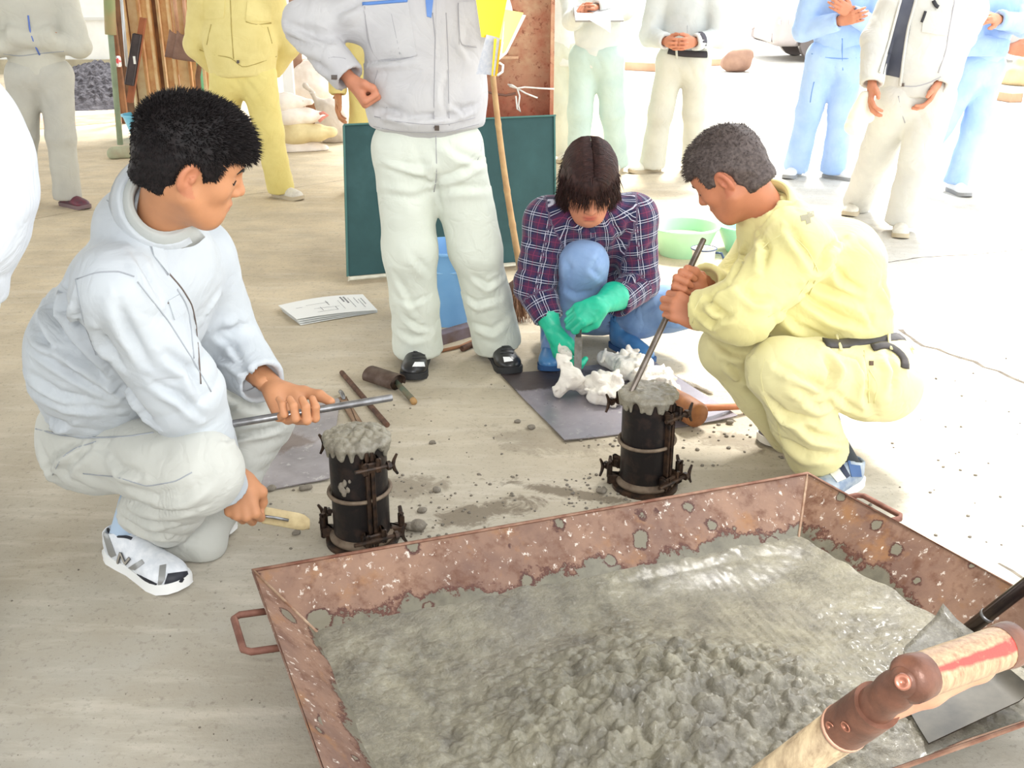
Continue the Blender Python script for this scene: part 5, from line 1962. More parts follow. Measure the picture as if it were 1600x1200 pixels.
RAG = cloth('white_rag', (232, 226, 216), (216, 208, 198), .8, fold=18)
def rag(blobs, label, seed, h=.0048, amp=.007):
    s = Sd(h)
    r = random.Random(seed)
    for a_, ra_, b_, rb_ in blobs:
        s.cap(a_, ra_ * .8, b_, rb_ * .8, .03)
        for k in range(9):
            p = lerp(np.asarray(a_), np.asarray(b_), r.random())
            rr = lerp(ra_, rb_, .5)
            o_ = nrm(A(r.gauss(0, 1), r.gauss(0, 1), abs(r.gauss(0, .8))))
            d_ = nrm(np.cross(o_, A(r.gauss(0, 1), r.gauss(0, 1), r.gauss(0, 1))))
            q = p + o_ * rr * .75
            L = rr * r.uniform(.5, 1.1)
            s.cap(q - d_ * L, rr * r.uniform(.12, .22), q + d_ * L + o_ * rr * .2, rr * r.uniform(.12, .24), .008)
    V, F = s.run(1)
    N = vnormals(V, F)
    rd_ = 1 - np.abs(nz(V, 34, seed, 2)) * 2
    V = V + N * (amp * .55 * np.clip(rd_, -1, 1))[:, None]
    V = relax(V, F, 1, .3)
    V[:, 2] = np.maximum(V[:, 2], .007)
    return tag(mk('rag', V, F, RAG), label, 'rag')
w_ = lambda x, y, Y: W(x, y, Y)
g_ = lambda x, y, z: G(x, y, z)
rag([(g_(880, 560, .14), .020, g_(892, 590, .08), .030), (g_(878, 530, .17), .022, g_(884, 556, .13), .022), (g_(892, 590, .08), .03, g_(872, 612, .03), .026), (g_(892, 590, .08), .03, g_(912, 606, .03), .03)], 'twisted white rag held by the left green glove', 1)
rag([(g_(925, 600, .05), .042, g_(960, 600, .05), .040), (g_(930, 620, .03), .034, g_(962, 622, .03), .032), (g_(945, 608, .04), .05, g_(950, 612, .04), .05)], 'crumpled damp white rag lying left of the right mould', 2)
rag([(g_(945, 560, .03), .036, g_(975, 572, .04), .040), (g_(975, 580, .04), .045, g_(1005, 572, .04), .040), (g_(1000, 590, .04), .045, g_(1035, 590, .03), .04), (g_(980, 556, .03), .03, g_(1010, 570, .03), .035), (g_(1035, 592, .03), .036, g_(1055, 612, .02), .022)], 'large white cloth heap behind the right mould', 3)
rag([(g_(1080, 598, .008), .012, g_(1110, 612, .008), .014), (g_(1060, 590, .01), .012, g_(1080, 600, .01), .010)], 'scrap of dirty cloth near the far edge of the right sheet', 4, .004, .003)
# dark tarry lumps on the sheet
s = Sd(.005)
r = random.Random(5)
for i in range(16):
    p = G(r.uniform(805, 900), r.uniform(588, 628), .006)
    s.ell(p, np.array([r.uniform(.01, .05), r.uniform(.008, .02), .008]), None, .01)
V, F = s.run(1)
# mallet
ml = G(1085, 640)
t = thing('wooden_mallet', A(ml[0], ml[1], 0), 'brown wooden mallet lying on the steel sheet behind the right mould', 'mallet')
a_, b_ = G(1045, 622, .055), G(1092, 650, .055)
ax_ = nrm(b_ - a_)
mb = MB()
mb.tube([a_, a_ + ax_ * .006, lerp(a_, b_, .5), b_ - ax_ * .008, b_], [.036, .042, .045, .043, .036], 20)
part('mallet_head', mb, mat('mallet_wood', (158, 104, 62), (120, 74, 44), 16, .55, 0, .2, 40), t, True, sharp=50)
mb = MB()
h0_ = lerp(a_, b_, .6)
mb.tube([h0_, G(1182, 634, .02)], [.013, .011], 12)
part('handle', mb, mat('handle_orange', (196, 128, 88), (176, 108, 70), 14, .5), t, True)
# iron rod, flat bar, metal scoop, channel offcut
mb = MB()
mb.tube([G(534, 582, .010), G(605, 664, .010)], .0095, 10)
single('iron_rod', mb, RUSTROD, 'rusty round iron rod lying alone behind the left mould', 'rod', True, sharp=50)
t = thing('flat_trowel', G(545, 640), 'long flat wooden-bladed trowel beside the rusty iron rod', 'trowel')
a_, b_ = G(535, 622, .008), G(572, 682, .008)
d_ = nrm(b_ - a_)
mb = MB()
mb.box(lerp(a_, b_, .5), (np.linalg.norm(b_ - a_) / 2, .016, .006), d_, np.cross(A(0, 0, 1), d_), bev=.002)
part('blade', mb, mat('blade_wood', (150, 122, 96), (128, 100, 78), 20, .7), t)
mb = MB()
mb.tube([a_ + d_ * .03 + A(0, 0, .006), a_ + A(0, 0, .016), a_ - d_ * .03 + A(0, 0, .014), a_ - d_ * .05 + A(0, 0, .005)], [.006, .008, .007, .004], 8)
part('handle', mb, STEEL, t, True, 'small bright metal tang')
t = thing('metal_scoop', G(607, 595), 'rusty half-round metal scoop with green handle, in front of black shoes', 'scoop')
a_, b_ = G(578, 584, .028), G(622, 598, .028)
d_ = nrm(b_ - a_)
x_ = np.cross(A(0, 0, 1), d_)
P = np.zeros((10, 17, 3))
for i in range(10):
    for j in range(17):
        an_ = radians(-115 + 230 * j / 16)
        P[i, j] = lerp(a_, b_, i / 9) + x_ * (sin(an_) * .040) + A(0, 0, 1) * (cos(an_) * .030 + .000)
P[..., 2] = np.maximum(P[..., 2], .002)
mb = MB()
mb.slab(P[::-1], np.tile(A(0, 0, 1), (10, 17, 1)), .002)
part('scoop_body', mb, mat('scoop_rust', (108, 92, 82), (84, 66, 56), 24, .6, .4), t, True, sharp=60)
mb = MB()
mb.lathe([(.001, 0), (.030, 0), (.030, .003), (.001, .003)], b_ - d_ * .01, 20, X=x_, Y=(0, 0, 1), Z=d_)
part('end_plate', mb, BLACKC, t, True)
mb = MB()
mb.tube([b_ - d_ * .01, G(645, 625, .012)], [.010, .0115], 12)
part('handle', mb, mat('handle_green', (84, 98, 82), (110, 100, 78), 30, .6), t, True)
mb = MB()
mb.tube([G(645, 625, .012), G(647, 628, .012)], [.0117, .0117], 12)
part('handle_end', mb, mat('bare_end', (176, 138, 90)), t, True)
mb = MB()
a_, b_ = G(672, 545, .0), G(742, 524, .0)
d_ = nrm(b_ - a_)
y_ = np.cross(A(0, 0, 1), d_)
L_ = np.linalg.norm(b_ - a_) / 2
for c_, hf_ in ((A(0, 0, .022), (L_, .003, .022)), (y_ * .025 + A(0, 0, .042), (L_, .025, .003)), (y_ * .05 + A(0, 0, .022), (L_, .003, .022))):
    mb.box(lerp(a_, b_, .5) + c_, hf_, d_, y_)
single('steel_channel', mb, mat('channel_grey', (136, 124, 134), (116, 96, 88), 12, .6, .3), 'grey steel channel offcut behind the black shoes, before the blue bucket', 'channel')
mb = MB()
mb.tube([G(722, 545, .012), G(748, 534, .012)], .012, 10)
single('rusty_bolt', mb, RUSTROD, 'short rusty pipe end between the black shoes', 'bolt', True, sharp=50)
mb = MB()
mb.tube([G(690, 548, .008), G(720, 541, .008), G(738, 533, .008)], .007, 8)
single('wooden_stick', mb, PLYW, 'thin brown stick beside the grey steel channel', 'stick', True)
# papers
PAP = mat('paper', (236, 236, 232), None, rough=.8)
INK = mat('print_ink', (120, 120, 124), None, rough=.8)
t = thing('paper_booklet', G(515, 488), 'stapled white papers with faint print lying on the floor at left', 'papers')
c4 = [G(441, 487), G(470, 509), G(590, 489), G(567, 464)]
for k in range(4):
    P = np.zeros((14, 8, 3))
    for i in range(14):
        for j in range(8):
            u_, v_ = i / 13, j / 7
            p = lerp(lerp(c4[0], c4[3], u_), lerp(c4[1], c4[2], u_), v_) + A(-.006, .004, 0) * k * (1 - u_)
            P[i, j] = p + A(0, 0, .003 + .0035 * k + .012 * sin(pi * u_) * (.4 + .2 * k) * (1 - .5 * v_) + .004 * (1 - u_) * k)
    mb = MB()
    mb.slab(P[:, ::-1], np.tile(A(0, 0, 1), (14, 8, 1)), .0008)
    o = part('sheet_of_paper', mb, PAP, t, True, sharp=40)
    top = P
def on_paper(u_, v_):
    i, j = min(12.99, u_ * 13), min(6.99, v_ * 7)
    a_, b_ = int(i), int(j)
    fx, fy = i - a_, j - b_
    return lerp(lerp(top[a_, b_], top[a_ + 1, b_], fx), lerp(top[a_, b_ + 1], top[a_ + 1, b_ + 1], fx), fy) + A(0, 0, .001)
mb = MB()
r = random.Random(2)
for row, (u_, v0, v1, wd) in enumerate([(.93, .25, .62, .004), (.89, .30, .8, .003), (.85, .2, .55, .003), (.78, .2, .75, .003), (.74, .12, .5, .008), (.70, .12, .4, .008), (.64, .3, .8, .002)]):
    v = v0
    while v < v1:
        e = min(v1, v + r.uniform(.03, .07))
        mb.tube([on_paper(u_, v), on_paper(u_, (v + e) / 2), on_paper(u_, e)], wd * .5, 4, flat=(0, 0, 1), ff=.1)
        v = e + .02
for (ua, va, ub, vb) in ((.25, .35, .52, .35), (.3, .6, .6, .62), (.5, .25, .5, .5), (.38, .55, .38, .75), (.12, .4, .2, .4), (.55, .62, .55, .8), (.3, .8, .55, .8)):
    mb.tube([on_paper(lerp(ua, ub, k / 4), lerp(va, vb, k / 4)) for k in range(5)], .0012, 4, flat=(0, 0, 1), ff=.2)
part('printed_lines', mb, INK, t, kind='stuff')

# ------------------------------------------------------------------ shovels over the pan
t = thing('dhandle_shovel', A(.08, 1.24, 0), 'D-handled shovel leaning at the near side of the pan, wooden grip streaked red', 'shovel')
gA, gB = W(1420, 1062, .660), W(1580, 1006, .720)
gd = nrm(gB - gA)
hub = W(1378, 1096, .685)
sE = W(1240, 1192, .775)
sd_ = nrm(sE - hub)
tipS = hub + sd_ * 1.02
def grip_mat():
    t_ = NT('grip_wood')
    P_ = t_.co.outputs['Object']
    m_ = t_.n('ShaderNodeMapping', {0: P_, 3: (60, 60, 14)})
    col = t_.mix(t_.ramp(t_.noise(3, 5, .7, m_.outputs[0]), .35, .65), lin((190, 158, 122)), lin((144, 110, 82)))
    uv = t_.n('ShaderNodeAttribute', attribute_name='pl').outputs['Vector']
    sx = t_.n('ShaderNodeSeparateXYZ', {0: uv})
    d = t_.math('ABSOLUTE', t_.math('SUBTRACT', t_.math('ADD', sx.outputs[0], .25), t_.math('MULTIPLY', t_.math('SUBTRACT', t_.noise(30, 4, .6), .5), .5)))
    wv = t_.math('ADD', .10, t_.math('MULTIPLY', sx.outputs[1], .26))
    m = t_.ramp(t_.math('SUBTRACT', d, wv), .08, -.06)
    m = t_.math('MULTIPLY', m, t_.ramp(t_.noise(90, 4, .7), .25, .45))
    col = t_.mix(m, col, lin((222, 62, 52)))
    return t_.out(col, .38, 0, t_.bump(t_.noise(3, 5, .7, m_.outputs[0]), .15, .002), .5)
GM = grip_mat()
mb = MB()
n_, m_ = 24, 20
x_, y_, _ = frame_from(gd)
toc = perp(A(0, 0, HC) - lerp(gA, gB, .5), gd)
toc = nrm(toc + perp(A(0, 0, -1), gd) * .35)
y2 = np.cross(gd, toc)
Vg, Ug = [], []
for i in range(n_ + 1):
    tt = i / n_
    rr = .0172 * (1 if .04 < tt < .96 else .93)
    for k in range(m_):
        a_ = 2 * pi * k / m_
        a_ = a_ if a_ <= pi else a_ - 2 * pi
        Vg.append(lerp(gA, gB, .06 + .88 * tt) + toc * (rr * cos(a_)) + y2 * (rr * sin(a_)))
        Ug.append((a_, tt, 0))
Fg = [(i * m_ + k, i * m_ + (k + 1) % m_, (i + 1) * m_ + (k + 1) % m_, (i + 1) * m_ + k) for i in range(n_) for k in range(m_)]
Fg += [tuple(range(m_ - 1, -1, -1)), tuple(n_ * m_ + k for k in range(m_))]
mb.add(Vg, Fg)
g = part('grip', mb, GM, t, True, 'pale wooden grip with a red paint streak', sharp=50)
at = g.data.attributes.new('pl', 'FLOAT_VECTOR', 'POINT')
at.data.foreach_set('vector', np.array(Ug, np.float32).ravel())
for q, c_ in ((gA, -1), (gB, 1)):
    mb = MB()
    mb.tube([q + gd * .016 * -c_, q + gd * .008 * -c_, q, q + gd * .006 * c_], [.0176, .0186, .0186, .013], 24)
    part('end_cap', mb, BROWNM, t, True, sharp=60)
    mb = MB()
    mb.lathe([(.001, .002), (.0035, .002), (.0052, .0005), (.0075, -.001)], q + gd * .0065 * c_, 16, X=x_, Y=y_, Z=gd * c_)
    part('rivet', mb, mat('rivet_copper', (168, 112, 92), None, rough=.3, metal=.5), t, True)
vb = nrm(nrm(A(0, 0, HC) - gA) * .8 - gd * .45)
xb, yb_, _ = frame_from(vb)
mb = MB()
mb.lathe([(.001, -.0012), (.0026, -.0008), (.0040, .0010), (.0056, .0006), (.0066, -.0008)], gA + vb * .0180, 18, X=xb, Y=yb_, Z=vb)
part('rivet', mb, MC['rivet_copper'], t, True)
s = Sd(.0028)
s.tube([gA, lerp(gA, hub, .5), hub + sd_ * .02], [.0135, .0135, .0165], .010)
V, F = s.run(1)
mk('fork_arm', V, F, BROWNM, t)
s = Sd(.0028)
und = perp(A(.2, .5, -1), gd)
s.tube([gB + und * .002, gB + und * .026 - gd * .02, lerp(hub, gB, .45) + und * .022, hub + sd_ * .015], [.009, .009, .011, .0155], .008)
V, F = s.run(1)
o = mk('fork_arm', V, F, mat('fork_tan', (206, 152, 122), (178, 120, 94), 18, .42, .1), t)
o['label'] = 'tan fork arm worn to bare metal'
mb = MB()
mb.tube([hub + sd_ * .008, hub + sd_ * .066], [.0195, .0200], 24)
sk_ = part('socket', mb, BROWNM, t, True, sharp=50)
mb = MB()
mb.tube([hub + sd_ * .063, hub + sd_ * .068], [.0206, .0206], 24)
part('socket_edge', mb, mat('socket_edge', (206, 160, 136), None, rough=.35, metal=.3), t, True)
pc = perp(A(0, 0, HC) - hub, sd_)
for q in (.034, .054):
    mb = MB()
    mb.lathe([(.001, -.0014), (.0028, -.0010), (.0040, .0006), (.0052, .0002)], hub + sd_ * q + nrm(pc + np.cross(sd_, pc) * (.0 if q < .05 else .35)) * .0198, 14, X=sd_, Y=np.cross(pc, sd_), Z=nrm(pc + np.cross(sd_, pc) * (.0 if q < .05 else .35)))
    mb.build('rivet', MC['rivet_copper'], sk_, True)
def grain():
    t_ = NT('shaft_wood')
    m_ = t_.n('ShaderNodeMapping', {0: t_.co.outputs['Object'], 2: (0.3, 0.5, 0), 3: (30, 12, 6)})
    n_ = t_.noise(4, 6, .7, m_.outputs[0])
    col = t_.mix(t_.ramp(n_, .38, .62), lin((182, 162, 130)), lin((136, 116, 90)))
    return t_.out(col, .45, 0, t_.bump(n_, .2, .002), .4)
SHW = grain()
mb = MB()
mb.tube([hub + sd_ * .06, hub + sd_ * .3, hub + sd_ * .62, hub + sd_ * .84], [.0188, .0180, .0170, .0170], 20)
part('shaft', mb, SHW, t, True)
def blade(mb, c_, dn, xx, zz, L=.30, Wd=.235, nu=14, nv=12, dish=.022, th=.003):
    P = np.zeros((nu, nv, 3))
    for i in range(nu):
        for j in range(nv):
            u_, v_ = i / (nu - 1), j / (nv - 1) * 2 - 1
            w_ = Wd / 2 * (.86 + .14 * u_)
            P[i, j] = c_ + dn * (L * u_) + xx * (v_ * w_) + zz * (dish * (v_ * v_) + .03 * max(0, .15 - u_) / .15 * (1 - .0))
    mb.slab(P, np.tile(zz, (nu, nv, 1)), th)
    return mb
bc = hub + sd_ * .82
xx = perp(A(1, .2, 0), sd_)
zz = np.cross(xx, sd_)
mb = blade(MB(), bc, sd_, xx, zz, .235)
part('blade', mb, mat('blade_concreted', (120, 114, 104), (96, 90, 82), 20, .4, .2), t, True, sharp=50)

# second shovel lying in the pan
t = thing('square_shovel', G(1480, 1080, .1), 'square-mouthed shovel lying in the right side of the pan, blade coated with concrete', 'shovel')
s0, s1 = G(1512, 985, .135), G(1583, 930, .25)
sd2 = nrm(s1 - s0)
fl_ = nrm(A(sd2[0], sd2[1], 0))
xx = np.cross(A(0, 0, 1), fl_)
bl0 = G(1496, 985, .128)
mb = MB()
nu, nv = 18, 16
P = np.zeros((nu, nv, 3))
q4 = [G(1470, 962, .125), G(1612, 1092, .125), G(1450, 1168, .100), G(1384, 1046, .110)]
for i in range(nu):
    for j in range(nv):
        u_, v_ = i / (nu - 1), j / (nv - 1)
        p = lerp(lerp(q4[0], q4[1], u_), lerp(q4[3], q4[2], u_), v_)
        rr_ = max(0, v_ - .7) / .3 * max(0, .35 - u_) / .35
        p = lerp(p, lerp(lerp(q4[0], q4[1], .5), lerp(q4[3], q4[2], .5), .5), rr_ * .35)
        p[2] += .006 * (abs(u_ - .5) * 2) ** 2 + (.014 * max(0, .12 - v_) / .12) + .004
        P[i, j] = p
mb.slab(P[::-1], np.tile(A(0, 0, 1), (nu, nv, 1)), .003)
part('blade', mb, mat('blade_dark', (50, 48, 44), (76, 72, 64), 14, .4, .2), t, True, sharp=50)
P2 = P.copy()
P2[..., 2] += .006 + .005 * nz(P.reshape(-1, 3), 18, 8, 3).reshape(nu, nv)
mb = MB()
mb.slab(P2[:11][::-1], np.tile(A(0, 0, 1), (11, nv, 1)), .006)
part('concrete_coat', mb, wet_concrete('coat_concrete', (98, 93, 80), (72, 68, 60)), t, True)
mb = MB()
mb.tube([s0 - sd2 * .05, s0, s0 + sd2 * .1, s0 + sd2 * .62], [.012, .0145, .0145, .0150], 18)
part('shaft', mb, mat('dark_tube', (54, 46, 46), (84, 72, 60), 8, .25, .8), t, True)
mb = MB()
mb.tube([s0 + sd2 * .055, s0 + sd2 * .062], [.0158, .0158], 18)
part('shaft_ring', mb, STEEL, t, True)
# ------------------------------------------------------------------ standing people
ARM = {'tucked': ((.055, .06, -.27), (-.33, .10, -.20)), 'crossed': ((.055, .05, -.27), (-.16, .20, -.20)), 'hip': ((.17, -.07, -.23), (.02, .06, -.40)), 'behind': ((.09, -.10, -.27), (-.04, -.17, -.44)),
       'pocket': ((.07, -.07, -.27), (.03, .04, -.47)), 'down': ((.05, -.02, -.28), (.06, .05, -.52)), 'write': ((.04, .02, -.28), (-.06, .25, -.20)),
       'fold': ((.05, .04, -.28), (-.10, .22, -.30))}

def stander(label, fN, fF, pel, fwd, skin, jm, tm, shm, arms=('crossed', 'crossed'), h=.012, g=1., jacket='jacket', hem=.06, neckoff=(0, 0, .50), lg=(.092, .074, .070, .080), hairm=None, seed=5,
            wr=None, el=None, sh_dir=None, fl=.27, hems=True, top=.06, jr=(.150, .152, .165, .115), ff=.68, amp=.004, hand=True, tuck=False, headS=1., head=True, knf=.03, shw=.195, extra=None, jl=None, tl=None):
    """fN, fF: ground points of the two feet; pel: hip centre"""
    up0 = nrm(neckoff)
    f = perp(fwd, A(0, 0, 1))
    side = np.cross(f, A(0, 0, 1))
    if np.dot(fN - fF, side) < 0:
        side = -side
    nk = pel + np.array(neckoff, float)
    shc = nk - up0 * .055
    J = {'fwd': f, 'neck': nk, 'hipN': pel + side * .088, 'hipF': pel - side * .088, 'shN': shc + side * shw, 'shF': shc - side * shw}
    for q, ft, sg in (('N', fN, 1), ('F', fF, -1)):
        an = A(ft[0], ft[1], .085)
        J['an' + q] = an
        J['kn' + q] = lerp(J['hip' + q], an, .5) + f * knf
        J['hem' + q] = lerp(an, J['kn' + q], .0) - A(0, 0, .035)
        e, w = ARM[arms[0 if sg > 0 else 1]]
        fr = lambda v: side * (sg * v[0]) + f * v[1] + A(0, 0, v[2])
        J['el' + q] = J['sh' + q] + fr(e)
        J['wr' + q] = J['sh' + q] + fr(w)
    if arms == ('crossed', 'crossed'):
        J['wrF'] = J['wrF'] + A(0, 0, .05) + f * .02
    for k_, v_ in (el or {}).items():
        J['el' + k_] = v_
    for k_, v_ in (wr or {}).items():
        J['wr' + k_] = v_
    base = A((fN[0] + fF[0]) / 2, (fN[1] + fF[1]) / 2, 0)
    pcs = [core_mesh(J, .025)]
    H_ = None
    if head:
        H_ = Head(nk + up0 * .175 + f * .03, f + A(0, 0, -.35), A(0, 0, 1) + f * .35, headS)
        hV_, hF_, hL_ = head_mesh(H_, nk - up0 * .03, .008, .054)
        pcs.append((hV_, hF_, hL_))
    if hand:
        for i, q in enumerate('NF'):
            a_ = arms[i]
            sg = 1 if q == 'N' else -1
            d = nrm(J['wr' + q] - J['el' + q])
            if a_ == 'behind':
                Z_ = -f
                cl_ = (30, 45, 25)
            elif a_ == 'hip':
                Z_ = nrm(side * sg + A(0, 0, .3))
                cl_ = (92, 100, 60)
                d = nrm(d + A(0, 0, -.6) - side * sg * .2)
            elif a_ == 'crossed':
                Z_ = f
                cl_ = (20, 30, 20)
            elif a_ == 'write':
                Z_ = A(0, 0, 1)
                cl_ = (50, 70, 40)
            else:
                Z_ = side * sg
                cl_ = (22, 28, 20)
            Z_ = perp(Z_, d)
            T_ = np.cross(d, Z_)
            if np.dot(T_, f if a_ not in ('crossed', 'write') else A(0, 0, 1)) < 0:
                T_ = -T_
            m_ = hand_mesh(J['wr' + q] + d * .012, T_, d, Z_, cl_, 'relax' if a_ != 'hip' else 'fist', J['el' + q], 1., 1.05, max(.0035, h * .42), .026, .08)
            pcs.append(m_[:2])
    o = body('person', pcs, skin, base, label)
    if head:
        hair_short(H_, o, hairm or HAIR_B, .008, 900, .018, -.05, .05, .4, seed)
    if arms[0] == 'tucked':
        J['solid'] = 1
    s = jacket_sd(J, h, g, hem, .0, jr, ff, (.080, .068, .056))
    if extra:
        extra(s)
    fo = limbfold(J, .007, .05, knee=False) + [(pel + f * .1 + A(0, 0, .06), .16, (0, .2, 1), .005, .05)]
    jk_, jV_, jF_ = garment(jacket, s, jm, o, amp, 8, seed, fo, lines=jl, w=max(.011, h * 1.3), dp=.016)
    s = trousers_sd(J, h, 1., lg, .05, .098, top)
    fo = limbfold(J, .0028, .07, elbow=False) + [(pel + f * .1 - A(0, 0, .08), .13, (1, 0, .5), .005, .045), (J['hemN'] + A(0, 0, .06), .09, (.3, .2, 1), .003, .05), (J['hemF'] + A(0, 0, .06), .09, (-.3, .2, 1), .003, .05)]
    tr_, tV_, tF_ = garment('trousers', s, tm, o, amp * .8, 7, seed + 1, fo, lines=tl, w=max(.011, h * 1.3), dp=.011)
    c_ = nk + up0 * .0
    part('collar', collar_mesh(c_ - up0 * .012, up0, f, .066, .034, .05, 34, .03, n=20), jm, jk_, True)
    sd = sh_dir or {}
    for q, ft in (('N', fN), ('F', fF)):
        d = nrm(sd.get(q, f))
        hl_ = A(ft[0], ft[1], 0) - d * fl * .27
        shoe('s', hl_, hl_ + d * fl, (0, 0, 1), fl, .048, shm[0], shm[1], o, None, max(.0055, h * .6), .024, .085)
    return o, J, jk_, tr_, Surf((jV_, jF_), (tV_, tF_)), f, side

# the standing man in front
c_gj = cloth('standing_grey_jacket', (196, 194, 194), (186, 184, 186), .7)
c_gt = cloth('pale_greenish_cotton', (216, 220, 208), (206, 210, 198), .7)
SEAMG = mat('seam_mid_grey', (164, 162, 166), None, rough=.9)
BLKS = mat('black_leather', (30, 30, 32), (44, 42, 42), 30, .3, 0, .2, 80, spec=.5)
BLKSO = mat('black_sole', (46, 46, 48), None, rough=.6)
pel = W(668, 232, 3.78)
man, J, jk, tr, sf, f_, sd_n = stander('standing man in grey jacket and pale trousers before the green board, hand on hip', G(655, 566), G(778, 558), pel, (0, -1, 0), SKIN3, c_gj, c_gt, (BLKS, BLKSO),
    ('hip', 'fold'), .0085, 1., hem=-.085, neckoff=(0.0, 0, .50), jr=(.198, .200, .200, .130), ff=.74, lg=(.102, .097, .088, .096),
    jl=zl(400, 0, 2.909, [(340, 175), (280, 150), (220, 120)], [(350, 70), (410, 40), (470, 10)], [(130, 170), (210, 190), (300, 220)], [(180, 240), (260, 280), (340, 330)], [(150, 110), (230, 150), (320, 190)], [(500, 290), (580, 275), (700, 262)], [(530, 490), (700, 535), (980, 515)], [(560, 515), (600, 500), (660, 510)], [(870, 330), (850, 420), (860, 520)], [(960, 120), (950, 200), (980, 260)], [(900, 480), (940, 500), (1000, 480)]),
    tl=zl(400, 0, 2.909, [(820, 820), (920, 780), (1050, 720)], [(815, 830), (700, 800), (560, 760)], [(825, 850), (720, 900), (560, 880)], [(840, 865), (930, 850), (1060, 850)], [(850, 640), (930, 700), (1040, 740)], [(640, 740), (700, 750), (780, 745)], [(820, 780), (820, 860), (840, 940)]) +
       zl(400, 380, 3.529, [(760, 160), (830, 260), (900, 420)], [(770, 470), (860, 520), (960, 500)], [(1200, 180), (1280, 230), (1360, 180)], [(1180, 440), (1300, 480), (1380, 420)], [(820, 400), (900, 460), (960, 470)], [(860, 60), (920, 120), (960, 160)], [(1140, 280), (1220, 330), (1340, 300)], [(780, 300), (860, 330), (950, 290)]), top=.10,
    el={'N': W(474, 36, 3.80), 'F': W(752, -40, 3.88)}, wr={'N': W(546, 122, 3.68), 'F': W(770, -60, 3.62)}, sh_dir={'N': A(-.05, -1, 0), 'F': A(.28, -1, 0)}, headS=1.05, shw=.215, fl=.295)
BTN = mat('button_dark', (92, 82, 76), None, rough=.4)
BLUEP = mat('blue_piping', (96, 136, 200), None, rough=.8)
addpatch('placket', sf, ((682, 0), (696, 0), (698, 190), (678, 192)), c_gj, jk, .002, 5, 24)
addseam('seam', sf, ((676, 20), (680, 60), (679, 130), (678, 200)), SEAMG, jk, .004)
addseam('seam', sf, ((697, 20), (700, 80), (701, 140), (702, 196)), SEAMG, jk, .003)
addseam('hem_seam', sf, ((585, 182), (620, 190), (660, 194), (700, 194), (742, 184)), SEAMG, jk, .003)
addseam('hem_seam', sf, ((577, 196), (620, 205), (660, 207), (700, 206), (748, 194)), SEAMG, jk, .004)
addpatch('chest_pocket', sf, ((568, 8), (638, 2), (652, 88), (584, 94)), c_gj, jk, .0035, 8, 10)
addseam('pocket_trim', sf, ((567, 7), (600, 4), (637, 1)), BLUEP, jk, .012, .004, 'blue pocket trim')
addseam('pocket_edge', sf, ((570, 10), (574, 60), (588, 92), (620, 95), (652, 86)), SEAMG, jk, .003, .003)
addpatch('chest_pocket', sf, ((716, 4), (742, 2), (744, 72), (718, 70)), c_gj, jk, .003, 6, 8)
addseam('pocket_edge', sf, ((716, 5), (717, 40), (719, 71), (744, 74)), SEAMG, jk, .003, .003)
addseam('pocket_edge', sf, ((592, 100), (584, 135), (590, 160), (605, 168)), SEAMG, jk, .003)
addseam('seam', sf, ((612, 22), (618, 50), (625, 84)), SEAMG, jk, .003, .003)
addpatch('shirt_front', sf, ((662, -30), (680, -30), (674, 28), (667, 26)), mat('blue_shirt', (110, 146, 206), (92, 128, 192), 10, .8), jk, .004, 5, 5, 'blue shirt showing at the neck')
addpatch('button', sf, ((679, 196), (686, 196), (686, 203), (679, 203)), BTN, jk, .006, 4, 4)
addpatch('button', sf, ((519, 117), (527, 117), (527, 124), (519, 124)), BTN, jk, .006, 4, 4)
addseam('cuff_seam', sf, ((500, 96), (520, 88), (540, 92)), SEAMG, jk, .003)
addseam('fly_seam', sf, ((681, 212), (682, 240), (682, 278), (678, 300)), SEAMG, tr, .003)
addseam('pocket_edge', sf, ((578, 215), (576, 235), (584, 262)), SEAMG, tr, .003)
addseam('pocket_edge', sf, ((754, 212), (752, 235), (746, 250)), SEAMG, tr, .003)
REFL = mat('reflective_white', (240, 240, 240), None, rough=.3)
shs = [o for o in man.children if o.name.startswith('shoe')]
for o, pts in zip(shs, ([(648, 566), (662, 566), (664, 573), (644, 573)], [(786, 558), (796, 558), (802, 564), (788, 566)])):
    sV, sF = np.array([v.co for v in o.data.vertices]) + wloc(o), [list(p.vertices) for p in o.data.polygons]
    addpatch('logo', Surf((sV, sF)), pts, REFL, o, .002, 4, 3, 'bright reflective logo')
    for k in range(3):
        x0 = pts[0][0] - 4 + k * 1
        addseam('lace', Surf((sV, sF)), ((x0, pts[0][1] - 6 - 5 * k), (x0 + 10, pts[0][1] - 7 - 5 * k), (x0 + 20, pts[0][1] - 6 - 5 * k)), mat('lace_black', (58, 58, 60)), o, .006, .002)

# yellow file under his arm
t = thing('yellow_file', A(W(780, 60, 3.55)[0], 3.55, 0), 'yellow folder with papers held under the arm of the standing man', 'folder')
YF = mat('yellow_card', (246, 206, 52), None, rough=.6)
YP = mat('pale_yellow_paper', (246, 228, 140), None, rough=.8)
def card(pxs, Y, m, name, th=.002, dy=0.):
    P = np.zeros((6, 6, 3))
    q = [W(x, y, Y + d) for (x, y), d in zip(pxs, (0, dy, dy, 0))]
    for i in range(6):
        for j in range(6):
            P[i, j] = lerp(lerp(q[0], q[1], i / 5), lerp(q[3], q[2], i / 5), j / 5)
            P[i, j, 1] += .01 * sin(pi * i / 5)
    mb = MB()
    mb.slab(P[::-1], np.tile(A(0, -1, 0), (6, 6, 1)), th)
    return part(name, mb, m, t, True, sharp=40)
card(((738, -40), (798, -30), (780, 62), (752, 58)), 3.46, YF, 'cover', .003, .02)
card(((760, 54), (781, 60), (773, 118), (744, 116)), 3.463, mat('grey_label', (196, 196, 200), (176, 180, 190), 90, .7), 'grey_insert', .003, .01)
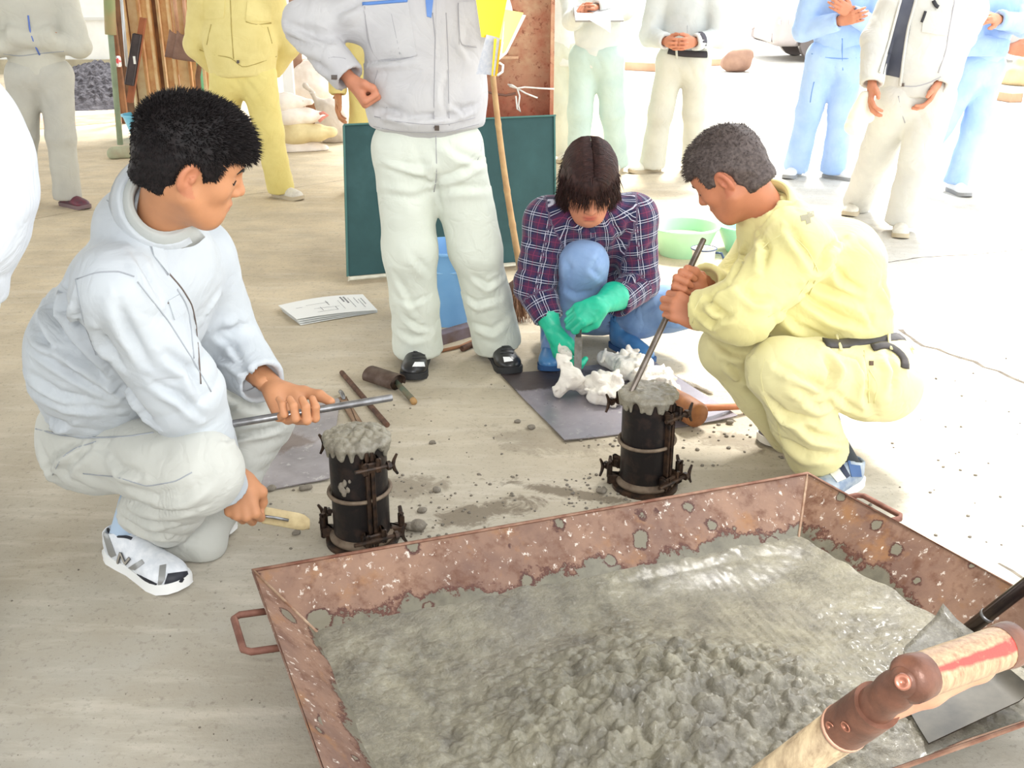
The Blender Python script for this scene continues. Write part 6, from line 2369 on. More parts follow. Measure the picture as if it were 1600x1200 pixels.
card(((772, 60), (783, 62), (777, 119), (768, 119)), 3.468, YF, 'spine', .003, .0)
card(((784, 14), (818, 20), (790, 80), (776, 96)), 3.50, YP, 'paper', .001, .05)
card(((790, 16), (822, 24), (792, 84), (780, 94)), 3.515, PAP, 'paper', .001, .06)
mb = MB()
mb.tube([W(780, 98, 3.47), W(786, 102, 3.465), W(785, 112, 3.46), W(777, 118, 3.46)], .004, 6)
part('binding_ring', mb, WHITE, t, True)

# ------------------------------------------------------------------ people further back
c_g2 = cloth('back_grey_jacket', (196, 194, 182), (184, 182, 172), .6)
c_g2t = cloth('back_grey_trousers', (188, 186, 176), (176, 174, 166), .6)
c_y2 = cloth('khaki_yellow_jacket', (228, 214, 148), (216, 200, 132), .6)
c_y2t = cloth('khaki_yellow_trousers', (228, 214, 140), (216, 200, 124), .6)
SEAMK = mat('seam_khaki', (176, 158, 92), None, rough=.9)
WS = mat('sneaker_white', (222, 218, 206), (206, 200, 188), 30, .6)
o, J, jk, tr, sf, f_, s_ = stander('person with crossed arms in grey jacket and dark red shoes, near the gravel heap', G(108, 322), G(40, 318), W(62, 118, 6.72), (.28, -1, 0), SKIN, c_g2, c_g2t,
    (mat('shoe_maroon', (112, 44, 60), (84, 66, 74), 16, .5), mat('sole_maroon', (120, 100, 100))), ('tucked', 'tucked'), .013, 1.05, hem=.05, seed=41, hand=False, sh_dir={'N': A(.9, -.6, 0)}, lg=(.105, .088, .08, .088))
addseam('zip', sf, ((44, 24), (47, 50), (54, 70), (62, 86)), mat('blue_zip', (96, 120, 190)), jk, .010)
addseam('hem_seam', sf, ((5, 84), (30, 88), (60, 84), (100, 80)), SEAML, jk, .006)
o, J, jk, tr, sf, f_, s_ = stander('person with hands behind back in khaki yellow work clothes and white trainers', G(440, 308), G(335, 300), W(380, 118, 6.85), (.1, -1, 0), SKIN, c_y2, c_y2t,
    (WS, mat('sole_tan', (190, 176, 150))), ('behind', 'behind'), .011, 1.08, hem=-.0, seed=43, sh_dir={'N': A(.8, -.6, 0), 'F': A(-.3, -1, 0)}, jr=(.19, .195, .19, .12), lg=(.115, .092, .082, .09))
addpatch('chest_pocket', sf, ((386, 2), (424, 8), (424, 34), (384, 32)), c_y2, jk, .006, 6, 6)
addpatch('chest_pocket', sf, ((318, -8), (352, -4), (350, 28), (320, 30)), c_y2, jk, .006, 6, 6)
for pts in (((386, 6), (405, 9), (424, 11)), ((384, 34), (400, 39), (424, 36)), ((360, 0), (362, 50), (365, 92)), ((330, 38), (326, 55), (323, 70)), ((418, 42), (422, 56), (425, 68)), ((312, 78), (335, 86), (362, 90), (378, 106), (400, 100), (432, 88))):
    addseam('seam', sf, pts, SEAMK, jk, .007)
addpatch('button', sf, ((370, 94), (374, 94), (374, 99), (370, 99)), BTN, jk, .006, 4, 4)
for o_ in [c for c in o.children if c.name.startswith('shoe')]:
    sV, sF = np.array([v.co for v in o_.data.vertices]) + wloc(o_), [list(p.vertices) for p in o_.data.polygons]
    for pts in (((424, 306), (436, 298)), ((432, 308), (442, 300))):
        addseam('side_stripe', Surf((sV, sF)), pts, mat('stripe_grey', (86, 84, 84)), o_, .012, .002)
# second one in yellow, mostly behind the standing man
stander('person in khaki yellow mostly hidden behind the standing man and the green board', G(560, 300), G(640, 296), W(590, 128, 7.1), (0, -1, 0), SKIN, c_y2, c_y2t, (WS, MC['sole_tan']), ('down', 'down'), .016, 1., hem=.02, seed=45)

c_wc = cloth('white_coat', (236, 236, 234), None, .4)
c_mint = cloth('mint_grey_trousers', (196, 216, 208), (180, 202, 196), .5)
c_gwj = cloth('pale_shirt', (216, 220, 216), (204, 210, 206), .5)
o, J, jk, tr, sf, f_, s_ = stander('person in pale shirt and mint trousers writing on a clipboard beside the rusty column', G(965, 268), G(903, 272), W(932, 92, 7.8), (-.35, -1, 0), SKIN3, c_gwj, c_mint,
    (WS, MC['sole_tan']), ('write', 'fold'), .013, 1., hem=.06, seed=47, wr={'F': W(905, 20, 7.52), 'N': W(930, 12, 7.48)}, el={'N': W(975, 15, 7.65), 'F': W(895, 30, 7.7)}, lg=(.105, .088, .078, .085))
cb = thing('clipboard', A(W(930, 25, 7.4)[0], 7.4, 0), 'clipboard with loose white sheets held by the person in mint trousers', 'clipboard')
mb = MB()
mb.box(W(935, 22, 7.40), (.16, .12, .006), (1, .1, 0), (0, 1, .35), np.cross(nrm(A(1, .1, 0)), nrm(A(0, 1, .35))))
part('board', mb, mat('board_grey', (150, 150, 150)), cb)
P = np.zeros((8, 6, 3))
for i in range(8):
    for j in range(6):
        P[i, j] = W(902 + 52 * i / 7, 20 + (30 * i / 7) * j / 5 + 2 * i / 7, 7.28 - .02 * j)
mb = MB()
mb.slab(P[::-1], np.tile(A(0, -1, 0), (8, 6, 1)), .002)
part('sheet_of_paper', mb, PAP, cb, True)
stander('person in long white coat, partly hidden between the rusty column and the note-taker', G(905, 250), G(878, 250), W(885, 80, 8.3), (0, -1, 0), SKIN3, c_wc, cloth('cream_trousers', (222, 222, 208), None, .4),
    (WS, MC['sole_tan']), ('down', 'down'), .016, 1., 'white_coat', hem=.10, seed=49, lg=(.10, .085, .08, .085), shw=.17)
o, J, jk, tr, sf, f_, s_ = stander('person in pale striped shirt with folded arms, black belt and light grey trousers', G(1018, 268), G(1085, 266), W(1068, 96, 7.75), (-.3, -1, 0), SKIN3, cloth('striped_shirt', (206, 210, 208), (190, 196, 196), .5), cloth('silver_trousers', (206, 206, 194), (192, 192, 182), .5),
    (mat('shoe_cream', (214, 204, 176), (150, 140, 170), 12, .5), MC['sole_tan']), ('fold', 'fold'), .012, .98, 'shirt', hem=-.05, seed=51, sh_dir={'N': A(-.9, -.4, 0), 'F': A(.6, -.7, 0)}, lg=(.10, .088, .085, .10), top=.08)
addseam('belt', sf, ((1045, 80), (1070, 84), (1095, 86), (1112, 86)), mat('black_belt', (52, 48, 52)), tr, .045, .012, ff=.3)
for x in (1058, 1099):
    addseam('belt_loop', sf, ((x, 76), (x, 92)), MC['silver_trousers'], tr, .016, .022, ff=.3)
addseam('shirt_stripe', sf, ((1074, 40), (1074, 60), (1073, 78)), mat('stripe_soft', (170, 172, 176)), jk, .006)
# watch cuff
mb = MB()
mb.tube([lerp(J['wrF'], J['elF'], .10), lerp(J['wrF'], J['elF'], .26)], [.058, .062], 14)
part('dark_cuff', mb, mat('cuff_dark', (84, 82, 90)), o, True)

c_bj = cloth('light_blue_jacket', (170, 196, 232), (150, 180, 222), .6)
c_bt = cloth('light_blue_trousers', (172, 198, 234), (152, 182, 226), .6)
SEAMB = mat('seam_blue', (112, 148, 206), None, rough=.9)
LB = (mat('sneaker_pale', (226, 228, 230)), mat('sole_dark', (150, 150, 150)))
o, J, jk, tr, sf, f_, s_ = stander('person with crossed arms in light blue work clothes, nearest the parked car', G(1242, 274), G(1300, 278), W(1305, 90, 7.55), (-.2, -1, 0), SKIN3, c_bj, c_bt, LB,
    ('crossed', 'crossed'), .013, 1.02, hem=.06, seed=53, sh_dir={'N': A(-.5, -.8, 0), 'F': A(.7, -.7, 0)}, neckoff=(.02, 0, .5), lg=(.108, .09, .082, .09))
for pts in (((1268, 84), (1290, 90), (1316, 92), (1345, 90)), ((1316, 60), (1316, 92), (1317, 110)), ((1272, 128), (1268, 145), (1266, 160))):
    addseam('seam', sf, pts, SEAMB, jk, .007)
o, J, jk, tr, sf, f_, s_ = stander('person in light blue work clothes half hidden behind the open grey jacket, at right', G(1490, 300), G(1412, 296), W(1530, 108, 7.2), (.5, -1, 0), SKIN3, c_bj, c_bt, LB,
    ('fold', 'fold'), .014, 1., hem=.05, seed=55, sh_dir={'N': A(.1, -1, 0), 'F': A(-.4, -.9, 0)}, neckoff=(.06, 0, .5), el={'N': W(1600, 40, 7.1)}, wr={'N': W(1560, 30, 6.9)}, lg=(.10, .084, .074, .08))
c_oj = cloth('open_grey_jacket', (204, 202, 194), (192, 190, 184), .7)
c_ot = cloth('loose_grey_trousers', (206, 204, 196), (194, 192, 186), .7)
o, J, jk, tr, sf, f_, s_ = stander('person in open grey jacket over dark shirt, one hand in pocket, holding gloves', G(1405, 362), G(1338, 330), W(1432, 150, 5.95), (-.1, -1, 0), SKIN3, c_oj, c_ot,
    (WS, MC['sole_tan']), ('pocket', 'down'), .010, 1.08, hem=-.0, seed=57, sh_dir={'N': A(-.3, -1, 0), 'F': A(-.6, -.9, 0)}, neckoff=(.02, 0, .50), wr={'N': W(1466, 128, 5.85), 'F': W(1362, 132, 5.8)},
    el={'N': W(1500, 60, 5.9), 'F': W(1368, 60, 5.95)}, lg=(.118, .10, .09, .09), jr=(.185, .19, .19, .12), top=.10)
addpatch('dark_shirt', sf, ((1408, -10), (1432, -10), (1408, 122), (1380, 116)), mat('dark_tshirt', (84, 86, 96), (74, 76, 88), 12, .9), jk, .004, 6, 20, 'dark grey shirt inside the open jacket')
addseam('jacket_edge', sf, ((1434, -10), (1420, 40), (1412, 90), (1407, 134)), c_oj, jk, .016, .006)
addseam('jacket_edge', sf, ((1410, -10), (1396, 40), (1384, 80), (1374, 114)), c_oj, jk, .016, .006)
addseam('hem_seam', sf, ((1407, 134), (1430, 136), (1456, 128), (1470, 120)), SEAMG, jk, .006)
addpatch('chest_pocket', sf, ((1444, 16), (1482, 20), (1478, 56), (1440, 50)), c_oj, jk, .007, 6, 6)
addseam('pen', sf, ((1446, 18), (1443, 28), (1440, 35)), mat('pen_black', (50, 50, 54)), jk, .014, .010)
addseam('pen', sf, ((1458, 2), (1462, 10), (1466, 12)), MC['pen_black'], jk, .020, .010)
addseam('arm_seam', sf, ((1492, 0), (1484, 40), (1478, 80), (1466, 114)), SEAMG, jk, .008)
addpatch('button', sf, ((1408, 130), (1413, 130), (1413, 135), (1408, 135)), BTN, jk, .007, 4, 4)
addseam('belt', sf, ((1376, 122), (1390, 124), (1404, 126)), mat('belt_brown', (96, 70, 60)), tr, .04, .010, ff=.3)
addseam('fly_seam', sf, ((1404, 150), (1408, 175), (1414, 192)), SEAMG, tr, .006)
# work gloves he holds
s = Sd(.008)
gp = J['wrF'] + A(-.03, -.02, -.12)
s.cap(gp + A(0, 0, .06), .03, gp + A(-.05, -.01, -.09), .05, .03)
s.cap(gp + A(.02, 0, .03), .03, gp + A(.03, 0, -.05), .028, .02)
V, F = s.run(1)
tag(mk('work_gloves', creases(V, F, .005, 14, 3), F, cloth('glove_cotton', (232, 228, 212), None, .5)), 'white cotton work gloves dangling from the hand of the open-jacketed person', 'gloves')

# the bystander cut by the left edge, close to the camera
c_nj = cloth('near_white_jacket', (190, 195, 202), (180, 185, 194), .8)
bJ = lambda s_: s_.ell(A(-.885, 1.62, 1.13), np.array([.14, .16, .18]), None, .14)
o, J, jk, tr, sf, f_, s_ = stander('person standing closest to the camera in pale jacket, cut by the left edge', A(-1.04, 1.50, 0), A(-1.42, 1.86, 0), A(-.99, 1.66, .90), (1, .1, 0), SKIN, c_nj, cloth('near_grey_trousers', (206, 208, 206), None, .7),
    (mat('shoe_navy', (40, 42, 66)), BLKSO), ('behind', 'behind'), .010, 1., hem=-.01, seed=61, neckoff=(-.06, 0, .50), sh_dir={'N': A(1, -.1, 0), 'F': A(1, .2, 0)}, jr=(.165, .19, .18, .12), ff=.8, lg=(.095, .08, .07, .075), extra=bJ, hand=False)
# ------------------------------------------------------------------ board, column, broom, bucket, basins
t = thing('blackboard', G(700, 425), 'dark green board leaning behind the standing man, pale rail along its bottom', 'board')
bl, br = G(543, 432, .035), G(866, 404, .035)
tl, tr_ = W(537, 196, bl[1] + .22), W(868, 182, br[1] + .22)
bl_, br_ = bl, br
P = np.zeros((10, 8, 3))
for i in range(10):
    for j in range(8):
        P[i, j] = lerp(lerp(tl, tr_, i / 9), lerp(bl_, br_, i / 9), j / 7)
nn = nrm(np.cross(br_ - bl_, tl - bl_))
nn = nn if nn[1] < 0 else -nn
def board_mat():
    t_ = NT('board_green')
    a = t_.noise(5, 5, .65)
    col = t_.mix(t_.ramp(a, .35, .7), lin((32, 66, 66)), lin((42, 78, 78)))
    col = t_.mix(t_.ramp(t_.noise(2.5, 4, .6), .55, .75, 0, .35), col, lin((74, 106, 108)))
    return t_.out(col, .6, 0, t_.bump(t_.noise(40, 3), .1, .002), .35)
mb = MB()
mb.slab(P[::-1], np.tile(nn, (10, 8, 1)), .014)
part('writing_surface', mb, board_mat(), t, sharp=30)
dn_ = nrm(bl_ - tl)
mb = MB()
e_ = nrm(br_ - bl_)
L_ = np.linalg.norm(br_ - bl_) / 2
mb.box(lerp(bl_, br_, .5) + dn_ * .012 + nn * .012, (L_, .012, .022), e_, dn_, nn, bev=.003)
part('bottom_rail', mb, mat('pale_rail', (214, 210, 192), (190, 184, 166), 20, .6), t)
mb = MB()
mb.box(lerp(tl, tr_, .5) - dn_ * .003, (np.linalg.norm(tr_ - tl) / 2, .004, .010), e_, dn_, nn)
part('top_edge', mb, mat('board_edge', (70, 110, 104)), t)
for a_, b_ in ((tl, bl_), (tr_, br_)):
    mb = MB()
    mb.box(lerp(a_, b_, .5), (.004, np.linalg.norm(b_ - a_) / 2, .010), e_, dn_, nn)
    part('side_edge', mb, MC['board_edge'], t)
for k in (.22, .80):
    q = lerp(bl_, br_, k)
    mb = MB()
    mb.tube([q + A(0, .02, .0), q + A(.02, .12, -.02), q + A(.05, .20, -.03)], .008, 6)
    part('bracket', mb, STEEL, t, True)

# rusty steel column: an H section with flanges left and right
def col_mat():
    t_ = NT('column_rust')
    a = t_.noise(3.0, 6, .7)
    b = t_.noise(16, 5, .7)
    z = t_.n('ShaderNodeSeparateXYZ', {0: t_.co.outputs['Object']}).outputs[2]
    col = t_.mix(t_.ramp(a, .35, .62), lin((214, 186, 150)), lin((186, 118, 92)))
    col = t_.mix(t_.ramp(t_.noise(30, 5, .75), .56, .66, 0, .85), col, lin((128, 66, 48)))
    low = t_.ramp(t_.math('ADD', z, t_.math('MULTIPLY', a, .5)), 1.20, .95)
    col = t_.mix(t_.math('MULTIPLY', low, .75), col, t_.mix(t_.ramp(b, .4, .6), lin((176, 92, 72)), lin((146, 66, 50))))
    return t_.out(col, .75, .1, t_.bump(b, .3, .004), .3)
CM = col_mat()
c0, c1 = G(756, 380), G(862, 380)
cy = 5.62
xl, xr = W(752, 100, cy)[0], W(864, 100, cy)[0]
col = tag(MB().box(((xl + xr) / 2, cy + .1, 2.3), ((xr - xl) / 2 - .012, .006, 2.3)).build('column', CM), kind='structure')
for x in (xl + .006, xr - .006):
    part('flange', MB().box((x, cy + .1, 2.3), (.010, .15, 2.3), bev=.002), CM, col)
part('base_plate', MB().box(((xl + xr) / 2, cy + .1, .012), (.24, .2, .012)), CM, col)
part('stiffener', MB().box((xl + .1, cy - .02, 1.0), (.09, .05, .006)), CM, col)
ROPE = mat('white_rope', (232, 228, 220), (210, 204, 196), 60, .8)
t = thing('tied_rope', (xr - .05, cy - .08, 0), 'thin white rope tied in a bow round the rusty column', 'rope')
yr = cy - .07
R_ = lambda x, y, d=0.: W(x, y, yr - d)
mb = MB()
mb.tube([R_(866, 139), R_(845, 138, .01), R_(820, 136, .02), R_(808, 138, .03), R_(797, 135, .04), R_(794, 132, .04), R_(800, 133, .05), R_(808, 138, .04)], .0045, 6)
part('strand', mb, ROPE, t, True)
for pts in (((808, 138), (822, 146), (840, 153)), ((808, 138), (812, 150), (810, 165), (813, 175), (808, 170), (806, 150))):
    mb = MB()
    mb.tube([R_(x, y, .03 + .004 * i) for i, (x, y) in enumerate(pts)], .0045, 6)
    part('strand', mb, ROPE, t, True)
mb = MB()
mb.tube([R_(806, 146, .0), R_(790, 149, .01), R_(770, 146, .02), R_(756, 142, .02)], .007, 6)
part('wire', mb, mat('brown_wire', (120, 84, 70)), t, True)

# bamboo broom
t = thing('bamboo_broom', G(800, 500), 'broom with long bamboo handle propped against the green board, bristles on floor', 'broom')
pb, pt = G(820, 470, .12), W(768, 95, 4.55)
pb = W(818, 450, 4.40)
pd = nrm(pt - pb)
L_ = np.linalg.norm(pt - pb)
pts, rs = [], []
for i in range(61):
    k = i / 60
    ph = (k * 7.0) % 1
    bow = A(-.012, 0, 0) * sin(pi * k)
    pts.append(pb + pd * (L_ * 1.02 * k) + bow)
    rs.append((.0145 - .003 * k) * (1.13 if ph < .035 or ph > .97 else 1.))
mb = MB()
mb.tube(pts, rs, 12)
part('handle', mb, BAMB, t, True)
mb = MB()
r = random.Random(8)
hb = W(808, 462, 4.40)
for i in range(260):
    a0 = hb + A(r.uniform(-.025, .025), r.uniform(-.02, .02), r.uniform(0, .03))
    e = A(hb[0] - .02 + r.gauss(0, .045), hb[1] + r.gauss(-.05, .03), r.uniform(.0, .02))
    mb.tube([a0, lerp(a0, e, .5) + A(r.uniform(-.01, .01), r.uniform(-.01, .01), .02), e], [.0028, .0024, .0012], 4)
part('bristles', mb, mat('bristle_brown', (158, 120, 92), (128, 92, 70), 40, .9), t, True, kind='stuff')
mb = MB()
mb.tube([hb + A(-.03, 0, .02), hb + A(.0, 0, .05), pb + pd * .05], [.034, .028, .018], 12)
part('binding', mb, mat('binding_dark', (120, 92, 78)), t, True)

def bucket(c, r0, r1, h, m, name, label, handle=False, rimw=.010, inner=None, n=48, cat='bucket', water=None, lobes=False):
    t = thing(name, c, label, cat)
    mb = MB()
    prof = [(.001, 0), (r0 * .96, 0), (r0, .012), (r1 * .985, h - .02), (r1, h - .012), (r1 + rimw, h - .010), (r1 + rimw + .002, h - .004), (r1 + rimw, h), (r1, h + .002), (r1 - .005, h - .004), (r0 - .004, .016), (.001, .010)]
    mb.lathe(prof, c, n, close=False)
    b = part('bowl', mb, m, t, True, sharp=50)
    if water is not None:
        k = water
        rr = r0 + (r1 - r0) * k - .005
        mb = MB()
        mb.lathe([(.001, h * k), (rr, h * k), (rr, h * k - .004), (.001, h * k - .004)], c, n, close=False)
        part('water', mb, mat('murky_water_' + name, (168, 196, 156), None, rough=.08), t, True, sharp=50)
    if handle:
        mb = MB()
        mb.tube([c + A(-(r1 + .008), 0, h - .015), c + A(-(r1 + .012), -.03, h - .06), c + A(-r1 * .55, -r1 * .9, h - .085), c + A(r1 * .55, -r1 * .9, h - .085), c + A(r1 + .012, -.03, h - .06), c + A(r1 + .008, 0, h - .015)], .004, 8)
        part('handle', mb, mat('handle_blue', (150, 196, 236), None, rough=.4), t, True)
    return t
BLUEB = mat('bucket_blue', (132, 184, 232), (120, 172, 224), 5, .4)
bc = G(702, 500)
bucket(A(bc[0], bc[1], 0), .108, .148, .33, BLUEB, 'blue_bucket', 'tall light blue plastic bucket seen between the legs of the standing man', True)
GRN = mat('basin_green', (186, 232, 190), (172, 222, 178), 5, .35, spec=.5)
GRN2 = mat('basin_aqua', (176, 234, 206), (162, 224, 196), 5, .35, spec=.5)
b1_ = G(1067, 398)
bucket(A(b1_[0], b1_[1] + .02, 0), .125, .178, .155, GRN, 'plastic_basin', 'pale yellow-green plastic basin with murky water, behind the plaid shirt', False, .012, cat='basin', water=.62)
b2_ = G(1160, 398)
bucket(A(b2_[0] + .05, b2_[1] + .08, 0), .125, .178, .150, GRN2, 'plastic_basin', 'aqua green plastic basin partly hidden by the man in yellow', False, .012, cat='basin')
t = thing('enamel_jug', G(1098, 438), 'stained white enamel jug with dark blue handle before the green basins', 'jug')
jc = G(1097, 432)
mb = MB()
mb.lathe([(.001, 0), (.045, 0), (.050, .008), (.053, .06), (.056, .125), (.060, .140), (.062, .143), (.058, .144), (.053, .13), (.049, .02), (.001, .012)], jc, 32, close=False)
part('jug_body', mb, mat('enamel', (226, 224, 216), (176, 150, 124), 16, .3, lo=.52, hi=.72), t, True)
mb = MB()
mb.lathe([(.0605, .139), (.0645, .141), (.0645, .1455), (.0600, .1462), (.0605, .139)], jc, 32, close=False)
part('rim', mb, mat('enamel_blue', (52, 74, 104), None, rough=.3), t, True)
mb = MB()
mb.tube([jc + A(.055, 0, .120), jc + A(.085, -.01, .120), jc + A(.100, -.01, .09), jc + A(.085, -.01, .045), jc + A(.052, 0, .035)], .0065, 8)
part('handle', mb, MC['enamel_blue'], t, True)

# ------------------------------------------------------------------ far left: gravel, posts, tools, bags
s_ = 110
gx0, gx1 = G(20, 180)[0], G(212, 168)[0]
gc = G(120, 168)
NUg, NVg = 190, 110
X_, Y_ = np.meshgrid(np.linspace(-1.45, 1.0, NUg), np.linspace(-.9, 1.6, NVg), indexing='ij')
rr_ = np.sqrt((np.where(X_ > 0, X_ * 1.3, X_) / 1.25) ** 2 + ((Y_ - .35) / 1.05) ** 2)
hh = np.clip(.40 * (1 - rr_), 0, 1)
c1_, v1_ = cell(X_ * 17, Y_ * 17, 4)
c2_, v2_ = cell(X_ * 34, Y_ * 34, 6)
Zg = hh + np.where(hh > 0, (1 - c1_) * .045 * (.5 + v1_) + (1 - c2_) * .02, 0) * np.clip(hh * 12, 0, 1) + .001
Pg = np.stack([X_ + gc[0], Y_ + gc[1] + .3 + .1, Zg], -1).reshape(-1, 3)
idx = np.arange(NUg * NVg).reshape(NUg, NVg)
Fq = np.stack([idx[:-1, :-1], idx[1:, :-1], idx[1:, 1:], idx[:-1, 1:]], -1).reshape(-1, 4)
keep = (hh.ravel()[Fq].max(1) > 0)
tag(mk('gravel_heap', Pg, Fq[keep], mat('gravel_grey', (88, 86, 92), (54, 52, 58), 14, .9, 0, .6, 40, .02), smooth=False), 'heap of dark grey gravel in front of the pale rear wall', 'gravel', kind='stuff')

GRP = mat('green_paint', (158, 176, 150), (140, 158, 136), 8, .6)
t = thing('green_stand', G(200, 240), 'pale green steel post on a flat foot, its top wrapped in brown tube', 'post')
p0 = G(188, 232)
Yp = p0[1]
mb = MB()
mb.tube([W(188, 226, Yp), W(170, 20, Yp), W(168, -60, Yp)], .024, 12)
part('post', mb, GRP, t, True)
mb = MB()
mb.tube([W(173, 54, Yp - .01), W(168, -70, Yp - .01)], [.045, .045], 16)
part('wrap', mb, mat('brown_tube', (176, 140, 102), (140, 150, 104), 3, .6), t, True, sharp=40)
s = Sd(.012)
q0, q1 = G(178, 240, .04), G(262, 234, .04)
s.cap(q0, .055, q1, .055, .02)
s.box((q0 + q1) / 2 - A(0, 0, .2), np.array([1, 1, .16]), None, .005, .005, 's')
V, F = s.run(1)
mk('foot', V, F, mat('foot_green', (172, 178, 150), (158, 150, 128), 8, .8), t)

# brown steel planks and posts standing at the back
RB = mat('rust_board', (222, 184, 128), (190, 126, 78), 5, .8, 0, .3, 30, .01)
RB2 = mat('pale_board', (236, 218, 176), (206, 160, 108), 4, .8)
RB3 = mat('dark_board', (146, 106, 76), (112, 80, 60), 6, .8)
Yb = 9.7
pl = []
specs = [(186, 204, RB3, 122, 'dark brown steel plank behind the spirit level, leftmost of the standing planks'), (204, 226, RB2, 118, 'pale dusty plank with rust blotches behind the white bag'), (226, 242, RB, 128, 'rust-orange plank, third of the standing planks from the wall'), (242, 256, RB3, 130, 'narrow dark rusted plank between two orange planks'),
         (256, 272, RB, 126, 'orange rusted plank just left of the hanging shovels'), (274, 296, RB2, 140, 'pale plank behind the hanging shovel blades'), (296, 318, RB, 140, 'rusty plank partly hidden by the person in khaki'), (318, 345, RB2, 140, 'pale plank hidden mostly behind the khaki jacket')]
for i, (xa, xb, m_, yb, lb_) in enumerate(specs):
    a_, b_ = W(xa, 60, Yb + .08 * (i % 2)), W(xb, 60, Yb + .08 * (i % 2))
    hw = (b_[0] - a_[0]) / 2
    mb = MB()
    mb.box(((a_[0] + b_[0]) / 2, Yb + .08 * (i % 2), 1.15), (hw * .96, .03, 1.15), bev=.006)
    t = thing('standing_plank', ((a_[0] + b_[0]) / 2, Yb, 0), lb_, 'plank', 'rusty planks standing at the back')
    part('plank_face', mb, m_, t)
    part('edge_lip', MB().box(((b_[0] - .012), Yb + .08 * (i % 2) - .035, 1.15), (.010, .02, 1.15)), RB if m_ is RB2 else RB2, t)
# leaning spirit level and its batten, poles
t = thing('leaning_level', G(205, 175), 'long black level strapped to a brown batten, leaning by the white bags', 'level')
a_, b_ = W(224, 28, 9.2), W(203, 160, 9.0)
d_ = nrm(b_ - a_)
mb = MB()
mb.box(lerp(a_, b_, .5), (.024, .02, np.linalg.norm(b_ - a_) / 2), nrm(np.cross(A(0, 1, 0), d_)), A(0, 1, 0), d_)
part('batten', mb, mat('batten_brown', (162, 96, 62), (134, 78, 52), 8, .7), t)
a_, b_ = W(213, 52, 9.0), W(204, 134, 8.92)
mb = MB()
mb.box(lerp(a_, b_, .5), (.036, .02, np.linalg.norm(b_ - a_) / 2), nrm(np.cross(A(0, 1, 0), d_)), A(0, 1, 0), d_, bev=.006)
lv = part('level_body', mb, mat('level_black', (74, 62, 62), (54, 46, 46), 8, .5), t)
mb = MB()
q = W(210, 94, 8.88)
mb.box(q, (.008, .004, .03))
mb.build('white_mark', WHITE, lv)
t = thing('white_pole', G(196, 170), 'thin white metal pole leaning at left of the black level', 'pole')
mb = MB()
mb.tube([W(188, -20, 9.4), W(197, 85, 9.3), G(203, 172)], .014, 8)
part('pole_tube', mb, mat('white_tube', (216, 220, 226), None, rough=.3, metal=.3), t, True)
t = thing('dark_post', G(192, 150), 'short dark post standing in front of the rear wall', 'post')
mb = MB()
mb.box((W(180, 60, 10.6)[0], 10.6, .5), (.035, .035, .55), bev=.01)
part('post_body', mb, RB3, t)
part('red_white_cap', MB().box(W(182, 96, 10.5), (.055, .04, .05), bev=.02), mat('red_white_tin', (222, 90, 96), (226, 226, 232), 12, .5, lo=.45, hi=.5), t)
t = thing('cement_sack', G(222, 130), 'blue and white printed sack standing behind the black level', 'sack')
s = Sd(.016)
q = G(222, 150)
s.box(q + A(-.03, .3, .42), np.array([.14, .08, .40]), None, .06, .02)
s.ell(q + A(-.06, .28, .50), np.array([.10, .08, .3]), None, .05)
V, F = s.run(1)
V = creases(V, F, .01, 6, 3)
def sackm():
    t_ = NT('sack_print')
    z = t_.n('ShaderNodeSeparateXYZ', {0: t_.co.outputs['Object']}).outputs[2]
    col = t_.mix(t_.ramp(z, .36, .40), lin((224, 228, 232)), lin((64, 176, 224)))
    col = t_.mix(t_.ramp(z, .60, .62), col, lin((228, 232, 234)))
    return t_.out(col, .6)
mk('sack_body', V, F, sackm(), t)
def bag(px, py, w, h, label, seed=1, knot=True, m=None, Y=None, flat=False, name='white_bag', cat='bag', dx=0, band=None):
    q = G(px, py) if Y is None else W(px, py, Y)
    s = Sd(.012)
    s.ell(q + A(0, 0, h * .42), np.array([w, w * .8, h * .46]), None, .03)
    s.ell(q + A(w * .15, 0, h * .28), np.array([w * .95, w * .75, h * .30]), None, .05)
    if knot:
        s.cap(q + A(dx, 0, h * .78), w * .25, q + A(dx * 1.5, 0, h * 1.0), w * .10, .05)
        s.cap(q + A(dx * 1.5, 0, h * 1.0), w * .10, q + A(dx * 1.9 - .02, 0, h * 1.15), w * .17, .03)
    V, F = s.run(1)
    V = creases(V, F, w * .04, 6 / w * .3, seed, [(q + A(dx, 0, h), w * .8, (1, .3, 0), w * .06, w * .3)])
    V[:, 2] = np.maximum(V[:, 2], q[2] + .003)
    t = thing(name, q, label, cat)
    mk('bag_body', V, F, m or WBAG, t)
    if knot:
        mb = MB()
        c_ = q + A(dx * 1.5, 0, h * 1.0)
        mb.tube([c_ + A(cos(a) * w * .13, sin(a) * w * .13, 0) for a in np.linspace(0, 2 * pi, 12, endpoint=False)], .008, 6, closed=True)
        mb.build('tie', mat('tie_white', (220, 214, 206)), t, True)
    if band:
        mb = MB()
        mb.tube([q + A(cos(a) * w * 1.03, sin(a) * w * .84, h * .25) for a in np.linspace(pi, 2 * pi, 14)], .010, 6)
        mb.build('blue_band', band, t, True)
    return t
WBAG = mat('woven_white_bag', (240, 232, 224), (226, 214, 204), 8, .7, 0, .3, 60, .004)
TBAG = mat('tan_bag', (222, 206, 160), (206, 186, 140), 8, .8, 0, .3, 60, .004)
bag(232, 172, .21, .46, 'plump tied white bag just above the light blue tub', 3, dx=-.10, band=mat('band_blue', (70, 130, 206)))
bag(268, 158, .16, .38, 'smaller tied white bag right of the plump one', 4, dx=-.03)
bag(300, 156, .15, .30, 'small white bag beside the green pipe', 5, dx=0)
bt = G(218, 224)
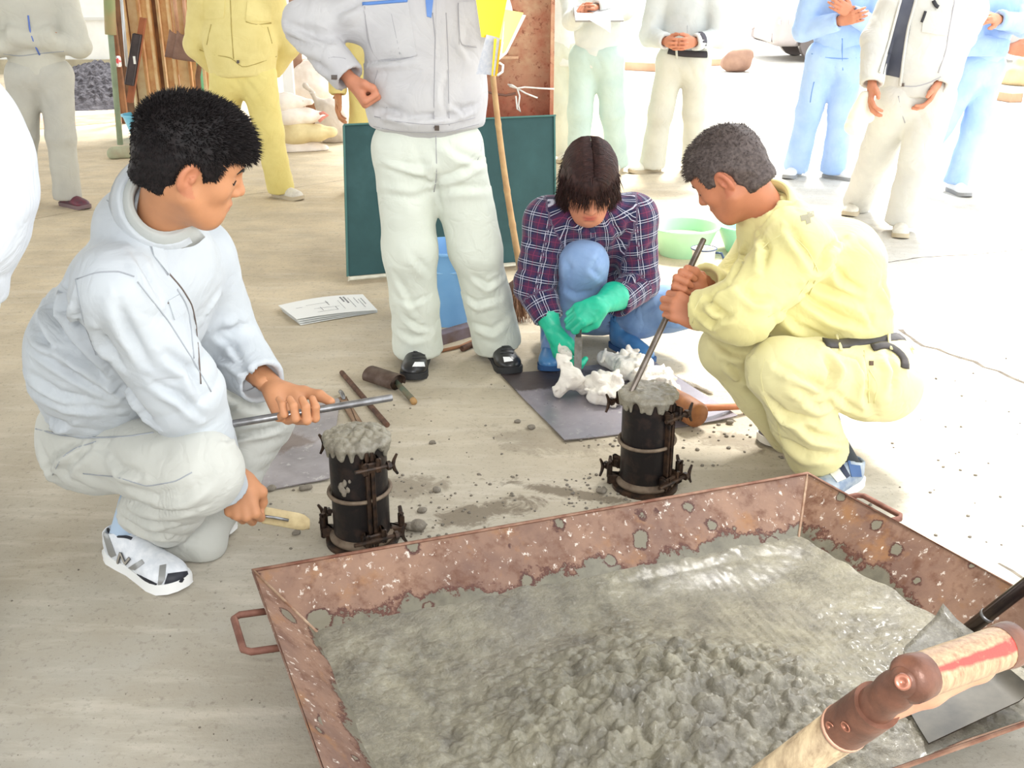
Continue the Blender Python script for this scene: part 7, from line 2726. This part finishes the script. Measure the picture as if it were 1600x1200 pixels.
bucket(A(bt[0] + .02, bt[1] + .25, 0), .155, .215, .22, mat('tub_sky', (120, 200, 232), (104, 188, 224), 4, .4), 'blue_tub', 'light blue tub on the ground by the foot of the green post', False, .016, cat='tub')
# two hanging shovels
for i, (x0, y0, x1, y1, x2, y2, lb_) in enumerate([(270, -20, 279, 58, 277, 92, 'left one of two old shovels hanging on the planks'), (286, -20, 291, 60, 289, 95, 'right one of two old shovels hanging on the planks')]):
    t = thing('hanging_shovel', W(x1, y1, 9.5) * A(1, 1, 0), lb_, 'shovel', 'old shovels hanging on the planks')
    Yh = 9.45 - .03 * i
    mb = MB()
    mb.tube([W(x0, y0, Yh), W(x1, y1, Yh)], .016, 8)
    part('shaft', mb, mat('pinkish_shaft', (206, 160, 130), (176, 130, 100), 6, .6), t, True)
    a_, b_ = W(x1, y1 - 4, Yh - .01), W(x2, y2, Yh - .03)
    d_ = nrm(b_ - a_)
    x_ = nrm(np.cross(d_, A(0, 1, 0)))
    P = np.zeros((10, 9, 3))
    for a in range(10):
        for b in range(9):
            u_, v_ = a / 9, b / 4 - 1
            P[a, b] = lerp(a_, b_, u_) + x_ * (v_ * (.085 + .03 * u_)) + A(0, .02, 0) * v_ * v_ - d_ * (.03 * v_ * v_ * (1 - u_))
    mb = MB()
    mb.slab(P, np.tile(A(0, -1, 0), (10, 9, 1)), .006)
    part('blade', mb, mat('old_blade', (158, 126, 110), (128, 98, 86), 8, .7), t, True)
t = thing('green_pipe', W(307, 120, 9.3) * A(1, 1, 0), 'green upright pipe left of the khaki jacket', 'pipe')
mb = MB()
mb.tube([W(305, 40, 9.3), A(W(306, 60, 9.3)[0], 9.3, 0)], .022, 10)
part('pipe_body', mb, mat('pipe_green', (104, 166, 118), None, rough=.5), t, True)
t = thing('brown_hose', W(315, 120, 9.1) * A(1, 1, 0), 'dark brown bent strip standing beside the green pipe', 'strip')
mb = MB()
mb.tube([W(320, 70, 9.1), W(313, 95, 9.1), W(309, 120, 9.1), A(W(309, 150, 9.1)[0], 9.1, 0)], .022, 8, flat=(0, 1, 0), ff=.4)
part('strip_body', mb, RB3, t, True)

# between the khaki person and the standing man: poles, drum, sandbags
t = thing('white_post', G(446, 190), 'white post right of the khaki jacket, before the brown pipe', 'post')
x_ = W(446, 60, 9.6)[0]
part('post_body', MB().box((x_, 9.6, 1.2), (.045, .03, 1.2)), mat('white_paint', (240, 242, 244)), t)
t = thing('brown_pipe', G(462, 190), 'brown upright pipe between the white post and the sacks', 'pipe')
mb = MB()
x_ = W(462, 60, 9.9)[0]
mb.tube([(x_, 9.9, 0), (x_, 9.9, 2.4)], .045, 14)
part('pipe_body', mb, mat('pipe_brown', (150, 104, 84), (176, 150, 130), 4, .6), t, True)
bag(489, 160, .19, .42, 'round white sack hanging above the sandbags, right of the brown pipe', 9, False, Y=9.9, name='white_sack', cat='sack')
bag(508, 90, .16, .4, 'white sack half hidden behind the elbow of the standing man', 10, False, Y=9.9, name='white_sack', cat='sack')
t = thing('brown_block', G(500, 215), 'small dark brown block behind the sandbags', 'block')
qb = G(500, 200)
part('block_body', MB().box(qb + A(0, .3, .16), (.16, .12, .17), bev=.02), RB3, t)
part('sack_shelf', MB().box(qb + A(.0, .62, .55), (.38, .14, .025), bev=.005), RB3, t)
part('shelf_leg', MB().box(qb + A(-.3, .62, .26), (.02, .02, .27)), RB3, t)
part('shelf_leg', MB().box(qb + A(.3, .62, .26), (.02, .02, .27)), RB3, t)
def sandbag(x0, x1, yy, Yd, r_, m, label, seed):
    a_, b_ = W(x0, yy, Yd), W(x1, yy, Yd)
    b_[2] = a_[2]
    s = Sd(.012)
    mid = (a_ + b_) / 2
    d = nrm(b_ - a_)
    s.cap(a_ + d * r_ * .8, r_ * .85, mid, r_, .04)
    s.cap(mid, r_, b_ - d * r_ * .8, r_ * .75, .04)
    s.cap(b_ - d * r_ * .5, r_ * .3, b_ + d * .03, r_ * .35, .05)
    V, F = s.run(1)
    V[:, 2] = a_[2] + (V[:, 2] - a_[2]) * .74
    V = creases(V, F, .010, 6, seed, [(b_, .15, (0, 1, 1), .008, .05)])
    V[:, 2] = np.maximum(V[:, 2], .003)
    t = thing('sandbag', a_ * A(1, 1, 0), label, 'sandbag')
    mk('bag_body', V, F, m, t)
    mb = MB()
    mb.tube([b_ - d * .02 + A(0, cos(a) * r_ * .42, sin(a) * r_ * .34) for a in np.linspace(0, 2 * pi, 12, endpoint=False)], .008, 5, closed=True)
    mb.build('tie', mat('tie_string', (176, 160, 140)), t, True)
sandbag(418, 500, 232, 8.95, .115, WBAG, 'lowest white sandbag lying flat on the ground', 3)
sandbag(412, 512, 207, 8.95, .130, TBAG, 'tan sandbag in the middle of the pile, longest of them', 4)
sandbag(420, 494, 182, 8.95, .115, WBAG, 'white sandbag with printed marks on top of the tan one', 5)
sandbag(416, 478, 160, 8.95, .095, WBAG, 'topmost white sandbag against the white post', 6)
up_bag = bag(520, 222, .14, .42, 'upright tied bag right of the sandbag pile', 8, True, cloth('bag_greyish', (206, 196, 186), None, .5), dx=-.1)
t = up_bag
mb = MB()
mb.tube([W(498, 190, 8.6), W(505, 184, 8.6), W(512, 180, 8.6), W(505, 176, 8.6), W(499, 178, 8.6)], .012, 6, flat=(0, 1, 0), ff=.3)
part('tape', mb, mat('tape_pink', (226, 150, 140)), t, True)

# ------------------------------------------------------------------ out in the bright yard: parked car, timber, bundle
t = thing('parked_car', G(1290, 106), 'silver-white car parked in the bright yard, behind the blue work clothes', 'car')
c0 = G(1205, 98)
L_, Wd_, = 4.2, 1.65
ox, oy = c0[0], c0[1]
CARW = mat('car_white', (186, 176, 174), (172, 164, 162), 2, .25, .0, spec=.6)
CARD = mat('car_dark', (104, 96, 94), None, rough=.3)
s = Sd(.04)
s.box((ox + L_ / 2, oy + Wd_ / 2, .52), np.array([L_ / 2, Wd_ / 2, .28]), None, .12, .05)
s.box((ox + L_ * .52, oy + Wd_ / 2, .95), np.array([L_ * .30, Wd_ / 2 - .08, .42]), None, .2, .12)
for wx in (.75, L_ - .8):
    s.ell(A(ox + wx, oy - .02, .30), np.array([.36, .25, .36]), None, .02, 's')
V, F = s.run(2)
mk('car_body', V, F, CARW, t)
for wx in (.75, L_ - .8):
    for wy in (.02, Wd_ - .2):
        mb = MB()
        mb.lathe([(.001, 0), (.19, 0), (.21, .01), (.30, .0), (.31, .03), (.31, .15), (.29, .18), (.001, .18)], A(ox + wx, oy + wy, .31), 24, X=(1, 0, 0), Y=(0, 0, 1), Z=(0, 1, 0), close=False)
        w_o = part('wheel', mb, CARD, t, True, sharp=40)
for (x0, x1) in ((.30, .50), (.53, .74)):
    part('side_window', MB().box((ox + L_ * (x0 + x1) / 2, oy + .085, 1.05), (L_ * (x1 - x0) / 2, .012, .19), bev=.01), mat('car_glass', (128, 132, 138), None, rough=.1), t)
part('sill_trim', MB().box((ox + L_ / 2, oy - .005, .30), (L_ * .28, .02, .05), bev=.01), CARD, t)
part('bumper', MB().box((ox + .04, oy + Wd_ / 2, .38), (.08, Wd_ / 2 - .12, .10), bev=.04), mat('car_bumper', (196, 188, 186)), t)
part('head_lamp', MB().box((ox + .16, oy + .06, .62), (.10, .07, .06), bev=.03), mat('lamp_clear', (210, 214, 220), None, rough=.1), t)
part('door_line', MB().box((ox + L_ * .515, oy - .001, .62), (.006, .004, .22)), CARD, t)
def timber(x0, y0, x1, y1, w, h, m, label):
    a_, b_ = G(x0, y0, h), G(x1, y1, h)
    d_ = nrm(b_ - a_)
    mb = MB()
    mb.box((a_ + b_) / 2 - A(0, 0, h / 2), (np.linalg.norm(b_ - a_) / 2, w, h / 2), d_, np.cross(A(0, 0, 1), d_), bev=.005)
    t = thing('timber_beam', (a_ + b_) / 2 * A(1, 1, 0), label, 'beam')
    part('beam_body', mb, m, t)
TM = mat('timber', (214, 176, 146), (190, 150, 120), 2, .8)
timber(980, 96, 1040, 99, .08, .12, TM, 'reddish timber lying in the yard between the mint and silver trousers')
timber(1110, 92, 1168, 90, .07, .10, TM, 'timber behind the elbow of the striped shirt person')
timber(1540, 138, 1590, 146, .08, .10, TM, 'timber on the bright ground at the far right')
t = thing('brown_bundle', G(1152, 112), 'brown crumpled bundle hanging off the timber in the bright yard', 'bundle')
s = Sd(.02)
q = G(1150, 112)
s.ell(q + A(0, 0, .14), np.array([.22, .15, .14]), None, .03)
s.ell(q + A(.1, 0, .22), np.array([.14, .12, .10]), None, .03)
V, F = s.run(1)
V = creases(V, F, .03, 5, 3)
V[:, 2] = np.maximum(V[:, 2], .003)
mk('bundle_body', V, F, mat('bundle_brown', (166, 132, 112), (140, 108, 92), 4, .8), t)
# straw heap at the very right
s = Sd(.03)
q = G(1592, 132)
s.ell(q + A(.2, 0, .1), np.array([.4, .3, .28]), None, .03)
V, F = s.run(1)
V = creases(V, F, .04, 5, 4)
V[:, 2] = np.maximum(V[:, 2], .003)
tag(mk('sand_heap', V, F, mat('sand_tan', (216, 192, 150), (200, 172, 130), 4, .9)), 'small tan sand heap in the bright yard at far right', 'sand', kind='stuff')
